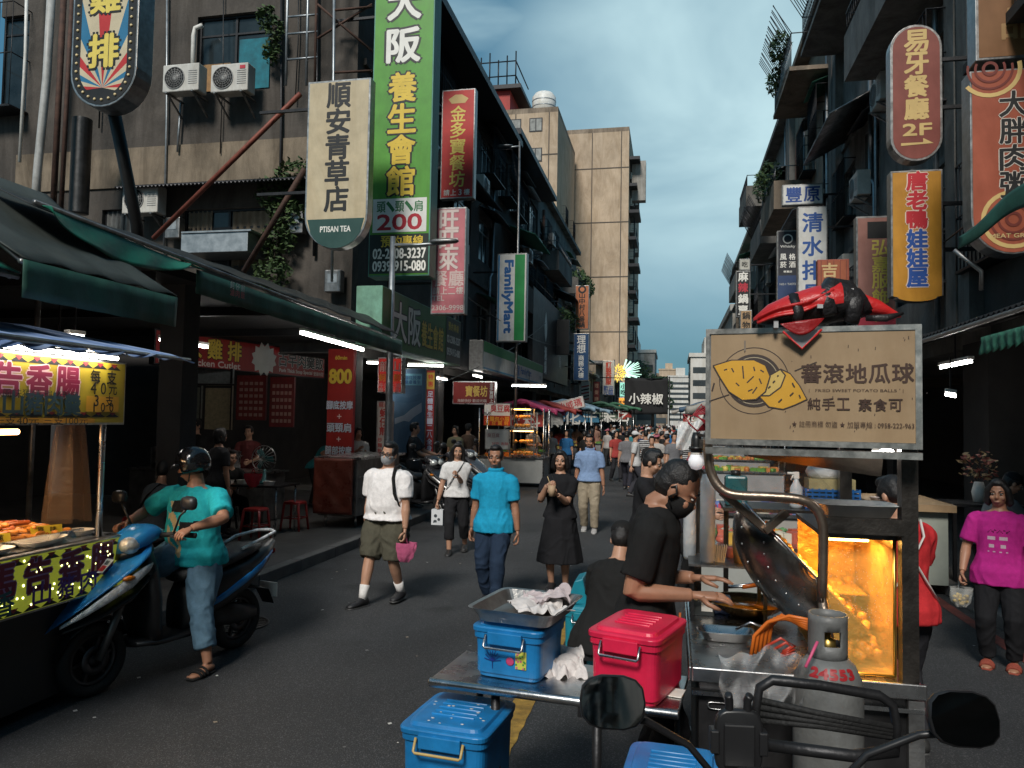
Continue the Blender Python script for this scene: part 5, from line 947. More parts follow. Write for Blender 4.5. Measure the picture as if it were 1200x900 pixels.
# ================================================================ people
def two_bone(a, b, l1, l2, pole):
    a, b = Vector(a), Vector(b); d = b - a; L_ = min(d.length, (l1 + l2) * .999); t = d.normalized(); b = a + t * L_
    x = (l1 * l1 - l2 * l2 + L_ * L_) / (2 * L_); y = math.sqrt(max(0, l1 * l1 - x * x)); p = Vector(pole); p = (p - t * p.dot(t)).normalized()
    return a + t * x + p * y, b
def lerp_pts(pts, rs, k=4):                      # finer polyline with radii
    P_, R_ = [], []
    for i in range(len(pts) - 1):
        for j in range(k): t = j / k; P_.append(Vector(pts[i]).lerp(Vector(pts[i + 1]), t)); R_.append(rs[i] * (1 - t) + rs[i + 1] * t)
    return P_ + [Vector(pts[-1])], R_ + [rs[-1]]
def hand(mb, w, d, n, s, curl, side, mi=0):
    """palm, four unequal bent fingers and a thumb; d along the hand, n out of the back of the hand, side +-1 where the thumb is"""
    d = Vector(d).normalized(); n = Vector(n); n = (n - d * n.dot(d)).normalized(); x = d.cross(n) * side; w = Vector(w)
    mb.rings([[w + d * a + x * (p * .5 * ww) + n * (q * .5 * th) for p, q in superring(1, 1, 10, 2.6)] for a, ww, th in ((-.03 * s, .036 * s, .034 * s), (.0, .046 * s, .032 * s), (.035 * s, .074 * s, .028 * s), (.075 * s, .08 * s, .026 * s), (.09 * s, .07 * s, .02 * s))], mi)
    for k, ln in enumerate((.066, .076, .07, .052)):
        b = w + d * .082 * s + x * (.029 - .0195 * k) * s; p = [b]; a = curl * .5; c = b
        for q, f in enumerate((.45, .32, .25)):
            a2 = a + curl * (.75 * q); v = d * math.cos(a2) - n * math.sin(a2) + x * (.10 - .06 * k) * (1 - min(1, curl)); c = c + v.normalized() * ln * s * f; p.append(c)
        mb.tube(p, [.0095 * s, .009 * s, .008 * s, .005 * s], 7, mi)
    b = w + d * .022 * s + x * .03 * s
    mb.tube([b, b + (x * .026 + d * .022 - n * .012 * (1 + curl)) * s, b + (x * (.036 - .012 * curl) + d * .05 - n * .02 * (1 + curl)) * s, b + (x * (.034 - .025 * curl) + d * .072 - n * .028 * (1 + curl)) * s], [.013 * s, .011 * s, .0095 * s, .006 * s], 7, mi)
def fabric(col, key=None, rough=.85):
    return mat('fabric_%02x%02x%02x' % tuple(min(255, int(c * 255)) for c in col) if not key else key, col, rough, var=.14, scale=30, bump=.25, bscale=220, spec=.15)
PCOUNT = [0]
def person(label, loc, rz=0, h=1.7, skin=SKIN, lean=0, slean=0, twist=0, pelvis=(0, 0, None), lh=None, rh=None, lf=None, rf=None, ltoe=(0, -1, 0), rtoe=(0, -1, 0), head=(0, 0, 0), build=1.0, belly=0,
           top=(.5, .5, .5), sleeve=.5, toplen=-.05, pants=(.05, .05, .06), plen=1.0, pwide=1.0, skirt=None, hair='short', haircol=None, shoes=(.03, .03, .03), sandals=False, mask=None, glasses=False, cap=None, vox=.011, curl=(.5, .5),
           lhd=None, rhd=None, paint_=None, hn=None, group=None, socks=None, lpole=None, rpole=None, kpole=None, collar=False, straps=None, fine=True, hdrop=0):
    PCOUNT[0] += 1; sd = PCOUNT[0]; H = h; T = thing('person', label, 'person', loc, rz, group)
    pv = Vector((pelvis[0], pelvis[1], (pelvis[2] if pelvis[2] is not None else .515 * H)))
    B = Matrix.Rotation(twist, 3, 'Z') @ Matrix.Rotation(lean, 3, 'X') @ Matrix.Rotation(slean, 3, 'Y'); ax, ay, az = B @ Vector((1, 0, 0)), B @ Vector((0, 1, 0)), B @ Vector((0, 0, 1))
    sp = lambda t: pv + az * (t * H) + (Vector((0, 0, 0)))
    def ringp(t, rx, ry, yo=0, e=2.3, n=20):
        c = sp(t) + ay * yo * H; k = max(0, min(1, t / .12 + .3)); X = Vector((1, 0, 0)).lerp(ax, k).normalized(); Yv = Vector((0, 1, 0)).lerp(ay, k).normalized()
        return [c + X * (p * H) + Yv * (q * H) for p, q in superring(rx, ry, n, e)]
    bw = build; be = belly
    TR = [(-.045, .07 * bw, .055 * bw, .0), (.0, .092 * bw, .064 * bw, .002), (.04, .09 * bw, .062 * bw + be * .4, -be * .4), (.09, .083 * bw + be * .6, .056 * bw + be, -be * .9), (.15, .086 * bw + be * .4, .058 * bw + be * .6, -be * .6), (.21, .095 * bw, .062 * bw + be * .2, -be * .2), (.26, .096 * bw, .056 * bw, .0), (.295, .075 * bw, .044 * bw, .004), (.315, .042, .034, .006)]
    body = MB(); body.rings([ringp(*r) for r in TR])
    shL, shR = sp(.272) + ax * .098 * H * bw, sp(.272) - ax * .098 * H * bw
    ul, fl = .172 * H, .15 * H
    lh = Vector(lh) * H if lh else sp(-.075) + ax * .15 * H * bw - Vector((0, .04 * H, 0)); rh = Vector(rh) * H if rh else sp(-.075) - ax * .15 * H * bw - Vector((0, .02 * H, 0))
    arms = []
    for s, S_, W_h, pole in ((1, shL, lh, lpole), (-1, shR, rh, rpole)):
        E_, Wr = two_bone(S_, W_h, ul, fl, pole or (ax * s * .35 + Vector((0, 1, -.15)))); arms.append((s, S_, E_, Wr))
        p, r = lerp_pts([S_ - ax * s * .02 * H, S_ + (E_ - S_) * .15, S_.lerp(E_, .5), E_, E_.lerp(Wr, .3), Wr], [.036 * H * (.55 + .45 * bw), .036 * H * (.55 + .45 * bw), .031 * H * (.55 + .45 * bw), .0245 * H, .0255 * H * (bw * .5 + .5), .0165 * H], 3); body.tube(p, r, 10)
    lf = Vector(lf) * H if lf else Vector((.06 * H, 0, .045 * H)); rf = Vector(rf) * H if rf else Vector((-.06 * H, 0, .045 * H))
    legs = []
    for s, F_, toe in ((1, lf, ltoe), (-1, rf, rtoe)):
        hip = pv + Vector((s * .05 * H * bw, 0, -.01 * H)); tz = Vector(toe).normalized()
        K_, A_ = two_bone(hip, F_, .245 * H, .238 * H, (Vector(kpole) if kpole else tz + Vector((s * .1, 0, .1)))); legs.append((s, hip, K_, A_, tz))
        p, r = lerp_pts([hip, hip.lerp(K_, .35), K_, K_.lerp(A_, .3), A_.lerp(K_, .2), A_], [.054 * H * bw, .05 * H * bw, .034 * H, .0345 * H, .024 * H, .021 * H], 3); body.tube(p, r, 12)
        f = A_ + Vector((0, 0, -.0245 * H)); body.rings([[f + tz * a * H + Vector((-tz.y, tz.x, 0)) * p_ * H * w_ + Vector((0, 0, q_ * H * t_ + zz * H)) for p_, q_ in superring(1, 1, 10)] for a, w_, t_, zz in ((-.035, .014, .014, 0), (-.02, .019, .02, .004), (.02, .022, .02, .003), (.06, .026, .012, -.006), (.09, .024, .009, -.008), (.108, .012, .006, -.01))])
    hb = Matrix.Rotation(head[0], 3, 'Z') @ Matrix.Rotation(head[1], 3, 'X') @ Matrix.Rotation(head[2], 3, 'Y'); nb = sp(.315) + ay * .006 * H
    hc = nb + az * .026 * H + hb @ Vector((0, -.01 - hdrop, .066 - hdrop)) * H; HM = Matrix.Translation(hc) @ hb.to_4x4() @ Matrix.Diagonal((H, H, H, 1))
    body.tube([sp(.285), nb + az * .01 * H, hc - hb @ Vector((0, -.012, .035)) * H], [.045 * H, .034 * H * (bw * .4 + .6), .031 * H], 12)
    def he(c, r, n=16): body.ell((0, 0, 0), (1, 1, 1), n, 0, HM @ Matrix.Translation(c) @ Matrix.Diagonal((*r, 1)))
    he((0, .006, .018), (.044, .054, .052)); he((0, -.012, -.024), (.036, .04, .046)); he((0, -.018, -.05), (.021, .026, .02))
    if fine:
        he((0, -.0545, -.016), (.0085, .013, .011), 10); he((0, -.049, -.002), (.005, .009, .016), 8); he((0, -.044, -.041), (.015, .012, .006), 10)
        for s in (-1, 1): he((s * .045, .004, -.008), (.006, .013, .019), 10); he((s * .02, -.046, .012), (.016, .008, .005), 8); he((s * .024, -.036, -.02), (.014, .015, .014), 8)
    r = remesh(body, vox * .8 if fine else vox * 1.3, 2); r.name = 'skin'
    mb = MB(); mb.add([v.co for v in r.vertices], [tuple(p.vertices) for p in r.polygons], 0, True); bpy.data.meshes.remove(r)
    for (s, S_, E_, Wr), hd, cu in zip(arms, (lhd, rhd), curl):
        d = Vector(hd[0]) if hd else (Wr - E_); n_ = Vector(hd[1]) if hd else (ax * s + Vector((0, .3, 0)))
        hand(mb, Wr + d.normalized() * .012 * H, d, n_, H / 1.72, cu, -1 if s * (d.normalized().cross(n_)).dot(Vector((0, -1, .3))) * s < 0 else 1)
    if fine:
        for s in (-1, 1):
            mb.ell((0, 0, 0), (1, 1, 1), 8, 1, HM @ Matrix.Translation((s * .0185, -.0465, .0015)) @ Matrix.Diagonal((.0075, .0045, .003, 1)))
            mb.ell((0, 0, 0), (1, 1, 1), 8, 2, HM @ Matrix.Translation((s * .0185, -.0505, .0015)) @ Matrix.Diagonal((.004, .002, .0034, 1)))
            mb.tube([HM @ Vector((s * x, y, z)) for x, y, z in ((.009, -.053, .015), (.019, -.0525, .0185), (.03, -.046, .0155))], [.0018 * H, .0022 * H, .0012 * H], 5, 2)
        mb.tube([HM @ Vector((x, -.0555 + abs(x) * .25, -.0405)) for x in (-.011, -.004, .004, .011)], [.0012 * H, .0022 * H, .0022 * H, .0012 * H], 5, 3)
        if sandals:
            for s, hip, K_, A_, tz in legs:
                for q in range(5):
                    sd_ = Vector((-tz.y, tz.x, 0)); c = A_ + tz * (.1 - .006 * q) * H + sd_ * (q - 2) * .0095 * H + Vector((0, 0, -.034 * H)); mb.ell(c, (.0065 * H, .0065 * H, .006 * H), 8, 0)
    mb.build('body', [skin, mat('eye_white', (.6, .57, .52), .3, var=0), BLACK, mat('lips', (.3, .13, .1), .5, var=0)], T, fix=False)
    # ---- hair and headgear
    hcol = HAIR if haircol is None else fabric(haircol, rough=.6)
    hm = MB()
    def hh(c, r_, n=16, mbx=None): (mbx or hm).ell((0, 0, 0), (1, 1, 1), n, 0, HM @ Matrix.Translation(c) @ Matrix.Diagonal((*r_, 1)))
    if hair in ('short', 'thin', 'long', 'bun', 'bob'):
        hh((0, .013, .026), (.0455, .0535, .05)); hh((0, .026, .004), (.0435, .041, .048))
        if hair != 'thin':
            hh((0, -.016, .058), (.034, .034, .022))
            for s in (-1, 1): hh((s * .036, .0, .016), (.012, .032, .03))
    if hair in ('long', 'bob'):
        dn = -.16 if hair == 'long' else -.07
        for s in (-1, 1): hm.tube([HM @ Vector((s * .02, -.03, .058)), HM @ Vector((s * .044, -.018, .02)), HM @ Vector((s * .05, -.004, -.03)), HM @ Vector((s * .052, .0, (dn - .03) / 2)), HM @ Vector((s * .046, .004, dn))], [.012 * H, .018 * H, .02 * H, .02 * H, .008 * H], 8)
        hm.rings([[HM @ Vector((p * w_, .03 + q * .022, z)) for p, q in superring(1, 1, 12)] for z, w_ in ((.02, .044), (-.03, .05), (-.08 if hair == 'long' else -.05, .052), (dn, .03))])
    if hair == 'bun': hh((0, .062, .03), (.024, .024, .024))
    if hm.v and hair != 'none': mesh_obj('hair', remesh(hm, vox * .8, 2, .0012 * H, 40, sd), hcol, T)
    if cap:
        cm = MB(); hh((0, .006, .034), (.051, .06, .046), 18, cm); cmat = fabric(cap)
        cm.rings([[HM @ Vector((p * w_, -.035 - a, .036 - .012 * (a / .05) ** 2 + q * .003 - p * p * .008)) for p, q in superring(1, 1, 14)] for a, w_ in ((0, .046), (.02, .044), (.045, .036), (.056, .02))]); cm.build('cap', cmat, T)
    if mask:
        mm = MB(); mm.rings([[HM @ Vector((p * w_, -.02 + q * d_ - .0, z)) for p, q in superring(1, 1, 16)] for z, w_, d_ in ((-.008, .034, .0385), (-.018, .039, .0435), (-.034, .039, .041), (-.05, .034, .037), (-.064, .02, .026))])
        for s in (-1, 1):
            for z in (-.012, -.046): mm.tube([HM @ Vector((s * .036, -.018, z)), HM @ Vector((s * .046, .004, z * .4 - .006))], .0018 * H, 4)
        mm.build('face_mask', fabric(mask), T)
    if glasses:
        gm = MB()
        for s in (-1, 1):
            gm.tube([HM @ Vector((s * .019 + .015 * math.cos(a), -.058, .002 + .011 * math.sin(a))) for a in [i * .524 for i in range(13)]], .0022 * H, 5, cap=False); gm.tube([HM @ Vector((s * .034, -.057, .004)), HM @ Vector((s * .048, .0, .002))], .002 * H, 4)
        gm.tube([HM @ Vector((-.005, -.059, .004)), HM @ Vector((.005, -.059, .004))], .002 * H, 4); gm.build('glasses', BLACK, T)
    # ---- clothes
    def grow(t, rx, ry, yo, g): return ringp(t, rx + g, ry + g, yo)
    if top is not None:
        tm = MB(); g = .0105; lo = toplen; rs = [grow(t, rx, ry, yo, g) for t, rx, ry, yo in TR if t > max(lo + .02, -.2)]
        tw = TR[1]; rs = [grow(t, max(rx, .112 * bw + be * .2), max(ry, .078 * bw + be * .3), yo - (be * .3 if t < .03 else 0), g + .006) if t < .03 else grow(t, max(rx, .104 * bw) if t < .06 else rx, max(ry, .07 * bw) if t < .06 else ry, yo, g) for t, rx, ry, yo in [(lo, tw[1], tw[2], tw[3])] + [r_ for r_ in TR if r_[0] > lo + .02]][:-1] + [ringp(.312, .045, .037, .006)]
        if skirt:
            rs = rs[1:]; pre = []
            for k in range(7): t = 1 - k / 6; z = pv.z - t * (pv.z - skirt * H); w_ = (.112 * bw + .06 * t) * H; pre.append([Vector((pv.x, pv.y, z)) + Vector((p * w_ * (1 + .04 * math.sin(i * 2.2)), q * w_ * .96 * (1 + .05 * math.sin(i * 2.9)), 0)) for i, (p, q) in enumerate(superring(1, 1, 20, 2))])
            rs = pre + rs
        tm.rings(rs)
        for s, S_, E_, Wr in arms:
            L_ = [S_ - ax * s * .03 * H, S_ + (E_ - S_) * .12, S_.lerp(E_, .5), E_, E_.lerp(Wr, .5), Wr]; sb_ = .45 + .55 * bw; rr = [.039 * H * sb_, .043 * H * sb_, .0425 * H * sb_, .036 * H, .033 * H, .026 * H]
            if sleeve < .5: L_, rr = L_[:2] + [S_.lerp(E_, max(.14, sleeve))], rr[:2] + [.045 * H * sb_]
            elif sleeve < .9: L_, rr = L_[:3] + [S_.lerp(E_, .62 + (sleeve - .5))], rr[:3] + [.0425 * H * sb_]
            p, q = lerp_pts(L_, rr, 3); tm.tube(p, q, 12)
        if collar: tm.tube([sp(.318) + ax * .043 * H * math.cos(a) + ay * (.036 * math.sin(a) + .004) * H + az * (.012 + .006 * math.sin(a)) * H for a in [i * .4488 for i in range(15)]], .0095 * H, 6)
        me = remesh(tm, vox, 3, .0075 * H / 1.7 if fine else .004, 8.5, sd, (1, 1, .6)); fm = fabric(top); ms = [fm]
        if paint_:
            for fn, col in paint_:
                ms.append(fabric(col)); k = len(ms) - 1; me.materials.append(None) if False else None
                for pl in me.polygons:
                    c = pl.center - pv; q_ = (c.dot(ax) / H, c.dot(ay) / H, c.dot(az) / H)
                    if fn(*q_): pl.material_index = k
        ids = [p.material_index for p in me.polygons]; o = mesh_obj('dress' if skirt else 'shirt', me, ms, T); me.polygons.foreach_set('material_index', ids)
    if pants is not None and not skirt:
        pm_ = MB(); pm_.rings([grow(t, rx, ry, yo, .009) for t, rx, ry, yo in ((-.05, .06 * bw, .05 * bw, 0), *TR[1:3], (.065, .083 * bw + be * .5, .056 * bw + be * .8, -be * .7))])
        for s, hip, K_, A_, tz in legs:
            pts = [hip + Vector((0, 0, .02 * H)), hip.lerp(K_, .35), K_, K_.lerp(A_, .5), A_ + (K_ - A_) * .06]; rr = [.062 * H * bw, .06 * H * bw * pwide, .046 * H * pwide, .042 * H * pwide, .036 * H * pwide]
            if plen <= .55: pts, rr = pts[:2] + [hip.lerp(K_, .98)], rr[:2] + [.052 * H * pwide]
            elif plen < .9: pts, rr = pts[:3] + [K_.lerp(A_, (plen - .5) * 2)], rr[:3] + [.042 * H * pwide]
            p, q = lerp_pts(pts, rr, 3); pm_.tube(p, q, 12)
        mesh_obj('shorts' if plen <= .55 else 'trousers', remesh(pm_, vox, 3, .009 * H / 1.7 if fine else .004, 9, sd + 50, (1, 1, .8)), fabric(pants), T)
    for s, hip, K_, A_, tz in legs:
        w_ = Vector((-tz.y, tz.x, 0)); f = A_ + Vector((0, 0, -.0245 * H)); sm_ = MB()
        if sandals:
            sm_.rings([[f + tz * a * H + w_ * p_ * H * ww + Vector((0, 0, (-.0165 + q_ * .005) * H)) for p_, q_ in superring(1, 1, 12)] for a, ww in ((-.045, .012), (-.03, .024), (.03, .026), (.08, .03), (.115, .02))])
            for a in (.03, .052, .07): sm_.tube([f + tz * (a + .008 * math.sin(g_)) * H + w_ * .029 * math.cos(g_) * H + Vector((0, 0, (-.016 + .03 * max(0, math.sin(g_)) * (1.25 - a * 6)) * H)) for g_ in [i * .3927 for i in range(9)]], .0055 * H, 6, flat=1.6)
            sm_.build('sandal', fabric(shoes), T)
        else:
            sm_.rings([[f + tz * a * H + w_ * p_ * H * ww + Vector((0, 0, q_ * H * t_ + zz * H)) for p_, q_ in superring(1, 1, 12)] for a, ww, t_, zz in ((-.045, .016, .016, 0), (-.03, .025, .026, .008), (.01, .027, .03, .01), (.05, .03, .019, -.001), (.09, .029, .014, -.006), (.118, .014, .008, -.01))])
            so = sm_.build('shoe', mat('shoe_%02x%02x%02x' % tuple(int(c * 255) for c in shoes), shoes, .5, var=.15), T)
            if fine: m = MB(); m.rings([[f + tz * a * H + w_ * p_ * H * ww + Vector((0, 0, (-.0195 + q_ * .006) * H)) for p_, q_ in superring(1, 1, 12)] for a, ww in ((-.05, .012), (-.03, .028), (.03, .029), (.08, .033), (.122, .02))]); m.build('sole', paint((.3, .3, .28) if sum(shoes) > .3 else (.05, .05, .05)), so)
        if socks: m = MB(); m.tube([A_ + Vector((0, 0, -.005 * H)), A_.lerp(K_, .12), A_.lerp(K_, .34)], [.025 * H, .026 * H, .031 * H], 12); m.build('sock', fabric(socks), T)
    for (pts, wd_, col) in straps or ():
        m = MB(); m.tube([pv + ax * a * H + ay * b * H + az * c * H for a, b, c in pts], wd_ * H, 6, flat=.35, up=tuple(ay)); m.build('strap', fabric(col), T)
    T['_d'] = 0; del T['_d']
    return T, dict(lw=arms[0][3], rw=arms[1][3], head=HM, pv=pv, H=H)
def at(T, v): return T.matrix_basis @ Vector(v) if False else Matrix.Translation(T.location) @ Matrix.Rotation(T.rotation_euler[2], 4, 'Z') @ Vector(v)
def face_cam(x, y): return math.atan2(x, y) * -1        # yaw that turns -Y towards the camera
def gpos(px, py): q = PZ(px, py, .0); return (q.x, q.y, 0)
# strolling people in front --------------------------------------------------
q = gpos(452, 706)
man, J = person('stout man in white T-shirt, olive shorts and grey face mask, walking with bags in hand', q, R(-14), 1.70, lean=.02, head=(R(4), R(6), R(10)), build=1.24, belly=.02, top=(.8, .77, .76), sleeve=.68, toplen=.0, pants=(.085, .08, .058), plen=.5, pwide=1.22, socks=(.72, .7, .68), shoes=(.015, .015, .017), glasses=True, mask=(.34, .35, .36), hair='short',
    lh=(.165, -.05, .43), rh=(-.165, .0, .425), lf=(.055, .08, .06), rf=(-.06, -.16, .042), ltoe=(.12, -1, 0), rtoe=(-.2, -1, 0), curl=(1.2, .9), vox=.01, straps=[([(.055, .04, .33), (.075, -.035, .318), (.088, -.075, .26), (.105, -.085, .17), (.118, -.05, .08), (.12, .0, .04)], .011, (.015, .015, .015))])
def carrier(label, p, col, w, hh, film=.8, name='shopping_bag'):
    b = MB(); n = 24
    b.sheet(lambda u, v: (w * math.cos(u * 6.283) * (.25 + .75 * math.sin(math.pi * (.5 + .5 * v) * .98) ** .5 * (1 if v < .9 else .7)) * (1 + .1 * math.sin(u * 22 + v * 6)), w * .6 * math.sin(u * 6.283) * (.25 + .75 * math.sin(math.pi * (.5 + .5 * v)) ** .5) + .01 * math.sin(u * 30), -hh * v - .05), n, 10)
    for s in (-1, 1): b.tube([(s * w * .25, 0, -.07), (s * .012, 0, .0), (0, 0, .012)], .007, 5)
    o = b.build(name, clear_film('film_%02x%02x%02x' % tuple(int(c * 255) for c in col), col, film), None, loc=p); return dress(o, label, 'bag')
hp = at(man, J['lw']) + Vector((0, 0, -.09)); carrier('pink plastic bag hanging from the hand of the man in white', hp, (.6, .13, .26), .12, .2)
hp = at(man, J['rw']) + Vector((0, -.02, -.09)); carrier('small black pouch in the other hand of the man in white', hp, (.012, .012, .014), .07, .2, 1, 'pouch')
q = gpos(578, 709)
person('man in teal blue polo shirt and dark jeans walking towards the camera', q, R(-6), 1.68, head=(R(8), R(5), 0), build=1.04, belly=.004, top=(.015, .3, .5), sleeve=.66, toplen=-.06, pants=(.02, .035, .065), pwide=1.0, shoes=(.02, .02, .025), collar=True, skin=SKIN2, hair='short', lh=(.16, -.01, .42), rh=(-.165, .02, .42), lf=(.05, -.1, .042), rf=(-.06, .06, .05), vox=.01, curl=(.9, .9))
q = gpos(655, 690)
dr, J = person('woman in long black dress holding a paper cup of food and a skewer', q, R(-4), 1.6, head=(R(4), R(2), 0), build=.98, top=(.014, .014, .016), sleeve=.6, skirt=.2, hair='bob', shoes=(.015, .015, .017), lh=(.02, -.17, .69), rh=(-.065, -.15, .75), lf=(.045, .01, .042), rf=(-.05, -.03, .045), curl=(1.1, 1.1), lhd=((-.7, -.6, .3), (0, -.6, -.8)), rhd=((.6, -.6, .3), (-.5, -.6, .5)), vox=.01, straps=[([(-.06, -.03, .31), (-.02, -.082, .24), (.05, -.085, .15), (.1, -.04, .08)], .006, (.03, .03, .03))])
hp = at(dr, J['lw']) + Vector((-.06, -.07, .05)); t = thing('paper_cup', 'tan paper cup of food held by the woman in the black dress', 'cup', hp); MB().lathe([(.033, -.06), (.043, .06), (.039, .06), (.03, -.055)], 18).build('cup', mat('kraft_cup', (.42, .29, .18), .7), t); MB().tube([(0, 0, .02), (-.05, -.01, .16)], .004, 6).build('skewer', mat('bamboo', (.5, .36, .18)), t)
q = gpos(690, 623)
person('man in pale blue short sleeved shirt and khaki trousers farther up the street', q, R(2), 1.72, head=(R(-6), R(8), 0), build=1.02, top=(.2, .29, .46), sleeve=.68, toplen=.0, pants=(.3, .25, .18), shoes=(.35, .34, .33), collar=True, skin=SKIN2, lh=(.15, -.03, .42), rh=(-.15, .04, .43), lf=(.06, -.07, .042), rf=(-.05, .05, .05), vox=.012)
q = gpos(534, 648)
wb, J = person('woman in white T-shirt and black capri trousers with a white paper bag and crossed strap', q, R(10), 1.6, head=(R(8), R(8), 0), build=.96, top=(.66, .65, .64), sleeve=.62, toplen=-.01, pants=(.018, .018, .02), plen=.8, hair='long', shoes=(.02, .02, .02), lh=(.02, -.13, .7), rh=(-.17, -.05, .44), lf=(.07, .12, .06), rf=(-.05, -.1, .042), vox=.011, curl=(1.1, 1.2), straps=[([(.07, -.03, .315), (.03, -.075, .25), (-.04, -.08, .15), (-.09, -.05, .06), (-.1, -.0, .03)], .007, (.02, .02, .02))])
hp = at(wb, J['rw']) + Vector((0, 0, -.1)); t = thing('paper_bag', 'white printed paper bag carried by the woman with crossed strap', 'bag', hp); MB().box((0, 0, -.14), (.17, .09, .22)).build('bag', paint((.62, .64, .66)), t)
F_ = Faces(); put_texts(F_, [('disc', .35, .6, .16, (.05, .06, .07)), ('disc', .68, .35, .14, (.06, .07, .08)), ('poly', [(.1, .1), (.5, .14), (.45, .3), (.2, .3)], (.05, .06, .07))], .15, .2, -.0465); F_.mb.v = [(x, y, z - .24) for x, y, z in F_.mb.v]; F_.mb.build('print', F_.ms, t, fix=False); MB().tube([(-.05, 0, -.03), (-.03, 0, .03), (.03, 0, .03), (.05, 0, -.03)], .004, 5).build('handle', WHITE, t)
# vendor and neighbours -----------------------------------------------------
vend, VJ = person('young vendor in black T-shirt and black mask bending over his sweet potato ball cart', (-.13, 3.86, 0), R(82), 1.86, build=.9, lean=.12, hdrop=.022, head=(R(0), R(34), 0), top=(.013, .013, .015), sleeve=.66, toplen=-.07, pants=(.014, .014, .016), mask=(.012, .012, .014), lh=(.06, -.12, .635), rh=(-.06, -.13, .615), lhd=((.0, -1, .05), (.15, .2, 1)), rhd=((.2, -1, .0), (-.2, .2, 1)), curl=(.28, .34), shoes=(.012, .012, .013), vox=.009, skin=SKIN2, hair='thin', lf=(.06, .03, .042), rf=(-.06, -.03, .042))
ts = MB(); HM = VJ['head']; ts.tube([HM @ Vector((-.046, .012, .0 + 0)), HM @ Vector((-.054, .004, .012)), HM @ Vector((-.052, -.008, -.004)), HM @ Vector((-.05, .004, -.024))], .0065, 8); e_ = ts.build('earphone', BLACK, vend)
st_ = thing('low_stool', 'low stool under the crouching helper in the black cap', 'stool', (-.46, 5.25, 0)); MB().box((0, 0, .4), (.32, .32, .04)).build('seat', PLASTIC, st_)
for x in (-.12, .12):
    for y in (-.12, .12): MB().box((x, y, .19), (.03, .03, .38)).build('leg', PLASTIC, st_)
person('helper in black with a black cap sitting low beside the vendor', (-.46, 5.25, 0), R(150), 1.66, lean=.42, pelvis=(0, 0, .5), head=(R(20), R(22), 0), top=(.014, .014, .015), sleeve=.62, pants=(.015, .015, .017), cap=(.012, .012, .013), lf=(.1, -.26, .042), rf=(-.1, -.24, .042), lh=(.1, -.28, .36), rh=(-.1, -.28, .36), vox=.011, shoes=(.02, .02, .02))
person('man in black T-shirt seen in profile behind the bending vendor', (-.28, 7.9, 0), R(78), 1.68, lean=.08, head=(0, R(20), 0), top=(.016, .016, .018), sleeve=.66, toplen=-.07, pants=(.02, .02, .025), lh=(.08, -.24, .64), rh=(-.06, -.25, .63), vox=.012)
person('person in dark shirt, white face mask and headscarf working next to the man in black', (.15, 8.9, 0), R(60), 1.58, lean=.12, head=(0, R(16), 0), top=(.02, .02, .025), mask=(.5, .5, .52), cap=(.3, .06, .08), pants=(.02, .02, .02), lh=(.08, -.22, .62), rh=(-.07, -.23, .6), vox=.013)
person('woman in red T-shirt with white apron straps seen from behind through the cart frame', (1.37, 5.1, 0), R(196), 1.66, lean=.05, head=(R(15), R(22), 0), top=(.5, .03, .035), sleeve=.64, toplen=-.05, pants=(.03, .03, .035), hair='bun', lh=(.08, -.22, .6), rh=(-.08, -.22, .6), vox=.011,
       straps=[([(.05, .05, .315), (.04, .085, .26), (-.0, .08, .18), (-.05, .075, .1), (-.1, .06, .03)], .008, (.6, .58, .55)), ([(-.05, .05, .315), (-.04, .085, .26), (.0, .08, .18), (.05, .075, .1), (.1, .06, .03)], .008, (.6, .58, .55))])
person('bent figure in grey patterned top and dark headscarf in the right hand shop', (3.2, 9.0, .0), R(95), 1.56, lean=.5, head=(0, R(25), 0), top=(.13, .14, .15), sleeve=.7, pants=(.02, .02, .02), cap=(.015, .015, .017), lh=(.08, -.35, .5), rh=(-.08, -.35, .5), vox=.013)
q = PZ(1170, 782, 0)
mg, J = person('woman in magenta T-shirt with white cat print and black trousers, right edge', (q.x + .02, q.y, .13 * 0), R(-24), 1.53, head=(R(-6), R(4), 0), build=1.08, belly=.006, top=(.42, .02, .2), sleeve=.66, toplen=-.075, pants=(.014, .014, .016), hair='bob', skin=SKIN2, shoes=(.25, .06, .04), sandals=True, lh=(.18, -.02, .44), rh=(-.165, -.09, .5), rhd=((-.1, -.5, -.8), (-1, .2, 0)), curl=(.8, 1.2), vox=.009,
    paint_=[(lambda x, y, z: y < 0 and (abs(abs(x + .005) - .027) < .019 and (.165 < z < .18 or (.125 < z < .14 and abs(abs(x + .005) - .027) < .013) or (.1 < z < .108 and abs(abs(x + .005) - .027) > .008))), (.5, .36, .42)), (lambda x, y, z: y < 0 and abs(x) < .05 and abs(z - .21 - .006 * math.sin(x * 300)) < .0035, (.12, .01, .06))])
hp = at(mg, J['rw']) + Vector((-.02, -.02, -.08)); fb = carrier('clear plastic bag of yellow snacks in the hand of the woman in magenta', hp, (.55, .55, .52), .085, .16, .35, 'snack_bag')
m = MB(); rr = random.Random(2)
for i in range(24): m.ell((rr.uniform(-.05, .05), rr.uniform(-.03, .03), rr.uniform(-.18, -.11)), (.016, .016, .014), 7)
m.build('snacks', mat('yellow_snack', (.5, .33, .06), .4, var=.3), fb)
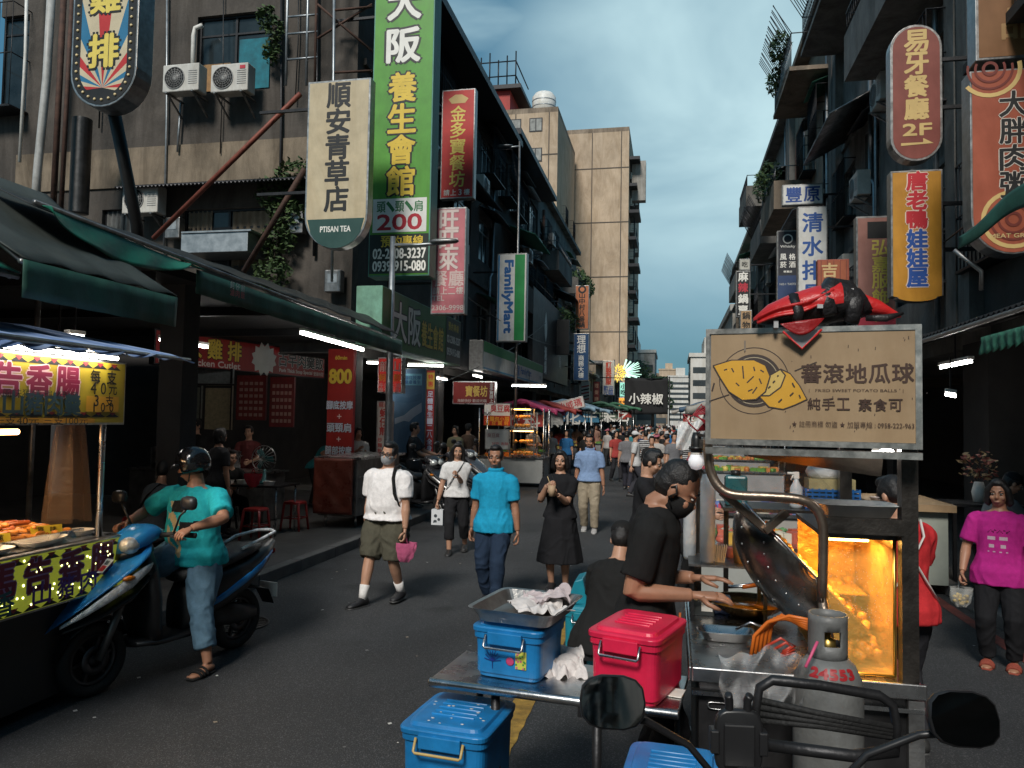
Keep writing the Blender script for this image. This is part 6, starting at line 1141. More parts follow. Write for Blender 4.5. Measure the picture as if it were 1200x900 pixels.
# left arcade people
for (lab, px, py, d, z0, rz, k) in (
    ('woman in teal sleeveless top bending over the covered cart', 372, 0, 14.3, .13, 70, dict(h=1.6, lean=.75, top=(.03, .2, .22), sleeve=.2, pants=(.03, .03, .03), hair='bun', lh=(.1, -.42, .46), rh=(-.1, -.42, .46), head=(0, R(10), 0))),
    ('woman in white top standing behind the steel cart eating', 420, 0, 14.6, .13, 40, dict(h=1.6, top=(.55, .55, .54), sleeve=.7, pants=(.04, .04, .05), hair='bob', lh=(.05, -.2, .68), rh=(-.06, -.2, .72))),
    ('man in charcoal T-shirt standing in profile before the blue poster', 486, 0, 14.9, .13, 100, dict(h=1.72, top=(.05, .05, .052), sleeve=.66, toplen=-.06, pants=(.03, .03, .035), lh=(.08, -.25, .62), rh=(-.06, -.22, .6), straps=[([(.05, .05, .315), (.07, .09, .2), (.07, .075, .08)], .02, (.012, .012, .013))])),
    ('dark silhouetted cook standing far inside the left shop', 230, 0, 13.2, .13, -10, dict(h=1.72, top=(.02, .02, .022), sleeve=.7, pants=(.02, .02, .02), lh=(.08, -.2, .6), rh=(-.08, -.2, .6))),
    ('woman in olive top under the arcade beyond the parked scooters', 534, 0, 19, .13, -20, dict(h=1.62, top=(.22, .2, .12), sleeve=.6, pants=(.03, .03, .03), hair='bob')),
    ('man in brown T-shirt and cap under the arcade', 549, 0, 19.6, .13, 160, dict(h=1.68, top=(.14, .09, .065), sleeve=.64, pants=(.03, .03, .03), cap=(.05, .05, .05))),
    ('stall cook in pale top and cap behind the amber food cases', 624, 0, 23.5, .13, 40, dict(h=1.65, top=(.25, .25, .24), cap=(.6, .6, .58), pants=(.03, .03, .03), lh=(.08, -.2, .62), rh=(-.08, -.2, .62), sleeve=.64))):
    q = P(px, 500, d); k.setdefault('vox', .014); person(lab, (q.x, q.y, z0), R(rz), **k)
sq = P(176, 560, 7.6); person('seated customer in grey shirt seen from behind at the left shop', (sq.x, sq.y, .13), R(165), 1.7, lean=.3, pelvis=(0, 0, .5), head=(0, R(15), 0), top=(.075, .085, .095), sleeve=.66, pants=(.02, .02, .022), lf=(.1, -.26, .042), rf=(-.1, -.26, .042), lh=(.12, -.3, .42), rh=(-.12, -.3, .42), vox=.013, build=1.08, straps=[([(-.05, .05, .31), (.0, .085, .22), (.06, .08, .1)], .01, (.015, .015, .015))])
stool('dark plastic stool under the seated customer in grey', sq.x, sq.y + .02, .13, PLASTIC)
sq2 = P(262, 560, 11.0); person('customer in black bent over a table deep in the left shop', (sq2.x, sq2.y, .13), R(60), 1.66, lean=.4, pelvis=(0, 0, .5), top=(.02, .02, .022), sleeve=.62, pants=(.02, .02, .022), lf=(.1, -.26, .042), rf=(-.1, -.26, .042), lh=(.12, -.3, .42), rh=(-.12, -.3, .42), vox=.014); stool('stool under the black dressed customer in the left shop', sq2.x, sq2.y, .13, PLASTIC)
# ---- the crowd further on: a dozen built figures, the rest copies in other places
CR = []
for i, (lab, k) in enumerate((
    ('walker in white top and black trousers in the far crowd', dict(top=(.6, .6, .58), pants=(.02, .02, .02), hair='short')), ('walker in black T-shirt seen from behind in the far crowd', dict(top=(.02, .02, .022), pants=(.06, .06, .07))), ('walker in teal top and jeans in the far crowd', dict(top=(.04, .2, .23), pants=(.06, .09, .15), hair='bob')),
    ('walker in grey T-shirt in the far crowd', dict(top=(.16, .16, .17), pants=(.03, .03, .04))), ('walker in white cap and white shirt in the far crowd', dict(top=(.5, .5, .5), cap=(.6, .6, .6), pants=(.05, .05, .06))), ('walker in brown top with a bag in the far crowd', dict(top=(.15, .08, .05), pants=(.03, .03, .03), hair='bun')),
    ('walker in bright blue polo shirt in the far crowd', dict(top=(.03, .14, .32), pants=(.04, .04, .05))), ('walker in red top in the far crowd', dict(top=(.32, .05, .045), pants=(.03, .03, .035), hair='long')), ('walker in black and white striped top in the far crowd', dict(top=(.5, .5, .5), pants=(.02, .02, .02), paint_=[(lambda x, y, z: int(z * 60) % 2 == 0, (.02, .02, .02))])),
    ('walker in peach T-shirt in the far crowd', dict(top=(.4, .22, .16), pants=(.1, .09, .08))), ('walker in navy top in the far crowd', dict(top=(.03, .04, .09), pants=(.12, .1, .08), plen=.5)), ('walker in pink cap and pale top in the far crowd', dict(top=(.4, .38, .36), cap=(.4, .12, .16), pants=(.03, .03, .03))))):
    sgn = 1 if i % 2 else -1
    CR.append(person(lab, (0, 60, 0), 0, 1.58 + .03 * (i % 5), vox=.017, fine=False, sleeve=.64, lf=(.06, -.09 * sgn, .045), rf=(-.06, .09 * sgn, .05), lh=(.14, .03 * sgn, .44), rh=(-.14, -.06 * sgn, .45), group='people in the far crowd', **k)[0])
rn = random.Random(21); used = set(); spots = [(646, 27, 0), (664, 26, 6), (683, 31, 5), (707, 43, 0), (727, 34, 1), (739, 30, 2), (757, 24, 8), (770, 22, 11), (790, 20.5, 3), (748, 36, 9), (720, 46, 4), (700, 50, 7), (714, 38, 3), (733, 44, 10), (760, 33, 4), (776, 28, 1), (785, 37, 6), (798, 27, 0), (803, 33, 9), (742, 52, 5), (752, 47, 11), (765, 42, 2), (778, 50, 8), (690, 42, 10), (676, 37, 9), (655, 33, 7), (634, 30, 1), (725, 58, 2), (737, 62, 6), (747, 66, 0), (758, 60, 4), (769, 64, 1), (780, 60, 3), (790, 55, 7), (800, 48, 10), (808, 40, 5), (716, 66, 8), (728, 74, 9), (745, 78, 1), (762, 76, 5), (777, 80, 0), (790, 70, 11), (700, 58, 3), (692, 52, 6), (753, 29, 10), (782, 24, 5), (640, 38, 3), (668, 46, 4), (722, 25, 7), (735, 22, 3), (745, 20, 4), (764, 18.5, 1), (800, 22, 8), (812, 26, 2), (792, 30, 6), (712, 33, 11), (770, 35, 9), (755, 52, 0), (686, 24.5, 1), (694, 29, 7), (784, 46, 4), (795, 64, 2), (805, 56, 5)]
for k in range(42): spots.append((rn.uniform(698, 806), rn.uniform(36, 95), rn.randrange(12)))
for px, d, i in spots:
    q = P(px, 500, d); o = CR[i] if i not in used else dup(CR[i]); used.add(i); o.location = (q.x, q.y, 0); o.rotation_euler = (0, 0, rn.choice([0, math.pi, rn.uniform(-2.5, 2.5)]) + rn.uniform(-.4, .4))
# ================================================================ scooters
def wheel(root, y, r=.25, w=.055):
    T_ = MB(); prof = [(r - .075, -w * .8), (r - .02, -w), (r - .004, -w * .55), (r, 0), (r - .004, w * .55), (r - .02, w), (r - .075, w * .8)]
    T_.lathe(prof, 36, (0, y, r), 0, Matrix.Rotation(R(90), 4, 'Y'), ring=True); wo = T_.build('wheel', RUBBER, root)
    g = MB(); g.lathe([(r - .07, -.03), (r - .085, 0), (r - .07, .03), (r - .1, .03), (r - .1, -.03)], 28, (0, y, r), 0, Matrix.Rotation(R(90), 4, 'Y'), ring=True); g.lathe([(.04, -.04), (.05, 0), (.04, .04)], 14, (0, y, r), 0, Matrix.Rotation(R(90), 4, 'Y'))
    for k in range(6): a = k * math.pi / 3; g.bar((0, y + .04 * math.cos(a), r + .04 * math.sin(a)), (0, y + (r - .08) * math.cos(a + .2), r + (r - .08) * math.sin(a + .2)), .03, .02)
    g.lathe([(.1, -.004), (.1, .004), (.05, .004), (.05, -.004)], 24, (.05, y, r), 0, Matrix.Rotation(R(90), 4, 'Y'), ring=True); g.build('rim', mat('dark_alloy', (.08, .08, .085), .4, .8), wo)
def hull(secs, n=18, e=2.6):                    # sections (y, z, half width, half thickness, tilt)
    out = []
    for y, z, w, t, a in secs: out.append([Vector((p, y + q * math.sin(a), z + q * math.cos(a))) for p, q in superring(w, t, n, e)])
    return out
def scooter(label, loc, rz, main, dark=PLASTIC, accent=None, group=None, tilt=0):
    T = thing('scooter', label, 'scooter', loc, rz, group); acc = accent or main
    wheel(T, -.66); wheel(T, .62)
    m = MB()
    for s in (-1, 1): m.tube([(s * .085, -.66, .25), (s * .085, -.55, .5), (s * .06, -.42, .75)], [.028, .03, .03], 10)
    m.build('fork', mat('fork_metal', (.14, .14, .14), .35, .8), T)
    m = MB(); m.rings(hull([(-.93, .3, .04, .012, .9), (-.87, .44, .075, .014, .6), (-.72, .535, .085, .016, .1), (-.5, .5, .085, .016, -.4), (-.42, .4, .07, .012, -.9)])); m.build('front_fender', dark, T)
    f = MB(); secs = [(-1.0, .5, .016, .012, .9), (-.92, .57, .075, .035, .85), (-.79, .67, .14, .06, .8), (-.64, .775, .19, .075, .75), (-.48, .87, .215, .08, .7), (-.37, .93, .19, .07, .6), (-.3, .97, .12, .05, .5)]
    f.rings(hull(secs, 24, 2.4)); fo = f.build('front_fairing', main, T)
    g = MB()
    for s in (-1, 1):
        g.rings([[Vector((s * (w + .004) + p, y + q * .5, z + q)) for p, q in superring(.012, t, 8)] for y, z, w, t in ((-.93, .53, .06, .01), (-.81, .61, .135, .03), (-.66, .7, .18, .05), (-.48, .79, .2, .06), (-.36, .85, .19, .03))])
    g.build('side_graphic', acc, fo)
    m = MB(); m.rings(hull([(-.88, .5, .05, .05, .8), (-.68, .56, .14, .07, .8), (-.47, .66, .19, .1, .8), (-.33, .8, .2, .1, .5)])); m.build('lower_cowl', dark, T)
    m = MB(); m.rings([[Vector((p, -.29 + q + dy, z)) for p, q in superring(w, .06, 16, 3)] for z, w, dy in ((.26, .15, .06), (.4, .18, .03), (.6, .21, 0), (.8, .2, -.03), (.95, .13, -.04))]); m.build('leg_shield', dark, T)
    c = MB(); c.rings(hull([(-.49, .99, .07, .05, .2), (-.43, 1.02, .13, .08, .2), (-.34, 1.05, .155, .085, .1), (-.24, 1.07, .13, .06, -.1), (-.16, 1.06, .07, .035, -.2)], 20)); co = c.build('handlebar_cowl', main, T)
    h_ = MB()
    for s in (-1, 1): h_.ell((s * .068, -.445, 1.0), (.075, .07, .062), 14)
    h_.build('headlight', mat('headlight_lens', (.5, .52, .5), .12, .3, var=.3, scale=30, bump=.4, bscale=40), co)
    m = MB(); m.rings(hull([(-.5, .93, .06, .03, .2), (-.4, .945, .13, .045, .1), (-.28, .96, .12, .04, 0)])); m.build('cowl_lower', dark, T)
    for s in (-1, 1):
        m = MB(); m.tube([(s * .1, -.24, 1.05), (s * .2, -.2, 1.06), (s * .24, -.18, 1.06)], .018, 8); m.tube([(s * .24, -.18, 1.06), (s * .37, -.13, 1.055)], .02, 10); b = m.build('handlebar', RUBBER, T)
        v = MB(); v.tube([(s * .2, -.22, 1.05), (s * .3, -.24, 1.045), (s * .37, -.22, 1.04)], .009, 6); v.build('brake_lever', STEEL, b)
        mr_ = MB(); mr_.tube([(s * .22, -.2, 1.07), (s * .3, -.22, 1.2), (s * .36, -.21, 1.26)] if not tilt else [(s * .1, -.26, 1.1), (s * .2, -.26, 1.2), (s * .3, -.23, 1.255), (s * .36, -.21, 1.27)], .008, 6); st2 = mr_.build('mirror', dark, T)
        tl = Matrix.Translation((s * .38, -.2, 1.3)) @ Matrix.Rotation(tilt, 4, 'X'); mm = MB(); mm.rings([[tl @ Vector((p, -.01 + yy, q)) for p, q in superring(.075 * k, .052 * k, 14, 2.8)] for yy, k in ((-.035, .5), (-.02, .9), (.005, 1), (.012, .98))]); mm.build('mirror_shell', dark, st2)
        gl = MB(); gl.add([tl @ Vector((p, .004, q)) for p, q in superring(.07, .048, 14, 2.8)], [tuple(range(14))]); gl.build('mirror_glass', mat('mirror_glass', (.8, .8, .8), .03, 1, var=0), st2)
    MB().rings(hull([(-.4, .3, .14, .03, 0), (-.2, .275, .17, .03, 0), (.05, .275, .17, .03, 0), (.2, .3, .14, .05, 0)])).build('floorboard', dark, T)
    b = MB(); b.rings(hull([(.02, .42, .1, .17, 0), (.12, .5, .16, .2, 0), (.35, .55, .19, .17, -.1), (.62, .63, .185, .13, -.2), (.86, .74, .13, .075, -.3), (1.02, .83, .045, .03, -.4)], 22, 2.8)); b.build('rear_body', dark, T)
    g = MB()
    for s in (-1, 1): g.rings([[Vector((s * (w + .003) + p, y, z + q)) for p, q in superring(.014, t, 8)] for y, z, w, t in ((.1, .42, .15, .012), (.3, .5, .184, .03), (.55, .6, .184, .035), (.75, .68, .155, .03), (.92, .77, .1, .012))])
    g.build('side_stripe', main, T)
    s_ = MB(); s_.rings(hull([(.0, .7, .1, .04, 0), (.1, .745, .15, .05, 0), (.3, .745, .165, .045, 0), (.46, .78, .17, .05, 0), (.66, .815, .155, .045, 0), (.8, .83, .1, .03, 0)], 20, 3)); s_.build('seat', mat('black_vinyl_seat', (.012, .012, .013), .5, bump=.3, bscale=150), T)
    m = MB()
    for s in (-1, 1): m.tube([(s * .13, .55, .84), (s * .15, .75, .9), (s * .1, .95, .93), (0, 1.0, .935)], .014, 8)
    m.build('grab_rail', acc if accent else dark, T)
    m = MB(); m.rings(hull([(.35, .33, .09, .1, 0), (.6, .3, .1, .09, 0), (.8, .27, .07, .06, 0)])); m.build('engine_case', mat('engine_metal', (.06, .06, .062), .5, .6), T)
    m = MB(); m.tube([(-.12, .3, .22), (-.16, .5, .24), (-.17, .62, .27), (-.17, .95, .33)], [.025, .03, .058, .055], 12); m.build('exhaust', mat('engine_metal', (.06, .06, .062)), T)
    m = MB(); m.rings(hull([(.72, .5, .08, .02, -.2), (.92, .44, .08, .015, -.9), (1.0, .3, .07, .012, -1.2)])); m.build('rear_fender', dark, T); m = MB(); m.box((0, 1.0, .42), (.2, .01, .12)); m.build('number_plate', WHITE, T)
    m = MB(); m.ell((0, 1.0, .76), (.07, .03, .035), 10); m.build('tail_light', mat('red_lens', (.3, .01, .01), .2), T)
    for s in (-1, 1): m = MB(); m.ell((s * .2, -.54, .8), (.03, .05, .02), 10); m.build('indicator', mat('orange_lens', (.5, .15, .01), .25), T)
    return T
BLUE = mat('blue_scooter_paint', (.02, .2, .5), .22, 0, var=.12, spec=.6); GWHT = mat('white_black_graphic', (.62, .63, .64), .3, var=.6, scale=22)
a, b = PZ(97, 818, 0), PZ(283, 756, 0); dirv = (a - b).normalized(); mid = (a + b) / 2; srz = math.atan2(dirv.x, -dirv.y)
SC = scooter('glossy blue, black and white scooter ridden by the man in the black helmet', (mid.x, mid.y, 0), srz, BLUE, accent=GWHT)
F_ = Faces(); F_.mb.box((0, 0, 0), (.12, .004, .12), F_.c((.66, .64, .6))); put_texts(F_, [('panel', .55, .95, .12, .5, (.5, .03, .03)), ('row', '檢驗', .08, .92, .72, .3, K, .02), ('row', '28', .08, .5, .3, .3, K, .02)], .12, .12, -.004)
mtx = Matrix.Translation((.04, -.63, .885)) @ Matrix.Rotation(R(-48), 4, 'X'); F_.mb.v = [tuple(mtx @ (Vector(v) - Vector((0, 0, .06 if abs(v[1]) > .0021 else 0)))) for v in F_.mb.v]; F_.mb.build('sticker', F_.ms, SC, fix=False)
m = MB(); m.add([tuple(mtx @ Vector((-.15 + x, .012, z - .17))) for x, z in ((0, 0), (.06, .02), (.07, .12), (.03, .1))], [(0, 1, 2, 3)]); m.ell((0, -.82, .735), (.055, .012, .03), 10, 0, Matrix.Rotation(R(-45), 4, 'X') if False else Matrix()); m.build('nose_graphic', WHITE, SC)
rid, RJ = person('heavy man in teal T-shirt, jeans and sandals sitting on the blue scooter, helmet on', (mid.x, mid.y, 0), srz, 1.68, skin=SKIN2, lean=.07, pelvis=(0, .2, .855), head=(R(-52), R(10), 0), twist=R(12), build=1.22, belly=.022, top=(.02, .36, .4), sleeve=.68, toplen=-.045, pants=(.1, .18, .25), pwide=1.12, plen=.86, hair='none', shoes=(.02, .02, .02), sandals=True,
    lh=(.205, -.09, .66), rh=(-.2, -.09, .66), lhd=((.1, -1, -.25), (.3, -.2, 1)), rhd=((-.1, -1, -.25), (-.3, -.2, 1)), curl=(1.25, 1.25), lf=(.2, .03, .05), rf=(-.1, -.13, .23), ltoe=(.15, -1, 0), rtoe=(-.1, -1, 0), lpole=(1, .5, -.3), rpole=(-1, .5, -.3), kpole=(0, -1, .2), vox=.01,
    paint_=[(lambda x, y, z: y < 0 and -.075 < x - (z - .13) * -.1 < -.005 and .0 < z < .25 and math.sin(x * 130 + z * 40) + math.sin(z * 95 + x * 50) > -.3, (.5, .38, .2)), (lambda x, y, z: y < 0 and -.005 < x < .085 and .12 < z < .165, (.015, .015, .017)), (lambda x, y, z: y < 0 and -.06 < x < .02 and .205 < z < .255, (.02, .02, .02))])
HM = RJ['head']; hm_ = MB(); prof = []
for j in range(9): a = math.pi / 2 * j / 8; prof.append((.066 * math.cos(a), .07 * math.sin(a) + .006))
hm_.lathe([(.058, -.034), (.064, -.02), (.0665, -.005)] + prof[:-1] + [(.004, .076)], 28, (0, 0, 0), 0, HM @ Matrix.Translation((0, .008, .012)) @ Matrix.Diagonal((1, 1.12, 1, 1))); h_o = hm_.build('helmet', mat('glossy_black_helmet', (.01, .01, .011), .12, spec=.7, var=0), rid)
# open the helmet's face: drop the faces in front of the eyes
bmx = bmesh.new(); bmx.from_mesh(h_o.data); inv = HM.inverted(); kill = [f for f in bmx.faces if (inv @ f.calc_center_median()).y < -.034 and (inv @ f.calc_center_median()).z < .02]; bmesh.ops.delete(bmx, geom=kill, context='FACES'); bmx.to_mesh(h_o.data); bmx.free(); sm_ = h_o.modifiers.new('thick', 'SOLIDIFY'); sm_.thickness = .012; sm_.offset = 1
m = MB(); m.rings([[HM @ Vector((p * w_, -.052 - a, .03 - a * .45 + q * .003 - p * p * .012)) for p, q in superring(1, 1, 14)] for a, w_ in ((-.006, .056), (.02, .05), (.036, .03))]); m.build('visor_peak', BLACK, h_o)
m = MB()
for s in (-1, 1): m.tube([HM @ Vector((s * .052, .0, -.02)), HM @ Vector((s * .04, -.012, -.055)), HM @ Vector((0, -.028, -.078))], .006, 6, flat=.5)
m.build('chin_strap', BLACK, h_o)
# parked scooters in the left arcade
for i, (px, d, rz, col, lab) in enumerate(((492, 13.6, 60, (.02, .02, .022), 'black parked scooter nearest the white oyster board'), (515, 15.2, 70, (.03, .03, .035), 'second dark parked scooter in the row under the arcade'), (536, 16.8, 64, (.05, .05, .055), 'third parked scooter, partly hidden by the walking woman'))):
    q = P(px, 560, d); scooter(lab, (q.x, q.y, .13), R(rz), mat('scooter_dark_%d' % i, col, .25, var=.1), accent=ALU if i == 0 else None, group='scooters parked under the left arcade')
# ================================================================ the sweet potato ball cart
CARTX0, CARTX1, CY0, CY1, CZ = .09, 1.02, 3.46, 4.75, .88
cart = thing('food_cart', 'steel sweet potato ball cart with curved tube frame and dark body', 'food cart', (.6, 4.1, 0))
BODY = mat('dark_cart_steel', (.045, .045, .048), .4, .7, var=.4, streak=.3); BRONZE = mat('greasy_steel_tube', (.23, .18, .14), .35, .85, var=.35, bump=.1); DK = mat('greasy_black_steel', (.07, .062, .055), .34, .75, var=.5, bump=.15)
m = MB().b2((CARTX0 + .03, CY0 + .03, .16), (CARTX1 - .03, CY1, CZ - .03)); m.build('body', BODY, cart, world=True, bevel=.006)
m = MB().b2((CARTX0, CY0, CZ - .03), (CARTX1, CY1 + .02, CZ)); m.b2((CARTX0, CY0 - .015, CZ - .045), (CARTX1, CY0, CZ + .018)); m.b2((CARTX0 - .015, CY0 - .015, CZ - .045), (CARTX0, CY1, CZ + .018)); m.build('worktop', STEEL, cart, world=True, bevel=.005)
m = MB()
for z in (.78, .845): m.b2((CARTX0, CY0 - .012, z), (CARTX1, CY0 + .029, z + .018))
m.build('front_trim', STEEL, cart, world=True)
m = MB(); m.rings([[Vector((.2 + p, CY0 + .026 - d, .73 + q)) for p, q in superring(.045 * k, .016 * k, 16, 4)] for d, k in ((0, 1), (.008, 1), (.008, .8), (.002, .78))], cap=False); m.build('grip_slot', STEEL, cart, world=True)
for (x, y) in ((CARTX0 + .05, CY0 + .05), (CARTX1 - .04, CY0 + .02), (CARTX0 + .05, CY1 - .05), (CARTX1 - .05, CY1 - .05)): MB().b2((x - .03, y - .03, .0), (x + .03, y + .03, .16 if x < .9 or y > 4 else CZ - .05)).build('leg', OLDSTEEL, cart, world=True)
m = MB().b2((.35, 3.0, .36), (1.0, CY0 + .02, .39)); m.build('ledge', DK, cart, world=True)
sgz0, sgz1 = P(950, 522, 3.5).z, P(950, 387, 3.5).z
for (x, y, zt) in ((.965, 3.5, sgz0), (.965, 4.7, sgz0 + .02), (.14, 4.7, sgz0 + .02)): MB().b2((x - .032, y - .032, CZ), (x + .032, y + .032, zt)).build('post', DK, cart, world=True)
tp = [P(829, 512, 3.52), P(830, 535, 3.52), P(834, 556, 3.52), P(845, 573, 3.51), P(862, 580, 3.5), P(900, 582, 3.48), P(935, 585, 3.47), P(952, 592, 3.47), P(962, 607, 3.47), P(965, 630, 3.47), P(963, 705, 3.47)]
sm_pts = []
for i in range(len(tp) - 1):
    for j in range(4):
        p0, p1, p2, p3 = tp[max(0, i - 1)], tp[i], tp[i + 1], tp[min(len(tp) - 1, i + 2)]; t = j / 4
        sm_pts.append(.5 * ((2 * p1) + (p2 - p0) * t + (2 * p0 - 5 * p1 + 4 * p2 - p3) * t * t + (3 * p1 - p0 - 3 * p2 + p3) * t ** 3))
sm_pts.append(tp[-1]); MB().tube(sm_pts, .021, 12).build('curved_tube', BRONZE, cart, world=True)
MB().tube([P(963, 700, 3.47), Vector((.68, 3.47, CZ))], .021, 10).build('tube_foot', BRONZE, cart, world=True)
MB().bar(P(846, 577, 3.54), P(898, 622, 3.6), .035, .03).bar(P(896, 622, 3.58), P(922, 600, 3.6), .035, .03).build('diagonal_brace', BRONZE, cart, world=True)
z_ = P(1000, 616, 3.5).z; MB().b2((.63, 3.46, z_ - .03), (.94, 3.52, z_ + .035)).build('cross_rail', DK, cart, world=True)
m = MB().bar((.1, 4.7, sgz0 + .02), (.965, 4.7, sgz0 + .02), .05); m.bar((.14, 3.55, sgz0 - .005), (.14, 4.7, sgz0 + .02), .04); m.bar((.965, 3.53, sgz0 - .005), (.965, 4.7, sgz0 + .02), .04); m.build('top_frame', DK, cart, world=True)
m = MB(); m.add([P(865, 524, 3.7), P(1035, 534, 3.62), P(1033, 556, 3.72), P(1008, 552, 3.76), P(880, 533, 3.8)], [(0, 1, 2, 3, 4)]); m.build('hood_plate', BRONZE, cart, world=True, solid=.012)
# back shelf and slanted glass
zs = P(975, 594, 5.0).z; MB().b2((.3, 4.72, zs - .02), (1.1, 5.15, zs)).build('back_shelf', DK, cart, world=True)
for x in (.34, 1.06): MB().b2((x - .015, 5.1, 0), (x + .015, 5.13, zs - .02)).build('shelf_leg', DK, cart, world=True)
m = MB(); m.quad(P(836, 520, 3.75), P(935, 530, 3.75), P(1000, 600, 3.95), P(880, 585, 3.95)); m.build('slanted_glass', clear_film('dirty_glass', (.35, .36, .35), .22, .1), cart, world=True)
# roasting drum: a half drum with riveted end plate, tilted
drum = thing('roasting_drum', 'dark riveted steel bowl hood tilted on the cart, its rim a bright diagonal edge', 'drum', P(952, 672, 3.62)); dc = Vector(drum.location)
aR = R(-46); rr = .4; rb = .235; n = 22
DRUM = mat('riveted_drum_steel', (.22, .2, .185), .24, .9, var=.5, scale=5, streak=.3, bump=.15, bscale=12)
def dpt(a, r, y): b = r * rb / rr; return Vector((r * math.cos(a) * math.cos(aR) - b * math.sin(a) * math.sin(aR), y, r * math.cos(a) * math.sin(aR) + b * math.sin(a) * math.cos(aR)))
arc = [math.pi + math.pi * i / n for i in range(n + 1)]
sh_ = MB(); sh_.sheet(lambda u, v: dpt(math.pi + math.pi * u, rr * math.cos(math.pi * (v - .5) * .96), .2 + .21 * math.sin(math.pi * (v - .5))), n, 18); sh_.build('shell', DRUM, drum, solid=.008)
m = MB(); m.tube([dpt(0, rr * math.cos(k * math.pi / 18), .2 + .213 * math.sin(k * math.pi / 18)) for k in range(37)], .007, 6, cap=False); m.build('rim', STEEL, drum)
m = MB()
for a in arc[1::2]:
    for b in (-.9, -.45): m.ell(dpt(a, rr * math.cos(b), .2 + .212 * math.sin(b)), (.006, .006, .006), 8)
m.build('rivets', STEEL, drum)
FRY = mat('fried_potato_ball', (.5, .22, .03), .4, var=.45, scale=40); m = MB(); r3 = random.Random(4)
for i in range(60): a = r3.uniform(.15, .85); rad = rr * (2 * a - 1) * .8; q = dpt(0, rad, r3.uniform(.04, .38)); m.ell(q + dpt(math.pi * 1.5, r3.uniform(.0, .06), 0), (.024, .024, .022), 8)
o = m.build('potato_balls', FRY, drum, kind='stuff')
# warming case with amber light
wc = thing('warming_case', 'glowing amber glass warming case full of steam at the right of the cart', 'display case', (.8, 3.95, CZ))
x0, x1, y0, y1, zt = .65, .93, 3.56, 4.3, P(1010, 632, 3.56).z; LIT_SHEET = mat('amber_lit_sheet', (.55, .33, .1), .35, .6, var=.35, scale=9, bump=.5, bscale=14)  # steel sheet coloured amber, the lamp glow put into its colour
MB().b2((x0, y1, CZ + .002), (x1, y1 + .01, zt)).build('back_panel', LIT_SHEET, wc, world=True); MB().b2((x0, y0 + .01, CZ + .002), (x1, y1, CZ + .012)).build('base_panel', LIT_SHEET, wc, world=True); MB().b2((x1 + .002, y0 + .02, CZ), (x1 + .012, y1, zt)).build('side_panel', LIT_SHEET, wc, world=True)
MB().b2((x0 - .01, y0, zt), (x1 + .012, y1, zt + .02)).build('lid', DK, wc, world=True)
gl = clear_film('steamy_amber_glass', (.85, .5, .12), .42, .35)
MB().quad((x0, y0, CZ + .01), (x1, y0, CZ + .01), (x1, y0, zt), (x0, y0, zt)).build('front_glass', gl, wc, world=True)
m = MB(); r3 = random.Random(9)
for i in range(170): m.ell((r3.uniform(x0, x1), y0 - .002, r3.uniform(CZ + .22, zt) ** 1), (.0022, .0012, .003), 5)
m.build('condensation_drops', mat('water_drop', (.9, .8, .6), .05, var=0, trans=.6), wc, world=True, kind='stuff')
m = MB(); m.tube([(x0 + .005, y0 - .003, CZ + .01), (x0 + .005, y0 - .003, zt)], .006, 5); m.tube([(x1 - .004, y0 - .003, CZ + .01), (x1 - .004, y0 - .003, zt)], .006, 5); m.tube([(x0, y0 - .003, CZ + .012), (x1, y0 - .003, CZ + .012)], .006, 5); m.build('glass_edge', mat('brass_edge', (.6, .42, .1), .3, .9), wc, world=True)
m = MB()
for i in range(190):
    a = r3.uniform(x0 + .03, x1 - .03); b = r3.uniform(y0 + .12, y1 - .03); k = (b - y0) / (y1 - y0); m.ell((a, b, CZ + .03 + k * .26 * r3.uniform(.5, 1)), (.024, .024, .023), 8)
m.build('potato_balls', FRY, wc, world=True, kind='stuff')
for z in (CZ + .25,): m = MB(); m.b2((x0 + .01, y1 - .3, z), (x1 - .01, y1 - .02, z + .008)); m.build('wire_shelf', LIT_SHEET, wc, world=True)
m = MB().tube([(x0 + .05, 3.8, zt - .03), (x1 - .05, 3.8, zt - .03)], .014, 8).build('heat_lamp', mat('amber_heat_tube', (1, .55, .12), emit=16, var=0), wc, world=True)
al = bpy.data.lights.new('case_light', 'AREA'); al.energy = 5; al.size = .25; al.color = (1, .52, .11); ao = bpy.data.objects.new('case_light', al); COL.objects.link(ao); ao.location = (.79, 3.85, zt - .05)
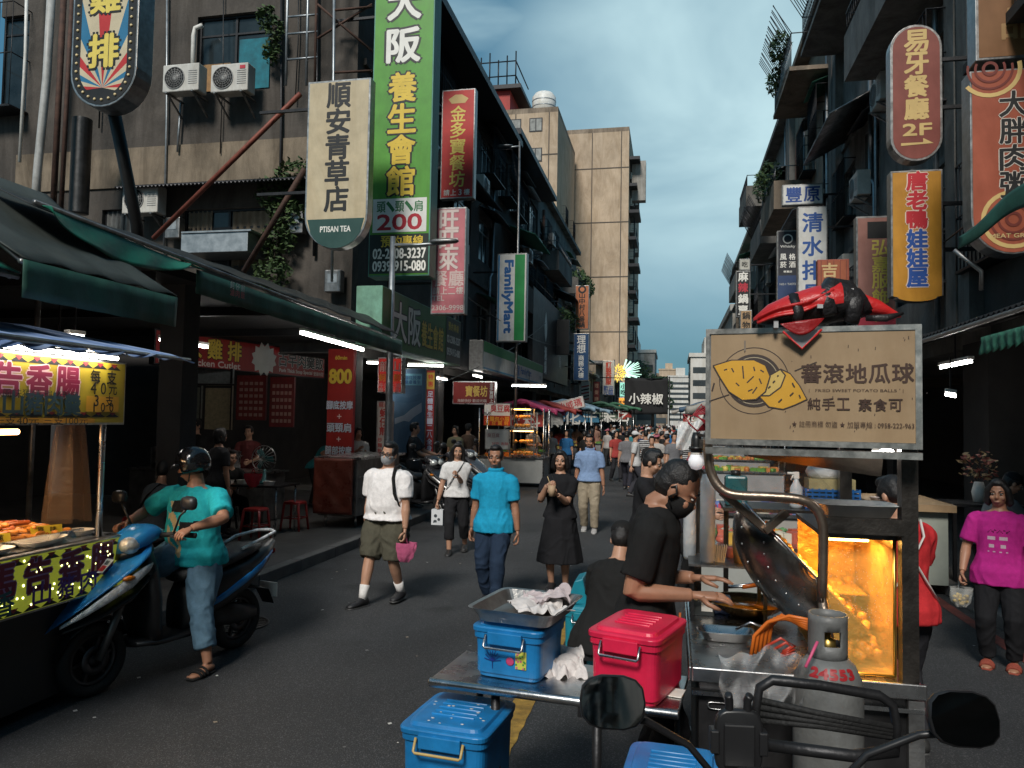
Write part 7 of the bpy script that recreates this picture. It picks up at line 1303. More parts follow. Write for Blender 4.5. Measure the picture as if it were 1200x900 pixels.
# cart sign
def cart_sign(F_, T):
    w, h = sw_, sh__; mb = F_.mb; dk = F_.c((.05, .035, .03)); gold = F_.c((.62, .33, .03)); lg = F_.c((.6, .42, .12)); y = -.0645; cx, cz = -.262 * w, .55 * h
    def ringd(r0, r1, c, lay, z=cz, x=cx):
        n = 40
        for i in range(n):
            a0, a1 = 6.28319 * i / n, 6.28319 * (i + 1) / n
            mb.add([(x + r * math.cos(a), y - .0006 * lay, z + r * math.sin(a)) for r, a in ((r1, a0), (r0, a0), (r0, a1), (r1, a1))], [(0, 1, 2, 3)], c)
    def poly(pts, c, lay): mb.add([(cx + px_ * .92 * h, y - .0006 * lay, cz + pz_ * .92 * h) for px_, pz_ in pts], [tuple(range(len(pts)))], c)
    def stroke(pts, wd, c, lay):
        for (ax, az), (bx, bz) in zip(pts, pts[1:]):
            dx, dz = bx - ax, bz - az; l = math.hypot(dx, dz) or 1; nx, nz = -dz / l * wd, dx / l * wd
            poly([(ax - nx, az - nz), (bx - nx, bz - nz), (bx + nx, bz + nz), (ax + nx, az + nz)], c, lay)
    ringd(.29 * h, .283 * h, dk, 1); ringd(.23 * h, .001, dk, 2); ringd(.205 * h, .198 * h, F_.c((.4, .33, .22)), 3)
    left = [(-.36, .14), (-.2, .19), (.0, .19), (.1, .14), (.14, .04), (.1, -.1), (.02, -.17), (-.1, -.18), (-.22, -.1), (-.3, .03)]
    right = [(.04, -.13), (.14, .04), (.24, .1), (.32, .06), (.4, -.05), (.46, -.17), (.36, -.22), (.26, -.26), (.14, -.24)]
    big = lambda P_, k: [((x - .0) * k + sum(p[0] for p in P_) / len(P_) * (1 - k), z * k + sum(p[1] for p in P_) / len(P_) * (1 - k)) for x, z in P_]
    poly(big(right, 1.07), dk, 4); poly(right, gold, 5); poly([(.04, -.13), (.14, .04), (.24, .1), (.28, .05), (.24, -.06), (.14, -.14)], lg, 6); stroke([(.24, .1), (.28, .05), (.24, -.06), (.14, -.14), (.04, -.14)], .006, dk, 7)
    poly(big(left, 1.06), dk, 8); poly(left, gold, 9)
    for s in ([(-.2, .12), (-.18, .08)], [(-.1, .14), (-.09, .02)], [(-.06, -.02), (.0, .04)], [(.0, .13), (.01, .09)], [(-.16, -.02), (-.13, -.05)], [(.05, .02), (.07, -.03)], [(-.27, .1), (-.24, .11)], [(-.05, -.1), (-.01, -.08)], [(-.01, -.12), (.03, -.06)], [(.06, .1), (.09, .08)]): stroke(s, .006, dk, 10)
    for s in ([(.34, -.02), (.36, -.06)], [(.32, -.14), (.35, -.11)], [(.22, -.2), (.25, -.17)], [(.4, -.13), (.41, -.16)], [(.17, -.02), (.19, -.0)], [(.13, -.07), (.15, -.05)], [(.21, .04), (.22, .05)]): stroke(s, .006, dk, 10)
    stroke([(.36, .09), (.55, .17)], .005, dk, 3); stroke([(-.42, -.2), (-.22, -.13)], .005, dk, 3); stroke([(-.08, .28), (-.08, .38)], .008, F_.c((.2, .16, .12)), 3); stroke([(-.38, -.1), (-.36, -.02)], .007, dk, 3)
    r4 = random.Random(3)
    for i in range(26): x, z = r4.uniform(-.15, 1.5), r4.uniform(-.5, .38); stroke([(x, z), (x + r4.uniform(-.006, .006), z + r4.uniform(.004, .03))], .003, dk, 2)
    put_texts(F_, [('row', '蕃滾地瓜球', .46, .97, .61, .092, (.06, .03, .02), .035), ('txt', '|   FRIED SWEET POTATO BALLS   |', .5, .92, .465, .017, (.06, .03, .02), 0), ('row', '純手工', .49, .69, .355, .058, (.06, .03, .02), .025), ('row', '素食可', .72, .92, .35, .058, (.06, .03, .02), .025), ('txt', '★ 註冊商標 勿盜 ★ 加盟專線 : 0958-222-963', .42, .965, .185, .03, (.06, .03, .02), 0)], w, h, -.0652, 12)
sA, sB = P(829, 452, 3.53), P(1078, 458, 3.40); sw_, sh__ = (Vector((sB.x, sB.y)) - Vector((sA.x, sA.y))).length, sgz1 - sgz0
sgn = sign('tan light box sign with a golden sweet potato drawing on top of the cart', ((sA.x + sB.x) / 2, (sA.y + sB.y) / 2, sgz0), sw_, sh__, .12, (.36, .255, .15), ALU, specs=(), extra=cart_sign, rz=math.atan2(sB.y - sA.y, sB.x - sA.x), border=.022, name='cart_sign')
m = MB()
for z in (0, sh__): m.box((0, -.062, z + (.008 if z == 0 else -.008)), (sw_, .014, .022))
for x in (-sw_ / 2 + .008, sw_ / 2 - .012): m.box((x, -.063, sh__ / 2), (.024 if x > 0 else .016, .014, sh__))
m.build('frame_edge', mat('scratched_aluminium', (.5, .47, .43), .32, .9, var=.4, scale=20), sgn); MB().box((0, -.02, -.03), (sw_ * 1.0, .1, .028)).build('lower_rail', mat('scratched_aluminium', (.5, .47, .43)), sgn)
# red and black bag on top of the sign
bz = P(955, 390, 3.46); bag = thing('sports_bag', 'crumpled red and black bag with straps lying on top of the cart sign', 'bag', (bz.x, bz.y, sgz1)); REDC = mat('red_nylon', (.52, .02, .02), .4, bump=.4, bscale=25, var=.15); BLKC = mat('black_nylon', (.014, .013, .014), .45, bump=.5, bscale=30)
kx = 3.46 / 900
def bp(px, py, dy=0): return Vector(((px - 955) * kx, dy, (388 - py) * kx))
m = MB(); m.rings([[bp(px, py) + Vector((0, q * d_ - .0, p * t_ * kx)) for p, q in superring(1, 1, 14)] for px, py, t_, d_ in ((889, 378, 3, .02), (905, 372, 12, .07), (930, 366, 18, .1), (955, 362, 22, .11), (980, 358, 22, .1), (1000, 360, 17, .08), (1012, 366, 8, .05))]); m.m = [1 if k < 56 and k % 14 in (10, 11, 12, 13, 0, 1, 2) else 0 for k in range(len(m.f))]; m.build('body', [BLKC, REDC], bag)
m = MB(); m.sheet(lambda u, v: bp(892 + 78 * u, 376 - 28 * u + (13 - 8 * abs(u - .5)) * v * 1.0 - 2 * math.sin(u * 7), -.085 - .035 * math.sin(u * 3.1) + .02 * math.sin(v * 3)), 16, 6); m.build('red_panel', REDC, bag, solid=.008)
m = MB(); m.sheet(lambda u, v: bp(915 + 45 * u, 385 + 16 * v * math.sin(u * 3.1) - 6 * u, -.10 - .02 * math.sin(u * 3)), 12, 6); m.build('red_panel', mat('dark_red_nylon', (.28, .012, .014), .4, bump=.4, bscale=25), bag, solid=.008)
m = MB(); m.add([bp(918, 393, -.085), bp(958, 391, -.085), bp(938, 411, -.078)], [(0, 1, 2)]); m.build('reflective_tab', mat('silver_reflector', (.45, .45, .46), .3, .5), bag, solid=.006)
m = MB(); m.tube([bp(918, 393, -.09), bp(938, 412, -.083), bp(958, 391, -.09)], .005, 6); m.build('tab_piping', REDC, bag)
m = MB(); m.rings([[bp(px, py) + Vector((0, q * d_, p * t_ * kx)) for p, q in superring(1, 1, 12)] for px, py, t_, d_ in ((985, 362, 9, .03), (1000, 360, 13, .06), (1020, 366, 10, .05), (1035, 372, 5, .03), (1043, 374, 2, .01))]); m.build('side_wing', REDC, bag)
m = MB(); m.tube([bp(966, 376, -.1), bp(962, 355, -.08), bp(972, 340, -.03), bp(988, 341, .0), bp(994, 360, -.07), bp(988, 384, -.085)], [.02, .024, .026, .026, .024, .018], 8, flat=1.7); m.tube([bp(930, 352, -.07), bp(934, 372, -.12), bp(932, 388, -.09)], .012, 6, flat=2); m.tube([bp(1005, 378, -.05), bp(1025, 378, -.05), bp(1044, 372, -.02)], [.012, .016, .006], 8); m.build('strap', BLKC, bag)
m = MB(); m.lathe([(.018, -.006), (.022, 0), (.018, .006)], 16, bp(977, 352, -.075), M=Matrix.Rotation(R(80), 4, 'X'), ring=True); m.box(bp(989, 349, -.06), (.02, .02, .022)); m.box(bp(911, 385, -.08), (.018, .02, .03)); m.box(bp(955, 367, -.115), (.022, .012, .016)); m.build('buckle', mat('pale_buckle', (.45, .45, .45), .3), bag)
# things on the cart --------------------------------------------------------
q = PZ(876, 716, CZ + .03); pan = thing('frying_pan', 'wide shallow steel pan of oil reflecting amber light on the worktop', 'pan', (q.x, q.y, CZ)); MB().lathe([(.08, .0), (.17, .05), (.215, .085), (.22, .088), (.212, .085), (.165, .048), (.02, .01)], 36).build('bowl', mat('amber_tinted_pan', (.5, .36, .2), .22, 1, var=.3), pan)  # steel bowl tinted amber, the warm reflection is part of its colour
MB().lathe([(.19, .068), (.01, .069)], 36).build('oil', mat('frying_oil', (.3, .13, .015), .06, var=0), pan); MB().tube([(-.2, -.06, .085), (-.28, -.1, .1), (-.36, -.16, .12)], .012, 8).build('handle', STEEL, pan)
q = PZ(850, 743, CZ + .03); tr2 = thing('steel_tray', 'small steel tray in front of the frying pan', 'tray', (q.x, q.y, CZ)); m = MB(); m.rings([[(p, q_, z) for p, q_ in superring(a, b, 20, 5)] for a, b, z in ((.1, .05, .004), (.13, .07, .05), (.14, .08, .052), (.128, .068, .048), (.1, .05, .01))]); m.build('tray', STEEL, tr2); MB().tube([(.05, .02, .05), (.12, .02, .09), (.2, .0, .07)], .006, 6).build('ladle_handle', STEEL, tr2)
# gas cylinder
gcx, gy = P(970, 760, 3.2).x, 3.2; gc = thing('gas_cylinder', 'grey gas cylinder with red stencilled number standing before the cart', 'gas cylinder', (gcx, gy, .392)); GREY = mat('grey_cylinder_paint', (.14, .145, .145), .5, var=.25, scale=9, streak=.2, bump=.1)
zt_ = P(970, 768, 3.2).z - .392; prof = [(.085, 0), (.12, .03), (.128, .07), (.128, zt_ - .14), (.122, zt_ - .08), (.1, zt_ - .03), (.07, zt_), (.02, zt_ + .01)]
MB().lathe(prof, 36).build('tank', GREY, gc); m = MB(); zc_ = P(970, 716, 3.2).z - .392
def coll(u, v):
    a = u * 6.283; return (.072 * math.cos(a), .072 * math.sin(a), zt_ - .008 + (zc_ - zt_) * v)
m.sheet(coll, 36, 6)
keep = [i for i, f in enumerate(m.f) if not (2 <= (i // 36) <= 3 and (i % 36) in (4, 5, 6, 13, 14, 15, 25, 26, 27, 28, 29))]; m.f = [m.f[i] for i in keep]; m.m = [0] * len(keep); m.s = [True] * len(keep); m.build('collar', GREY, gc, solid=.005)
m = MB(); m.lathe([(.03, zt_), (.03, zt_ + .06), (.012, zt_ + .07), (.012, zt_ + .1)], 12); m.lathe([(.03, 0), (.03, .02)], 12, (0, -.0, zt_ + .1)); m.build('valve', mat('brass', (.4, .28, .08), .35, .9), gc)
F_ = Faces(); write(F_.mb, '24553', 0, zt_ - .042, .031, F_.c((.32, .015, .02)), .2, .0035, 0)
zmap = lambda z: next((r0 + (r1 - r0) * (z - a) / (b - a) for (r0, a), (r1, b) in zip(prof, prof[1:]) if a <= z <= b and b > a), .128)
F_.mb.v = [((zmap(z) + .0015 - y) * math.sin(x / .128), -(zmap(z) + .0015 - y) * math.cos(x / .128), z) for x, y, z in F_.mb.v]; F_.mb.build('stencil', F_.ms, gc, fix=False)
ORG = mat('orange_rubber_hose', (.6, .14, .015), .4, var=.12); hz = thing('gas_hose', 'coiled bright orange gas hose between pan and gas cylinder', 'hose', P(915, 745, 3.42)); b0 = Vector(hz.location); m = MB()
for k in range(5): m.tube([P(880 + 5 * k, 768 - 2 * k, 3.4 + .01 * k) - b0, P(884 + 5 * k, 745 - 3 * k, 3.41 + .01 * k) - b0, P(900 + 4 * k, 729 - 2 * k, 3.4) - b0, P(925 + 2 * k, 722 + 2 * k, 3.38) - b0, P(950, 727 + 3 * k, 3.33) - b0], .008, 8)
m.build('coil', ORG, hz); m = MB()
for k in range(3): m.tube([P(897 + 10 * k, 758 + 3 * k, 3.36) - b0, P(915 + 6 * k, 748 + 5 * k, 3.36) - b0, P(932, 757 + 4 * k, 3.36) - b0, P(915, 767 + k, 3.36) - b0], .006, 7)
m.build('thin_cord', mat('red_cord', (.4, .04, .02), .4), hz)
dress(MB().tube([P(958, 752, 3.1) - P(958, 752, 3.1), P(952, 765, 3.08) - P(958, 752, 3.1), P(944, 782, 3.05) - P(958, 752, 3.1)], .006, 6).build('pink_cord', mat('pink_cord', (.55, .08, .18), .5), None, loc=P(958, 752, 3.1)), 'short pink cord tied at the neck of the gas cylinder', 'cord')
pbq = P(893, 775, 3.1); b = MB()
def drape(u, v):
    px = 840 + 112 * u - 22 * v * (u - .5) + 3 * math.sin(v * 9 + u * 4); py = 764 + 5 * math.sin(u * 9) + (88 - 30 * abs(u - .35)) * v + 4 * math.sin(u * 21); return P(px, py, 3.16 - .05 * math.sin(u * 17 + v * 3) - .04 * math.sin(v * 11)) - pbq
b.sheet(drape, 40, 24); dress(b.build('plastic_bag', clear_film('clear_bag', (.7, .7, .7), .3, .1), None, loc=pbq), 'crumpled clear plastic bag hanging in front of the cart body', 'bag')
dress(MB().tube([P(797, 718, 3.75) - P(800, 672, 3.75), P(796, 750, 3.7) - P(800, 672, 3.75), P(795, 790, 3.6) - P(800, 672, 3.75)], .006, 6).build('strap', mat('orange_strap', (.5, .13, .03), .6), None, loc=P(800, 672, 3.75)), 'orange strap hanging down the left side of the cart', 'strap')
# bulb and red cable
bq = P(816, 540, 3.62); bl_ = thing('light_bulb', 'white light bulb in a black socket hanging at the left of the cart sign', 'bulb', bq); MB().lathe([(.004, -.042), (.022, -.036), (.035, -.015), (.036, .005), (.028, .022), (.024, .03)], 20).build('globe', mat('milky_bulb', (.8, .8, .82), .3, emit=.12, var=0), bl_); MB().lathe([(.024, .03), (.026, .045), (.024, .1), (.015, .13)], 14).lathe([(.034, .05), (.034, .065)], 14).build('socket', BLACK, bl_); MB().lathe([(.025, .024), (.025, .046)], 14).build('collar', WHITE, bl_)
m = MB(); r4 = random.Random(5)
for k in range(6): m.tube([P(818 + 2 * k - 816 + 816, 505, 3.62) - bq, P(830 + 2 * k, 490 - 3 * k, 3.62) - bq, P(822 + 3 * k, 474 + 2 * k, 3.6) - bq, P(812 + k, 486, 3.6) - bq, P(828, 494 + k, 3.6) - bq], .004, 5)
m.tube([P(818, 506, 3.62) - bq, P(808, 497, 3.62) - bq, P(801, 485, 3.62) - bq, P(812, 488, 3.62) - bq], .004, 5); m.build('cable', mat('red_cable', (.3, .02, .03), .45), bl_); MB().bar(P(828, 512, 3.56) - bq, P(815, 508, 3.62) - bq, .012).build('hook', DKMETAL, bl_)
m = MB(); wq = P(812, 508, 3.75); m.sheet(lambda u, v: P(795 + 36 * u - 3 * v, 492 + 5 * math.sin(u * 5) + (34 - 12 * u) * v, 3.75 + .03 * math.sin(u * 14 + v * 5)) - wq, 16, 10); dress(m.build('plastic_bag', clear_film('white_bag', (.75, .75, .74), .85, .3), None, loc=wq), 'white plastic bag tucked behind the hanging bulb', 'bag')
def sleeve_stack(label, px, py0, py1, w, d, op):
    q = P(px, py1, d); h = P(px, py0, d).z - q.z; o = MB().lathe([(w * .8, 0), (w, h * .04), (w * 1.05, h * .3), (w, h * .6), (w * 1.04, h * .9), (w * .7, h), (w * .1, h * 1.01)], 18).build('bag_roll', clear_film('film_roll_%d' % int(op * 100), (.55, .58, .6), op, .25), None, loc=q); dress(o, label, 'bag roll'); return q, h
q, h = sleeve_stack('tall pale roll of plastic sleeves standing by the vendor hands', 829, 556, 660, .04, 4.35, .75); tb_ = thing('cart_shelf', 'narrow steel side shelf on the cart that carries the cups', 'shelf', (q.x + .0, 4.5, CZ))
zsh = q.z; MB().b2((q.x - .1, 4.3, zsh - .012), (q.x + .34, 4.68, zsh)).build('plate', OLDSTEEL, tb_, world=True)
for x in (q.x - .08, q.x + .3):
    for y in (4.34, 4.64): MB().b2((x - .01, y - .01, CZ), (x + .01, y + .01, zsh - .012)).build('leg', DKMETAL, tb_, world=True)
sleeve_stack('shorter pale roll of plastic sleeves left of the tall one', 808, 566, 655, .036, 4.6, .7)
NAP = paint((.66, .64, .6)); nq = P(842, 662, 4.4)
for i, (px, py, lab, dims, colr, nm, ct_) in enumerate(((843, 672, 'stack of white paper napkins on the side shelf', (.07, .04, .1), (.66, .64, .6), 'napkin_stack', 'napkins'), (824, 692, 'small black box with a white label on the worktop edge', (.12, .1, .09), (.02, .025, .025), 'sauce_box', 'box'), (842, 682, 'blue plastic box behind the paper cups', (.14, .1, .09), (.03, .07, .2), 'plastic_box', 'box'))):
    q = P(px, py, 4.42 + .03 * i); m = MB()
    if nm == 'napkin_stack':
        for k in range(7): m.box(((k - 3) * .01, 0, .045), (.006, .05, .1), M=Matrix.Rotation(.06 * (k - 3), 4, 'Y'))
    else: m.box((0, 0, dims[2] / 2), dims)
    o = m.build(nm, paint(colr), None, loc=(q.x, 4.42 + .06 * i, CZ if i else zsh), bevel=.004); dress(o, lab, ct_)
    if nm == 'sauce_box': MB().box((.02, -.0515, .05), (.06, .003, .05)).build('label', WHITE, o)
for (px, lab, colr, r_, hh, yy) in ((866, 'tall stack of tan paper cups on the side shelf', (.42, .27, .14), .036, .12, 4.42), (855, 'pink cup of sauce behind the tan cups', (.45, .16, .16), .03, .07, 4.58), (873, 'jar with red lid behind the tan cup stack', (.12, .1, .08), .03, .07, 4.62)):
    q = P(px, 680, yy); t = thing('paper_cups' if 'cups on' in lab else 'sauce_jar', lab, 'cups' if 'cups on' in lab else 'jar', (q.x, yy, zsh)); m = MB()
    for k in range(5 if 'cups on' in lab else 1): m.lathe([(r_ * .75, .014 * k), (r_, hh * .75 + .014 * k), (r_ * 1.05, hh * .75 + .014 * k + .004), (r_ * .95, hh * .75 + .014 * k)], 18)
    m.build('cup', paint(colr), t)
    if 'lid' in lab: MB().lathe([(r_ * 1.05, hh * .76), (r_ * 1.05, hh * .95), (.003, hh * .96)], 18).build('lid', RP, t)
q = P(862, 616, 4.9); tcn = thing('water_jug', 'dark teal square jug on the stall behind the drum', 'jug', (q.x, 4.9, zs)); MB().box((0, 0, .09), (.13, .12, .18)).build('body', mat('teal_jug', (.02, .1, .11), .3, var=.2), tcn, bevel=.015); MB().lathe([(.03, .178), (.03, .21), (.005, .212)], 14).build('lid', BLACK, tcn)
tg = thing('tongs', 'orange and steel tongs lying across the worktop', 'tongs', PZ(880, 690, CZ + .02)); MB().tube([(-.14, 0, 0), (.0, .03, .012), (.14, .09, .02)], .008, 6).tube([(-.14, .02, 0), (.0, .05, .02), (.14, .1, .03)], .008, 6).build('arms', STEEL, tg); MB().tube([(-.05, .01, .006), (.06, .055, .02)], .014, 8).build('grip', ORG, tg)
q = P(972, 592, 4.95); bk2 = thing('plastic_basket', 'blue perforated plastic basket on the back shelf of the cart', 'basket', (q.x, 4.95, zs)); m = MB()
for s in (-1, 1):
    for k in range(5): m.box((0, s * .1, .012 + k * .024), (.3, .006, .014)); m.box((s * .15, 0, .012 + k * .024), (.006, .2, .014))
    for k in range(9): m.box((-.15 + .3 * k / 8, s * .1, .06), (.01, .007, .12))
m.box((0, 0, .004), (.3, .2, .006)); m.build('basket', mat('blue_plastic', (.015, .1, .3), .35, var=.1), bk2)
m = MB().box((0, 0, .09), (.26, .17, .15)).build('straw_box', mat('straw_board', (.3, .25, .12), .8, var=.3, scale=20), None, loc=(q.x, 4.95, zs + .01)); dress(m, 'straw coloured box sitting inside the blue basket', 'box'); m = MB().ell((0, 0, .04), (.12, .08, .06), 12).build('plastic_bag', clear_film('white_bag', (.75, .75, .74), .85), None, loc=(q.x - .02, 4.95, zs + .175)); dress(m, 'pale crumpled bag on top of the straw coloured box', 'bag')
q = P(933, 590, 4.85); sb_ = thing('spray_bottle', 'translucent spray bottle on the back shelf left of the blue basket', 'bottle', (q.x, 4.85, zs)); MB().lathe([(.036, 0), (.038, .02), (.036, .12), (.015, .16), (.014, .175)], 16).build('bottle', mat('frosted_plastic', (.5, .53, .55), .3, var=.1), sb_); MB().box((0, 0, .195), (.03, .03, .04)).tube([(0, 0, .205), (-.05, 0, .205)], .009, 6).tube([(-.015, 0, .2), (-.03, 0, .165)], .005, 5).build('spray_head', WHITE, sb_)
q = P(1000, 606, 3.52); ty = thing('steel_tray', 'long steel tray resting on the cross rail above the warming case', 'tray', (.78, 3.6, z_ + .036)); m = MB(); m.rings([[(p, q_, z) for p, q_ in superring(a, b, 24, 6)] for a, b, z in ((.13, .1, .0), (.155, .125, .05), (.165, .135, .052), (.152, .122, .048), (.128, .098, .006))]); m.build('tray', mat('matt_aluminium', (.55, .55, .54), .5, .4, var=.2), ty)
ll = thing('lamp', 'small lit white lamp under the right end of the cart sign', 'lamp', P(1039, 529, 3.55)); MB().ell((0, 0, 0), (.03, .03, .012), 12).build('glow', TUBE, ll); MB().box((0, 0, .018), (.08, .05, .014)).build('base', DKMETAL, ll)

# ================================================================ steel table and storage bins in front
TBZ = .8; tbl = thing('steel_table', 'low steel topped table with black tube legs in the foreground', 'table', (-.48, 3.47, 0), R(-6)); m = MB().box((0, 0, TBZ - .012), (1.08, .44, .02)); m.tube([(-.54, -.225, TBZ - .016), (.54, -.225, TBZ - .016)], .02, 12); m.build('top', STEEL, tbl, bevel=.004)
for x in (-.25, .2): MB().tube([(x, -.17, TBZ - .02), (x, -.17, .0)], .02, 10).build('leg', DKMETAL, tbl)
for x in (-.45, .5): MB().tube([(x, .18, TBZ - .02), (x, .18, .0)], .018, 10).build('leg', DKMETAL, tbl)
MB().tube([(-.25, -.2, .5), (-.2, -.22, .42), (-.05, -.23, .4), (.2, -.2, .4)], .016, 8).tube([(-.25, -.2, .33), (.2, -.2, .33)], .014, 8).build('crossbar', DKMETAL, tbl); MB().box((.05, -.12, .34), (.4, .14, .02)).build('lower_plate', DKMETAL, tbl)
def bin_(label, loc, rz, w, d, h, m, hm, handle=STEEL, sticker=True, lid=True, tilt=0, grp=None):
    T = thing('storage_bin', label, 'storage bin', loc, rz, grp); b = MB(); b.rings([[(p, q, z) for p, q in superring(w / 2 * k, d / 2 * k, 28, 9)] for k, z in ((.88, 0), (.9, .004), (.985, h - .03), (1.03, h - .028), (1.03, h), (.97, h), (.95, .02))], sm=False); b.build('tub', m, T, bevel=.003)
    if lid:
        l = MB(); l.rings([[(p, q, z) for p, q in superring(w / 2 * k, d / 2 * k, 28, 9)] for k, z in ((1.06, h + .001), (1.07, h + .02), (1.04, h + .026), (.9, h + .026), (.87, h + .04), (.8, h + .042))], sm=False)
        for k in range(5): l.tube([(-w * .26, -d * .2 + d * .1 * k, h + .043), (w * .26, -d * .2 + d * .1 * k, h + .043)], .006, 6)
        l.build('lid', hm, T, bevel=.002)
    g = MB(); g.box((0, -d / 2 * 1.06 - .004, h - .018), (w * .5, .02, .055)); lt = g.build('latch', hm, T, bevel=.004); g = MB(); y = -d / 2 * 1.06 - .018; g.tube([(-w * .28, y + .012, h - .005), (-w * .28, y - .012, h - .05), (-w * .26, y - .014, h - .056), (w * .26, y - .014, h - .056), (w * .28, y - .012, h - .05), (w * .28, y + .012, h - .005)], .006, 7); g.build('latch_wire', handle, lt)
    if sticker:
        F_ = Faces(); y = -d / 2 * .955 - .004; F_.mb.b2((w * .14, y - .001, h * .28), (w * .3, y, h * .66), F_.c((.5, .5, .08)))
        rr = random.Random(1)
        for i in range(14): F_.mb.box((w * rr.uniform(.15, .29), y - .0016, h * rr.uniform(.3, .64)), (.008, .001, .008), F_.c((.05, .25, .05) if i % 2 else (.5, .1, .2)))
        for a in range(9): t_ = math.pi * (a + .5) / 9; F_.mb.bar((-w * .2, y, h * .38), (-w * .2 + .04 * math.cos(t_), y, h * .38 + .05 * math.sin(t_)), .003, .002, F_.c((.01, .03, .2)))
        F_.mb.bar((-w * .2, y, h * .22), (-w * .2, y, h * .4), .004, .002, F_.c((.01, .03, .2))); F_.mb.ell((w * .06, y, h * .42), (.02, .002, .018), 10, F_.c((.5, .05, .15))); F_.mb.build('sticker', F_.ms, T, fix=False)
    return T
BLU = mat('blue_bin_plastic', (.01, .17, .42), .36, var=.25, scale=7, bump=.08, bscale=12); REDP = mat('pink_red_bin_plastic', (.62, .015, .06), .34, var=.2, scale=7, bump=.08, bscale=12); TEALP = mat('teal_bin_plastic', (.01, .2, .27), .35, var=.12)
def tbl_pt(px, py): return PZ(px, py, TBZ)
a = tbl_pt(551, 795); b = tbl_pt(627, 807); rzb = math.atan2(b.y - a.y, b.x - a.x); wB = (b - a).length; c = (a + b) / 2 + Vector((-math.sin(rzb), math.cos(rzb), 0)) * .21
hB = .2; bin_('blue storage bin on the steel table, steel pan on its lid', (c.x, c.y, TBZ + .001), rzb, wB * 1.05, .35, hB, BLU, BLU)
pn = thing('sheet_pan', 'deep steel sheet pan on top of the blue bin with a white cloth in it', 'pan', (c.x + .03, c.y - .0, TBZ + hB + .05), rzb); m = MB(); m.rings([[(p, q, z) for p, q in superring(a_, b_, 28, 9)] for a_, b_, z in ((.165, .19, .0), (.2, .225, .06), (.212, .237, .063), (.196, .221, .059), (.16, .185, .008))], sm=False); m.build('pan', mat('dull_steel_pan', (.36, .34, .32), .35, .9, var=.35, scale=7, bump=.1), pn)
def cloth(label, loc, w, d, seed, amp, col, rz=0, hang=0):
    def fn(u, v):
        p = Vector((u * 3, v * 3, seed)); q_ = p + Vector((mnoise.noise(p * .8), mnoise.noise(p * .8 + Vector((4, 4, 0))), 0)) * .8; z = amp * max(0, .5 + .75 * mnoise.noise(q_ * 1.1) + .5 * mnoise.noise(q_ * 2.2)); dx = .12 * mnoise.noise(p * 1.1 + Vector((9, 0, 0))); dy = .12 * mnoise.noise(p * 1.1 + Vector((0, 9, 0)))
        return ((u - .5) * w + dx * w, (v - .5) * d + dy * d, .006 + z * (1 if not hang else .6) - hang * max(0, .45 - v) * 1.6)
    o = MB().sheet(fn, 60, 60).build('cloth', col, None, loc=loc, solid=.003); o.rotation_euler = (0, 0, rz); return dress(o, label, 'cloth')
CL = fabric((.64, .6, .58), 'pinkish_white_cloth'); cloth('white and pink rumpled cloth lying in the sheet pan', (c.x + .08, c.y + .03, TBZ + hB + .06), .24, .24, 3, .05, CL, .4); cloth('second crumpled cloth at the back rim of the sheet pan', (c.x + .1, c.y + .13, TBZ + hB + .075), .24, .14, 5, .06, fabric((.5, .43, .44), 'mauve_cloth'), .1)
q = tbl_pt(662, 790); cloth('crumpled white cloth draped on the table between the two bins', (q.x - .02, q.y + .06, TBZ + .03), .19, .26, 8, .09, CL, .2, .1)
a = tbl_pt(686, 816); b = tbl_pt(772, 834); rzr = math.atan2(b.y - a.y, b.x - a.x); c2 = (a + b) / 2 + Vector((-math.sin(rzr), math.cos(rzr), 0)) * .2; bin_('bright pink red storage bin with wire latch on the steel table', (c2.x, c2.y, TBZ + .001), rzr, (b - a).length * .95, .4, .25, REDP, REDP, sticker=False)
q = tbl_pt(790, 812); MB_ = MB().box((0, 0, .003), (.12, .1, .004)).build('paper_slip', WHITE, None, loc=(q.x - .02, q.y, TBZ + .0)); dress(MB_, 'white paper slip on the table right of the red bin', 'paper'); MB_.rotation_euler = (0, 0, -.2)
q = P(537, 840, 3.25); bin_('blue storage bin with flour spots low at the left end of the table', (q.x, 3.28, 0), R(-6), .37, .42, P(537, 846, 3.25).z, BLU, BLU, handle=mat('yellowed_wire', (.5, .35, .12), .4))
q = P(788, 893, 2.75); bt = thing('wooden_crate', 'low wooden crate under the blue bin at the bottom edge', 'crate', (q.x, 2.72, 0)); m = MB()
for z in (.06, .2, .34): m.box((0, -.19, z), (.4, .015, .09)); m.box((0, .19, z), (.4, .015, .09)); m.box((-.2, 0, z), (.015, .38, .09)); m.box((.2, 0, z), (.015, .38, .09))
m.build('slats', mat('crate_wood', (.2, .12, .06), .8, var=.3), bt); MB().box((0, 0, .4), (.42, .42, .02)).build('top', mat('crate_wood', (.2, .12, .06)), bt); bin_('blue storage bin just showing at the bottom edge before the cart', (q.x, 2.72, .411), R(-4), .3, .34, q.z - .44, BLU, BLU, sticker=False)
q = PZ(694, 712, .55); bin_('teal bin with raised lid behind the steel table, beside the helper', (q.x, q.y - .05, 0), R(-8), .34, .34, .55, TEALP, TEALP, sticker=False)
m = MB(); m.prism([(-.1, 0), (.06, 0), (.02, .19), (-.04, .17)], -.14, .14, 'y'); o = m.build('teal_scoop', TEALP, None, loc=(q.x - .08, q.y + .02, .594), bevel=.01); dress(o, 'teal plastic hopper standing on the teal bin lid', 'hopper')
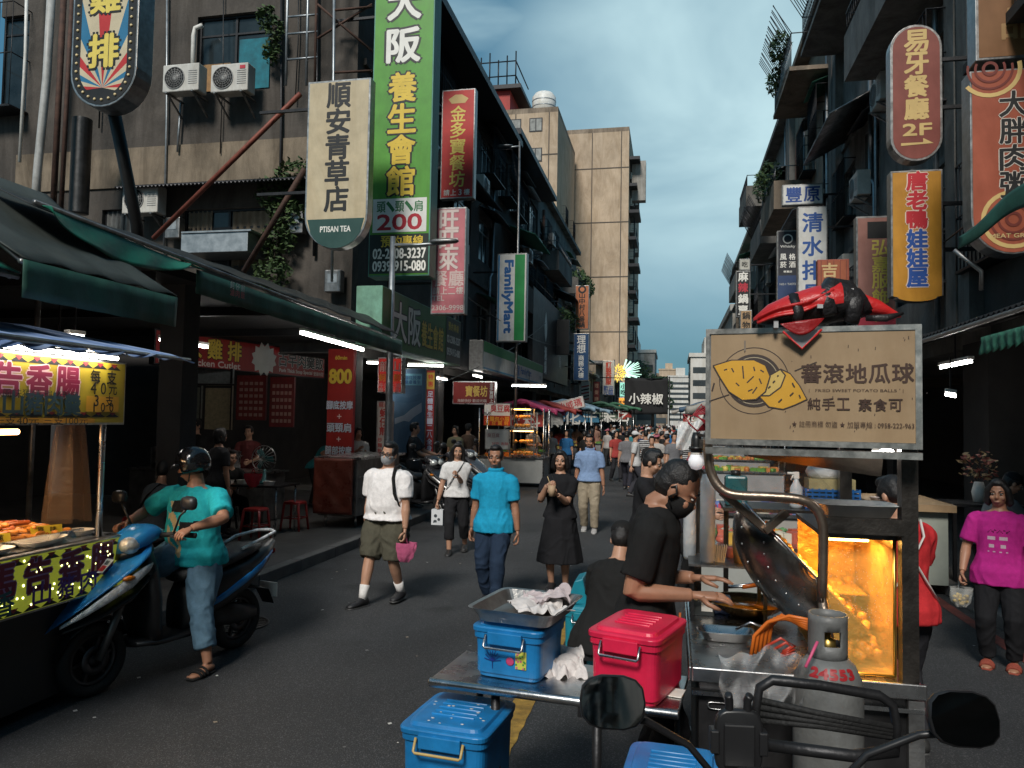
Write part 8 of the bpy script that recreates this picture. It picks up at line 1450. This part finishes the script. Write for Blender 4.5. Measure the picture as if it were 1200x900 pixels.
# scooter we look over -------------------------------------------------------
fs = scooter('dark scooter seen from its rider seat at the bottom edge, mirrors up', (.255, 1.47, 0), R(187), mat('scooter_dark_0', (.02, .02, .022), .25), tilt=R(16.6)); fs.scale = (.92, 1.05, 1.05)
invm = (Matrix.Translation(fs.location) @ Matrix.Rotation(R(187), 4, 'Z') @ Matrix.Diagonal((.92, 1.05, 1.05, 1))).inverted()
def fl(px, py, d): return invm @ P(px, py, d)
m = MB(); pts = [fl(886, 878, 1.9), fl(886, 830, 1.9), fl(890, 806, 1.9), fl(905, 797, 1.9), fl(960, 803, 1.91), fl(1030, 815, 1.93), fl(1046, 826, 1.93), fl(1051, 850, 1.93), fl(1048, 885, 1.93)]; m.tube(pts, .0115, 10); m.build('luggage_loop', DKMETAL, fs)
m = MB()
for k in range(4): m.tube([fl(888, 820 + 8 * k, 1.9), fl(960, 836 + 5 * k, 1.9), fl(1045, 852 + 4 * k, 1.93)], .007, 7)
m.build('loop_cables', RUBBER, fs)
m = MB(); m.tube([fl(892, 872, 1.88), fl(1000, 886, 1.9), fl(1050, 880, 1.93)], .014, 8); m.build('stem', DKMETAL, fs)
h0 = fl(865, 868, 1.84); m = MB(); m.rings([[h0 + Vector((p * w_, y_, q_ * hh)) for p, q_ in superring(1, 1, 20, 4)] for y_, w_, hh in ((-.02, .052, .062), (.0, .06, .07), (.012, .056, .066))]); m.box(h0 + Vector((0, .012, -.005)), (.075, .012, .09)); 
for s in (-1, 1): m.box(h0 + Vector((s * .058, 0, .0)), (.022, .035, .05)); m.tube([h0 + Vector((s * .022, 0, .06)), h0 + Vector((s * .022, .0, .085)), h0 + Vector((s * .026, .008, .1))], .011, 8)
m.tube([h0 + Vector((0, -.02, 0)), h0 + Vector((0, -.05, -.06)), h0 + Vector((0, -.03, -.12))], .014, 8); m.build('phone_holder', PLASTIC, fs, bevel=.004)
# ================================================================ more of the wear and clutter the street shows
rn = random.Random(77)
for i in range(6):                               # conduits and hanging cables on the side wall
    px = (120, 196, 262, 330, 350, 372)[i]; a = P(px, -30, 14.42); b = P(px - 4, (150, 300, 180, 330, 120, 300)[i], 14.42)
    run('wall_cable', ('black cable down the wall behind the striped sign', 'thin grey conduit between the lower air conditioner and the curtained window', 'black cable hanging under the pair of air conditioners', 'dark conduit beside the creeper', 'thin cable left of the scaffold', 'long dark conduit right of the scaffold ladder')[i], 'cable', [a, a.lerp(b, .5) + Vector((.03, 0, 0)), b], (.018, .025, .012, .03, .014, .035)[i], (BLACK, GALV, BLACK, DKMETAL, BLACK, DKMETAL)[i], 6)
for i, (px, py, lab) in enumerate(((348, 262, 'grey meter box on the wall beside the creeper'), (205, 268, 'small pale junction box near the curtained window'), (392, 330, 'dented drum shaped box under the cream sign'))):
    q = P(px, py, 14.3); T = thing('meter_box', lab, 'meter box', (q.x, q.y, q.z)); MB().box((0, 0, 0), (.35, .2, .45)).build('case', OLDSTEEL, T, bevel=.02); MB().box((0, -.105, .05), (.2, .01, .18)).build('cover', GALV, T)
for i in range(12):                              # conduits on the street facades
    s = 1 if i % 2 else -1; y = 16 + i * 2.6 + rn.uniform(-.5, .5); x = (4.42 if s > 0 else -6.32); z1 = rn.uniform(9, 13)
    run('facade_conduit', ('dark conduit behind the green vertical sign on the first left facade', 'grey conduit between the rust red and dull pink signs on the right', 'rusty conduit behind the pink vertical sign', 'dark conduit over the white brush character sign', 'grey conduit beside the convenience sign on the left', 'rusty conduit behind the navy liquor sign', 'dark conduit left of the black shop front', 'grey conduit on the weathered right block with the green awning', 'rusty conduit over the black shop front', 'dark conduit above the black hot pot sign on the right', 'grey conduit under the planted left balcony', 'rusty conduit near the end of the right row')[i], 'pipe', [(x, y, 3.7), (x, y + .05, z1 * .6), (x, y + .4, z1 * .62), (x, y + .4, z1)], .03 + .02 * (i % 3), (DKMETAL, GALV, RUST)[i % 3], 6)
for i, (y, z, s, lab) in enumerate(((17, 8.6, 1, 'air conditioner high on the right behind the rust red sign'), (20.6, 5.6, 1, 'air conditioner low on the right behind the dull pink sign'), (27, 5.4, 1, 'air conditioner behind the white horizontal sign'), (33, 5.2, 1, 'air conditioner behind the navy liquor sign'), (39, 11, 1, 'air conditioner near the roof of the weathered right block'), (47, 8, 1, 'air conditioner on the far pale block'), (18.5, 8.4, -1, 'air conditioner behind the red restaurant sign'), (24, 9.2, -1, 'air conditioner high under the first dark eave'), (29, 5.8, -1, 'air conditioner right of the convenience sign'), (34.5, 9.6, -1, 'air conditioner under the second dark eave'), (38.5, 10.8, -1, 'air conditioner high on the grey planted block'))):
    dup(AC, (4.25 if s > 0 else -6.12, y, z), R(-90) if s > 0 else R(90), lab)
# dim furniture of the left shop: doors, notice boards, red menus
for (nm, lab, x0, y0, x1, y1, d, col, cat) in (('shop_door', 'pale patterned shop door glimpsed in the dark left arcade', 238, 452, 272, 503, 13.4, (.28, .23, .14), 'door'), ('shop_door', 'greenish shop door left of the patterned one', 210, 452, 236, 490, 13.45, (.14, .15, .12), 'door'), ('notice_board', 'grey painted board over the two dim shop doors', 210, 432, 273, 449, 13.4, (.2, .22, .22), 'board'), ('menu_board', 'dark red menu board on the back wall of the left shop', 276, 440, 312, 492, 13.2, (.12, .015, .014), 'menu board'), ('menu_board', 'second dark red menu board right of the first', 315, 442, 345, 500, 13.1, (.11, .012, .012), 'menu board')):
    a, b = P(x0, y1, d), P(x1, y0, d); T = thing(nm, lab, cat, ((a.x + b.x) / 2, d, a.z)); w, h = b.x - a.x, b.z - a.z; MB().box((0, .03, h / 2), (w, .05, h)).build('panel', paint(col, 'dim_%02x%02x%02x' % tuple(int(c * 255) for c in col), var=.3, scale=14), T); m = MB()
    if nm == 'menu_board':
        for r_ in range(6):
            for c_ in range(5): m.box(((c_ - 2) * w * .17, .002, h * (.12 + .14 * r_)), (w * .11, .006, h * .07))
        m.build('menu_strips', paint((.26, .17, .14)), T)
    else:
        for s in (-1, 1): m.box((s * w * .48, -.002, h / 2), (w * .04, .012, h))
        m.box((0, -.003, h * .97), (w * .92, .01, h * .05)); m.build('frame', DKMETAL, T)
tube_lamp('added tube lamp hidden under the scalloped canopy to brighten the yellow board', (-3.82, 2.7, 2.325), (-3.82, 4.7, 2.325), .013); tube_lamp('added tube lamp over the folding table to fill the dark left shop', (-6.9, 9.3, 2.95), (-6.9, 10.4, 2.95), .016); tube_lamp('added tube lamp over the tan counter to fill the dark right arcade', (3.6, 10.4, 2.75), (3.6, 11.5, 2.75), .016)  # three added lamps that brighten the board and the dark shop interiors
kc = thing('kitchen_counter', 'steel kitchen counter with pots before the red menus in the left shop', 'counter', (-8.0, 12.2, .13)); MB().box((0, 0, .42), (2.6, .7, .8)).build('body', OLDSTEEL, kc, bevel=.01); MB().box((0, 0, .835), (2.7, .78, .03)).build('top', STEEL, kc)
for i, (x, r_, h_, lab) in enumerate(((-8.9, .2, .34, 'tall steel stock pot at the left end of the kitchen counter'), (-8.3, .16, .22, 'low steel pot on the kitchen counter'), (-7.6, .2, .3, 'wide steel stock pot under the right red menu'))):
    T = thing('stock_pot', lab, 'pot', (x, 12.2, .981)); MB().lathe([(r_ * .95, 0), (r_, .02), (r_, h_), (r_ * 1.05, h_ + .01), (r_ * .9, h_ + .02), (.03, h_ + .05), (.02, h_ + .08)], 24).build('pot', STEEL, T); MB().tube([(r_, -.04, h_ * .8), (r_ + .05, -.03, h_ * .82), (r_ + .05, .03, h_ * .82), (r_, .04, h_ * .8)], .008, 6).build('handle', STEEL, T)
for (lab, px, d, rz, k) in (('cook in dark red top behind the steel kitchen counter', 292, 12.9, 10, dict(top=(.12, .03, .03), hair='bun', lh=(.1, -.2, .6), rh=(-.1, -.2, .6))), ('customer in dark grey hood standing left of the folding table', 258, 10.2, 150, dict(top=(.04, .04, .045), pants=(.02, .02, .025), hair='bob'))):
    q = P(px, 500, d); person(lab, (q.x, q.y, .13), R(rz), 1.62, vox=.014, sleeve=.66, **k)
# litter and grit
lt = MB()
for i in range(110):
    x, y = rn.uniform(-4.5, 3.0), 3 + 16 * rn.random() ** 1.3; s = rn.uniform(.006, .022); lt.add([(x + s * math.cos(a + rn.uniform(-.3, .3)), y + s * math.sin(a), .0075 + rn.uniform(0, .004)) for a in (0, 1.6, 3.1, 4.7)], [(0, 1, 2, 3)], i % 3)
lt.build('litter', [paint((.5, .5, .47)), paint((.25, .2, .14)), paint((.1, .1, .1))], fix=False, kind='stuff')
carrier('small red shopping bag standing on the folding table', (-6.1, 10.45, 1.12), (.4, .03, .05), .13, .2, .85)
fl_ = MB()
for i in range(26): a, b = rn.uniform(-.15, .15), rn.uniform(-.17, .17); s = rn.uniform(.002, .007); fl_.ell((a, b, 0), (s * 1.6, s, .001), 6)
q = P(537, 840, 3.25); o = fl_.build('flour_spots', paint((.6, .58, .55)), None, loc=(q.x, 3.28, P(537, 846, 3.25).z + .0435), kind='stuff'); dress(o, 'white flour spots on the lid of the blue bin at the left end of the table', 'flour')
# repeats of one kind that have no group yet share one
kinds = {}
for o in COL.objects:
    if o.parent is None and 'category' in o and 'group' not in o and o['category'] not in ('person', 'building'): kinds.setdefault((o.name.split('.')[0], o['category']), []).append(o)
for (nm, ct_), os_ in kinds.items():
    if len(os_) > 1:
        for o in os_: o['group'] = nm.replace('_', ' ') + ' repeats along the market street'
for o in COL.objects:
    if o.name.startswith('air_conditioner') and o.parent is None and o.location.y > 14.6: o['group'] = 'air conditioners on the street facades'
bpy.data.scenes.remove(TMP)
